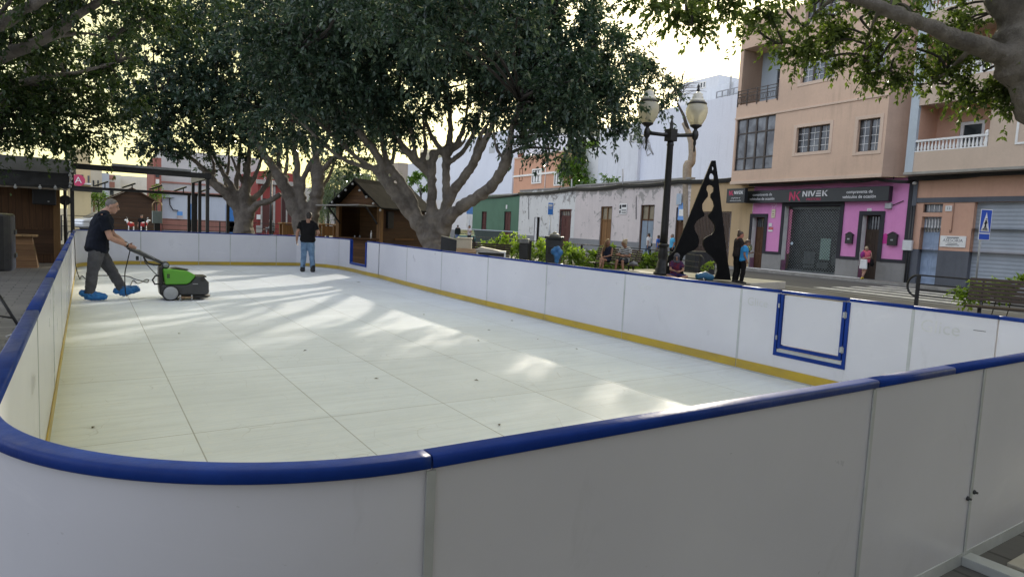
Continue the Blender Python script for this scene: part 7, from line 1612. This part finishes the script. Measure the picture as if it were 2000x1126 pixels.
        b.tube([an-tdir*.03*s_+Vector((0,0,-.03))*s_, an+tdir*.09*s_+Vector((0,0,-.05))*s_, an+tdir*.17*s_+Vector((0,0,-.062))*s_],[.036*s_,.035*s_,.026*s_],8)
    fused(b, 'body', skin, t_, voxel, 2)
    if shirt:
        c = MB(); torso(c, 1.06, .02, hem >= 0)
        for sd in ('L','R'):
            sh_, el, wr = J['sh'+sd], J['el'+sd], J['wr'+sd]
            if sleeve == 'short': c.tube([sh_+(sh_-el).normalized()*.015, sh_.lerp(el,.4), sh_.lerp(el,.66)],[.076*g,.074*g,.07*g],10)
            elif sleeve == 'long': c.tube([sh_, sh_.lerp(el,.5), el],[.066*g,.06*g,.053*g],10); c.tube([el, el.lerp(wr,.4), wr.lerp(el,.06)],[.053*g,.05*g,.038*g],10); c.ball(el,.054*g,8,6)
        fused(c, 'shirt', shirt, t_, max(voxel,.014), 2, folds=.009)
    if pants:
        c = MB(); p_, w_ = J['pelvis'], J['waist']
        c.tube([w_.lerp(p_,.55), p_, p_+(p_-w_).normalized()*.07*s_],[(.172*g,.127*g),(.182*g,.135*g),(.15*g,.12*g)],16,ref=y_,flat=True)
        for sd in ('L','R'):
            hi, kn, an = J['hi'+sd], J['kn'+sd], J['an'+sd]; c.ball(hi,.1*g,10,8)
            if leg == 'long': c.tube([hi+Vector((0,0,.03))*s_, hi.lerp(kn,.45), kn],[.105*g,.095*g,.076*g],12,jit=.03); c.tube([kn, kn.lerp(an,.35), kn.lerp(an,.8), an.lerp(kn,.02)],[.076*g,.074*g,.066*g,.070*g],12,jit=.05); c.ball(kn,.077*g,8,6)
            elif leg == 'knee': c.tube([hi+Vector((0,0,.03))*s_, hi.lerp(kn,.5), hi.lerp(kn,.92)],[.105*g,.095*g,.085*g],12)
            else: c.tube([hi+Vector((0,0,.03))*s_, hi.lerp(kn,.5)],[.105*g,.092*g],12)
        fused(c, 'trousers' if leg == 'long' else 'shorts', pants, t_, max(voxel,.014), 2, folds=.012, fq=9)
    if skirt:
        c = MB(); p_ = J['pelvis']; c.tube([p_+Vector((0,0,.12))*s_, p_, p_-Vector((0,0,.25))*s_, p_-Vector((0,0,.45))*s_],[(.165*g,.12*g),(.185*g,.14*g),(.2*g,.15*g),(.215*g,.16*g)],16,ref=y_,flat=True); fused(c,'skirt',skirt,t_,max(voxel,.016),2)
    for sd in ('L','R'):
        an = J['an'+sd]; tdir = J['toe'+sd].normalized() if 'toe'+sd in J else Vector((1,.12*(1 if sd == 'L' else -1),0)).normalized()
        nrm = Vector((0,0,1))-tdir*tdir.z
        if shoes and not shoecover:
            c = MB(); c.tube([an-tdir*.055*s_-nrm*.035*s_, an+tdir*.03*s_-nrm*.04*s_, an+tdir*.12*s_-nrm*.055*s_, an+tdir*.19*s_-nrm*.064*s_],[.047*s_,.052*s_,.045*s_,.032*s_],10); c.tube([an+nrm*.02*s_, an-nrm*.04*s_],[.042*s_,.05*s_],9); fused(c,'shoe',shoes,t_,.012,1)
        if shoecover:
            c = MB(); c.tube([an-tdir*.075*s_-nrm*.03*s_, an-nrm*.02*s_, an+tdir*.10*s_-nrm*.025*s_, an+tdir*.22*s_-nrm*.045*s_, an+tdir*.265*s_-nrm*.055*s_],[(.06*s_,.07*s_),(.085*s_,.095*s_),(.08*s_,.085*s_),(.068*s_,.06*s_),(.035*s_,.035*s_)],11,jit=.16)
            c.tube([an+nrm*.075*s_, an+nrm*.05*s_, an-nrm*.0*s_],[.09*s_,.075*s_,.09*s_],11,jit=.14); c.ball(an-tdir*.10*s_+nrm*.02*s_,(.055*s_,.05*s_,.06*s_),8,6); fused(c,'shoe_cover',shoecover,t_,.010,2,folds=.011,fq=24)
    if hair:
        c = MB()
        if hairstyle == 'stubble': c.ball(hp(-.012,0,.042),(.099*s_,.0785*s_,.099*s_),14,10,Rm)
        else: c.ball(hp(-.018,0,.048),(.104*s_,.088*s_,.104*s_),14,10,Rm)
        if hairstyle in ('short','bun'): c.ball(hp(-.05,0,.0),(.068*s_,.078*s_,.085*s_),10,8,Rm)
        if hairstyle == 'short': c.ball(hp(-.062,0,-.05),(.05*s_,.064*s_,.058*s_),8,6,Rm)
        if hairstyle == 'bun': c.ball(hp(-.085,0,.125),(.05*s_,.055*s_,.05*s_),9,7,Rm)
        if hairstyle == 'ponytail': c.ball(hp(-.12,0,.03),(.045*s_,.045*s_,.05*s_),8,6,Rm)
        if hairstyle == 'long':
            c.ball(hp(-.05,0,.0),(.072*s_,.09*s_,.1*s_),10,8,Rm)
            for sg in (-1,0,1): c.tube([hp(-.04,.065*sg,.03),hp(-.06,.085*sg,-.1),hp(-.055,.1*sg,-.22),hp(-.06,.09*sg,-.34)],[.04*s_,.046*s_,.043*s_,.022*s_],8)
        if hairstyle == 'bob':
            c.ball(hp(-.035,0,.0),(.085*s_,.1*s_,.1*s_),10,8,Rm)
        me = fuse(c, .012, 1)
        # keep the face clear
        bm = bmesh.new(); bm.from_mesh(me); fx = .062 if hairstyle != 'stubble' else .055
        dele = [v for v in bm.verts if (Rm.transposed() @ (v.co-hd)).x > (fx*s_ if (Rm.transposed() @ (v.co-hd)).z < .075*s_ else .09*s_) or ((Rm.transposed() @ (v.co-hd)).x > .012*s_ and (Rm.transposed() @ (v.co-hd)).z < .05*s_) or (hairstyle in ('stubble',) and (Rm.transposed() @ (v.co-hd)).z < -.01*s_)]
        bmesh.ops.delete(bm, geom=dele, context='VERTS'); bm.to_mesh(me); bm.free(); put('hair', me, hair, t_)
    for sg in (-1,1):
        MB().ball(hp(.083,.032*sg,.016),(.011*s_,.015*s_,.007*s_),8,6,Rm).build('eye', eye_m, t_)
        if near: MB().tube([hp(.09,.012*sg,.045),hp(.092,.032*sg,.05),hp(.078,.054*sg,.044)],.007*s_,5).build('eyebrow', hair, t_)
    if near: MB().ball(hp(.094,0,-.06),(.009*s_,.024*s_,.006*s_),8,6,Rm).build('mouth', lip_m, t_)
    return t_, J
navy = cloth('navy_shirt',(.010,.013,.022),(.006,.008,.014)); charcoal = cloth('grey_trousers',(.105,.105,.112),(.07,.07,.076),.5); blackcloth = cloth('black_shirt',(.012,.011,.012),(.008,.008,.008)); denim = cloth('pale_denim',(.20,.31,.43),(.11,.18,.28),.5,7)
cover_m = M('blue_shoe_cover',(.02,.19,.48),(.012,.12,.36),14,.45,.7,18)
# --- the man pushing the scrubber
mp = Vector((.33,13.7,0)); 
pose = dict(head=(.055,0,1.625), neck=(-.035,0,1.515), chest=(-.10,0,1.28), waist=(-.155,0,1.05), pelvis=(-.17,0,.90), look=(1,-.12,-.26),
 shL=(-.075,.20,1.435), shR=(-.075,-.20,1.435), elL=(.08,.27,1.13), elR=(.02,-.275,1.10), wrL=(.29,.10,.965), wrR=(.30,-.08,.955), handL=(.9,-.15,-.35), handR=(.9,.1,-.35), curlL=(.9,0,0), curlR=(.9,0,0),
 hiL=(-.16,.10,.87), hiR=(-.17,-.10,.87), knR=(-.235,-.11,.50), anR=(-.29,-.11,.115), knL=(.05,.11,.50), anL=(.215,.12,.155), toeL=(.95,.05,.28), toeR=(1,-.08,0))
man, J = person('man in navy T-shirt and blue shoe covers pushing the green scrubber', mp, 90, 1.80, pose, navy, 'short', charcoal, 'long', None, hair_grey, 'stubble', skin_a, .011, 1.22, near=True, shoecover=cover_m)
wr = J['wrL']; wd = (J['wrL']-J['elL']).normalized(); wr = wr-wd*.05
MB().tube([wr-wd*.014,wr+wd*.014],[.042,.040],14).build('watch_strap', rubber, man); MB().lathe(wr+Vector((0,.0,.034)),[(.019,0),(.021,.004),(.017,.012)],12,(.2,0,1)).build('watch', steel, man)
wr = J['wrR']; wd = (J['wrR']-J['elR']).normalized(); wr = wr-wd*.045
MB().tube([wr-wd*.014,wr+wd*.014],[.042,.040],14).build('watch_strap', rubber, man); MB().lathe(wr+Vector((0,-.03,.018)),[(.02,0),(.022,.004),(.018,.012)],12,(.1,-.7,.6)).build('watch', steel, man)
# --- floor scrubber
fs = thing('floor_scrubber','green and black walk-behind floor scrubber pushed by the man in navy','floor scrubber',(1.5,13.62,0))
sx = 12.15/1269
def mx(px): return 1.5+(px-350)*sx*1.0
def mz(py): return (587.5-py)*sx
green = M('scrubber_green',(.10,.36,.02),(.085,.32,.018),4,.32,.03,coat=.3); grey_pl = M('scrubber_grey',(.035,.037,.04),(.05,.052,.055),5,.45,.1)
yc, hw_ = 13.62, .23
def side_prof(pts, m, name, w0=hw_, bev=.03): return MB().extrude([(mx(a),yc-w0,mz(b)) for a,b in pts],(0,2*w0,0)).build(name,m,fs,W=True,bevel=bev,seg=3)
side_prof([(315,526),(330,526.5),(357,530),(373,539),(362,553),(356,556),(319,557)],green,'tank_cover')
body = side_prof([(313,557.2),(356,556.6),(363,553.5),(374,539.5),(386,541),(396,553),(396,566),(397,572),(393,577),(330,578),(313,575)],grey_pl,'body',.225)
side_prof([(330,525.6),(340,524.4),(362,528.5),(357,529.8)],grey_pl,'tank_lid',.13,.008)
side_prof([(309,523),(317,521),(317.5,577),(311,578),(309,560)],black_metal,'rear_frame',.17)
MB().lathe((mx(384),yc-.235,mz(546)),[(.0,0),(.045,0),(.045,.01)],12,(0,-1,0)).build('side_cap',black_metal,fs,W=True)
MB().box(mx(376),mx(392),yc-.2,yc+.2,mz(541)-.02,mz(541)+.008).build('front_cap',black_metal,fs,W=True,bevel=.02)
for y in (-1,1):
    w_ = MB().lathe((mx(328),yc+y*.2,.143),[(.11,0),(.143,.012),(.146,.045),(.13,.06)],28,(0,y,0)).build('wheel',rubber,fs,W=True)
    MB().lathe((mx(328),yc+y*.262,.143),[(.0,-.01),(.118,-.008),(.122,.004),(.1,.012),(.03,.02),(0,.02)],26,(0,y,0)).build('rim',M('wheel_grey',(.38,.39,.40),(.3,.31,.32),6,.5,.1),w_,W=True)
MB().lathe((mx(377),yc,.035),[(.2,0),(.235,.02),(.235,.045),(.15,.07)],26).build('brush_deck',rubber,fs,W=True)
mb = MB(); mb.tube([(mx(345),yc-.3,.05),(mx(351),yc-.15,.045),(mx(353),yc+.1,.045),(mx(348),yc+.28,.05)],[.02,.028,.028,.02],8); mb.box(mx(342),mx(366),yc-.32,yc-.26,.055,.08); mb.build('squeegee',M('squeegee_tan',(.33,.22,.12),(.2,.13,.08),6,.6),fs,W=True)
for x in (344,364): MB().lathe((mx(x),yc-.3,.012),[(.018,0),(.022,.05),(.012,.1)],10).build('roller',steel,fs,W=True)
MB().lathe((mx(321),yc-.13,mz(520)),[(.03,0),(.062,.01),(.066,.2),(.062,.25),(.03,.26)],22,(0,1,0)).build('pivot',grey_pl,fs,W=True); MB().lathe((mx(321),yc-.135,mz(520)),[(.0,-.006),(.04,-.004),(.045,.004)],18,(0,1,0)).build('pivot_cap',M('pivot_pale',(.3,.31,.32)),fs,W=True)
hb = MB()
hb.tube([(mx(321),yc,mz(519)),(mx(305),yc,mz(511)),(mx(291),yc,mz(504)),(mx(276),yc,mz(496)),(mx(262),yc,mz(491))],[(.09,.028),(.10,.03),(.12,.042),(.15,.045),(.16,.028)],12,ref=(0,1,0),flat=True); hb.build('handle_arm',grey_pl,fs,W=True)
MB().tube([(mx(259),yc-.26,mz(489)),(mx(259),yc+.26,mz(489))],.019,10).build('handle_bar',black_metal,fs,W=True)
MB().tube([(mx(270),yc-.09,mz(491)),(mx(288),yc-.09,mz(498)),(mx(302),yc-.09,mz(508))],.010,7).build('handle_trim',M('trim_pale',(.35,.36,.37)),fs,W=True)
MB().tube([(mx(284),yc-.07,mz(505)),(mx(290),yc-.1,mz(516)),(mx(300),yc-.1,mz(519)),(mx(313),yc-.08,mz(520))],.016,7).build('bowden_cable',black_metal,fs,W=True)
MB().tube([(mx(312),yc-.1,mz(540)),(mx(303),yc-.14,mz(540)),(mx(298),yc-.15,mz(548)),(mx(302),yc-.14,mz(556)),(mx(312),yc-.1,mz(556))],.015,8).build('hose_loop',rubber,fs,W=True)
e = yc-hw_-.002; lg = MB()
for a,b,c,d in ((321,325,534,543),):
    for k in range(2):
        for l in range(2): lg.box(mx(322.2+k*2.4),mx(324.2+k*2.4),e-.002,e,mz(543.5-l*4.2),mz(540-l*4.2))
lg.build('maker_emblem',black_metal,fs,W=True)
MB().box(mx(366.5),mx(376),yc-.2285,yc-.2265,mz(556),mz(554.6)).build('maker_print',M('pale_letter',(.4,.4,.4)),fs,W=True)
# power cable: from the handle over the floor and up over the left boards
cb = MB(); rs = random.Random(4)
P = [(mx(262),yc-.1,mz(492)),(mx(257),yc-.12,mz(515)),(mx(253),yc-.1,mz(540)),(mx(256),yc-.05,.08)]
for px,py in ((259,548),(268,553),(276,551),(284,546),(290,546),(288,551),(276,548),(262,544),(253,540),(235,538),(208,538),(186,538),(178,542),(170,546),(160,538)):
    q = onz(px,py,.012); P.append(tuple(q))
q = P[-1]; P += [(XL+.1,17.4,.05),(XL+.03,17.5,.35),(XL+.02,17.5,.75),(XL+.0,17.6,1.03),(XL-.04,17.6,1.09),(XL-.12,17.62,1.0),(XL-.12,17.65,.4),(XL-.2,17.7,PLAZA+.02)]
PP,_ = smooth_path(P,[1]*len(P),5); cb.tube(PP,.0095,5); tag(cb.build('power_cable',rubber),'black power cable trailing from the scrubber over the floor to the left boards','cable')
MB().tube([(mx(284),yc-.1,mz(503)),(mx(286),yc-.12,mz(515)),(mx(298),yc-.13,mz(530)),(mx(308),yc-.12,mz(541))],.008,5).build('coiled_lead',rubber,fs,W=True); MB().box(mx(271),mx(276),yc-.12,yc-.08,mz(511),mz(503)).build('plug',rubber,fs,W=True,bevel=.01)
# --- the man in jeans seen from behind
p2 = onz(600,530.5,0)
pose = dict(head=(.07,-.02,1.63), neck=(-.01,-.01,1.485), look=(.95,-.1,-.5), elL=(-.07,.29,1.16), wrL=(-.01,.31,.91), handL=(.25,0,-1), curlL=(.8,0,0), elR=(-.02,-.30,1.16), wrR=(.16,-.16,1.06), handR=(.7,.5,.1), hiL=(0,.09,.90), hiR=(0,-.09,.90), knL=(.03,.11,.50), anL=(-.02,.13,.12), knR=(.03,-.12,.50), anR=(-.02,-.16,.12))
m2, J2 = person('man in black T-shirt and pale jeans standing with his back turned on the rink', p2, 22, 1.80, pose, blackcloth, 'short', denim, 'long', M('black_boot',(.01,.01,.01),(.02,.02,.02),10,.5,.2), hair_dark, 'short', skin_b, .013, 1.12)
for sd in ('L','R'):
    a = J2['an'+sd]; c = MB(); c.tube([a+Vector((-.09,0,-.06)),a+Vector((.05,0,-.07)),a+Vector((.2,0,-.075))],[.07,.075,.055],9); c.tube([a+Vector((0,0,.1)),a+Vector((0,0,-.05))],[.068,.075],9); fused(c,'overshoe',rubber,m2,.014,1)
# --- two women on the bench
BAZ = 250
def on_bench(dy): return Vector(wb)+Matrix.Rotation(R(90-BAZ),3,'Z') @ Vector((0,dy,0))
SIT = dict(head=(-.02,0,1.20), neck=(-.10,0,1.06), chest=(-.12,0,.88), waist=(-.10,0,.66), pelvis=(-.06,0,.54), shL=(-.11,.18,1.0), shR=(-.11,-.18,1.0), elL=(-.02,.22,.74), elR=(-.02,-.22,.74), wrL=(.2,.10,.68), wrR=(.2,-.08,.68), hiL=(-.02,.09,.53), hiR=(-.02,-.09,.53), knL=(.42,.11,.55), knR=(.42,-.10,.55), anL=(.46,.12,.10), anR=(.46,-.10,.10))
w1 = dict(SIT); w1.update(look=(.5,.85,-.1), head=(-.03,.03,1.21), knR=(.44,.02,.62), anR=(.62,.10,.30), toeR=(.9,.1,-.4))
per_navy = cloth('dark_blue_dress',(.03,.035,.06))
person('long haired woman in a dark dress with bare crossed legs on the bench', on_bench(-.42), BAZ, 1.84, w1, per_navy, 'none', per_navy, 'short', M('sandal_brown',(.1,.06,.04)), hair_fair, 'long', skin_b, .018, .9)
t = NT('striped_top'); z_ = t.xyz(); k = t.math('DIVIDE', t.math('ADD', z_[2], t.math('MULTIPLY', z_[0], .35)), .075); f_ = t.math('SUBTRACT', k, t.math('FLOOR', k)); t.set(t.mix(t.math('GREATER_THAN', f_, .5), (.018,.018,.025), (.6,.6,.58)), .9); stripes = t.m
w2 = dict(SIT); w2.update(look=(.3,-.95,-.1), elL=(.02,.25,.75), wrL=(.18,-.12,.78), elR=(.04,-.2,.76), wrR=(.2,.05,.74), head=(-.02,-.03,1.22), knL=(.42,.16,.56), anL=(.40,.22,.12), knR=(.43,-.06,.57))
person('woman with tied up hair and black and white striped top on the bench', on_bench(.38), BAZ, 1.84, w2, stripes, 'short', cloth('dark_shorts',(.03,.035,.045)), 'knee', M('sandal_black',(.03,.03,.03)), hair_blond, 'bun', skin_b, .018, .98)
q = on_bench(.82); bg2 = thing('handbag','pale grey handbag lying on the bench beside the striped woman','bag',(q.x,q.y,PLAZA+.47)); c = MB(); c.tube([q+Vector((.1,-.12,PLAZA+.55)),q+Vector((0,0,PLAZA+.57)),q+Vector((-.1,.14,PLAZA+.53))],[.06,.1,.06],9); fused(c,'bag_body',cloth('grey_bag',(.3,.3,.31)),bg2,.02,2,W=True); MB().tube([q+Vector((.1,-.1,PLAZA+.6)),q+Vector((0,0,PLAZA+.74)),q+Vector((-.1,.1,PLAZA+.6))],.012,5).build('strap',black_metal,bg2,W=True)
# --- boy on the platform
bp = at(1319,541,20.9); bp.z = ZP
bpose = dict(head=(.04,0,.80), neck=(-.02,0,.67), chest=(-.04,0,.50), waist=(-.05,0,.30), pelvis=(-.05,0,.14), shL=(-.01,.17,.62), shR=(-.01,-.17,.62), elL=(.10,.24,.38), elR=(.12,-.22,.38), wrL=(.30,.08,.34), wrR=(.30,-.06,.34), hiL=(0,.09,.13), hiR=(0,-.09,.13), knL=(.26,.34,.17), knR=(.26,-.34,.17), anL=(.36,-.06,.08), anR=(.30,.10,.08), toeL=(.3,-.9,0), toeR=(.3,.9,0), look=(.95,-.25,-.25))
boy_sh = cloth('dark_blue_red_shirt',(.03,.03,.09),(.14,.02,.03),.3,9)
bt, BJ = person('child with a patterned hood sitting cross-legged on the stone platform by the lamp', bp, 215, 1.60, bpose, boy_sh, 'short', cloth('blue_shorts',(.03,.03,.12)), 'knee', rubber, None, 'short', skin_b, .018, .95)
c = MB(); h_ = BJ['head']; c.ball(h_+Vector((-.02,0,.03)),(.115,.105,.125),12,8); c.tube([h_+Vector((-.05,0,-.05)),h_+Vector((-.05,0,-.16))],[.1,.12],10); fused(c,'hood',cloth('patterned_hood',(.13,.13,.15),(.04,.04,.05),.3,40),bt,.018,1)
MB().box(-.02,.06,-.262,-.25,.46,.54).build('sleeve_patch',white_paint,bt)
# --- pair standing behind the platform end
wp = at(1437,546,21.2); wp.z = ZP
wpose = dict(head=(.05,0,1.60), neck=(0,0,1.47), look=(.95,-.2,-.2), elL=(.02,.24,1.15), wrL=(.24,.10,1.32), elR=(.06,-.25,1.16), wrR=(.26,-.08,1.24), handR=(.3,.5,.8), handL=(.3,-.5,.8))
wt_, WJ = person('woman with a dark bun, dark top and patterned fan standing by the sculpture', wp, 118, 1.68, wpose, cloth('dark_brown_top',(.035,.028,.026)), 'short', blackcloth, 'long', rubber, hair_brown, 'bun', M('skin_ruddy',(.5,.2,.14),(.42,.17,.12),12,.55), .018, 1.05)
f0 = WJ['wrR']+Vector((.06,.02,.0)); MB().lathe(f0+Vector((.02,-.03,-.02)),[(.0,0),(.125,0),(.125,.008),(0,.008)],18,(.35,-.9,.1)).build('fan',M('fan_pattern',(.55,.6,.2),(.05,.06,.05),22,.6,lo=.45,hi=.52),wt_)
kp = at(1449,549,20.9); kp.z = ZP
kpose = dict(head=(.10,0,1.60), neck=(-.0,0,1.47), look=(.8,.1,-.6), elL=(.02,.23,1.16), wrL=(.26,.06,1.22), elR=(-.02,-.24,1.15), wrR=(.10,-.20,.92))
kt, KJ = person('child in a bright blue top looking down beside the woman with the fan', kp, 135, 1.42, kpose, cloth('sky_blue_shirt',(.05,.30,.62),(.04,.24,.52)), 'short', blackcloth, 'long', rubber, hair_brown, 'short', skin_b, .018, 1.05)
MB().cbox(tuple(KJ['wrL']+Vector((.08,0,.03))),.05,.16,.02).build('phone',rubber,kt)
# --- woman at the dark shop door
dp = F(1702,540); dl = BO+BX*dp[0]-BY*.55; dl.z = WALK
dpose = dict(look=(.9,.1,-.45), head=(.07,0,1.60), elL=(.02,.25,1.17), wrL=(.22,.06,1.12), elR=(.02,-.25,1.17), wrR=(.22,-.06,1.12), knL=(.08,.06,.52), anL=(.16,-.06,.09), knR=(.03,-.08,.5), anR=(.04,-.06,.09))
dt_, DJ = person('woman in a pink top reading her phone outside the dark shop door', dl, 262, 1.62, dpose, cloth('pink_top',(.62,.14,.18),(.5,.1,.15)), 'none', blackcloth, 'knee', M('yellow_shoe',(.6,.45,.03)), hair_blond, 'bob', skin_a, .018, 1.16)
MB().extrude([(.17,.14,.98),(.17,-.16,.98),(.17,-.19,.5),(.17,.17,.5)],(.12,0,0)).build('white_bag',white_paint,dt_,bevel=.04); c = MB(); c.tube([(.1,.3,1.0),(.08,.32,.78),(.06,.3,.66)],[.06,.1,.07],8); fused(c,'shoulder_bag',blackcloth,dt_,.02,1)
MB().tube([(.0,.14,1.36),(.1,.25,1.15),(.1,.3,.95)],.012,5).build('bag_strap',black_metal,dt_); MB().cbox((.34,0,1.13),.1,.08,.015).build('phone',rubber,dt_); MB().ball((.12,-.13,1.19),(.1,.12,.17),10,8).build('purple_scarf',cloth('purple_cloth',(.35,.05,.25)),dt_)
# --- walkers on the far pavement
WALKP = dict(knL=(.16,.09,.50), anL=(.26,.09,.12), knR=(.0,-.09,.48), anR=(-.28,-.09,.16), elL=(-.12,.24,1.14), wrL=(-.1,.24,.88), elR=(.05,-.24,1.14), wrR=(.2,-.22,.95))
def on_walk(px, off): a = F(px,460,off)[0]; p = BO+BX*a-BY*off; p.z = WALK; return p
wkp = dict(WALKP); wkp.update(wrR=(.28,-.25,1.0))
ww, WWJ = person('bearded man in a white shirt with a black shoulder bag walking past the brown door', on_walk(1268,1.0), 352, 1.76, wkp, cloth('white_shirt',(.72,.72,.70)), 'short', cloth('blue_jeans',(.10,.15,.24)), 'long', rubber, hair_dark, 'short', skin_b, .02, 1.0)
c = MB(); c.ball((.0,-.26,.98),(.13,.06,.14),8,6); fused(c,'shoulder_bag',blackcloth,ww,.02,1); c = MB(); c.ball(WWJ['head']+Vector((.05,0,-.075)),(.06,.058,.045),8,6); fused(c,'beard',hair_dark,ww,.015,1)
person('person in blue mostly hidden behind the lamp post', on_walk(1287,1.2), 352, 1.66, WALKP, cloth('royal_blue_shirt',(.04,.13,.45)), 'short', cloth('grey_shorts',(.2,.2,.2)), 'knee', rubber, hair_dark, 'short', skin_b, .02)
person('grey haired man in a light blue polo shirt left of the black sculpture', on_walk(1314,1.6), 300, 1.78, dict(elL=(-.06,.27,1.15), wrL=(.02,.25,.9)), cloth('light_blue_polo',(.10,.40,.62),(.08,.34,.55)), 'short', blackcloth, 'long', rubber, hair_grey, 'short', skin_b, .02, 1.12)
person('man in a dark jacket and blue jeans by the green car', ground_at(894,62,WALK), 20, 1.74, None, cloth('dark_jacket',(.015,.02,.018)), 'long', cloth('mid_blue_jeans',(.14,.19,.36)), 'long', rubber, hair_dark, 'short', skin_b, .025, 1.08)
person('person in a pale patterned shirt and dark trousers standing at the green house corner', ground_at(917,60,WALK), 250, 1.74, dict(elL=(.05,.25,1.2), wrL=(.25,.1,1.25)), cloth('pale_shirt',(.55,.52,.5),(.4,.36,.36),.3,14), 'short', cloth('black_jeans',(.03,.035,.04)), 'long', rubber, hair_dark, 'short', skin_b, .025, 1.05)
# --- old lady with a shopping trolley, child by the toys
lp_ = ground_at(532,40); lpose = dict(look=(1,0,-.25), head=(.12,0,1.54), neck=(.02,0,1.42), chest=(-.02,0,1.25), elL=(.18,.22,1.12), elR=(.18,-.22,1.12), wrL=(.46,.18,1.02), wrR=(.46,-.18,1.02)); lpose.update(knL=(.12,.09,.5), anL=(.18,.09,.1))
ol, _ = person('white haired woman in a dark vest pushing a small trolley beyond the far boards', lp_, 275, 1.6, lpose, cloth('dark_vest',(.06,.07,.07),(.25,.25,.25),.3,8), 'long', blackcloth, 'long', rubber, hair_white, 'bob', skin_a, .022, 1.05)
tp = lp_+Vector((-.62,.05,0)); tr = thing('shopping_trolley','small black wheeled trolley pushed by the white haired woman','trolley',tuple(tp)); MB().box(tp.x-.28,tp.x+.2,tp.y-.2,tp.y+.2,.22,.55).build('basket',blackcloth,tr,W=True,bevel=.03); MB().tube([(tp.x+.2,tp.y-.18,.3),(tp.x+.28,tp.y-.18,.98),(tp.x+.28,tp.y+.18,.98),(tp.x+.2,tp.y+.18,.3)],.015,6).build('handle',steel,tr,W=True)
MB().box(tp.x-.32,tp.x+.24,tp.y-.22,tp.y+.22,.17,.2).build('frame',steel,tr,W=True)
for sx_ in (-.28,.2):
    for sy_ in (-.2,.2): MB().lathe((tp.x+sx_,tp.y+sy_-.02,.05),[(.08,0),(.08,.04)],12,(0,1,0)).build('wheel',rubber,tr,W=True)
person('dark haired child in a dark top between the two red and white ride-on toys', ground_at(277,39.5), 190, 1.42, None, blackcloth, 'short', blackcloth, 'long', rubber, hair_dark, 'short', skin_b, .022)
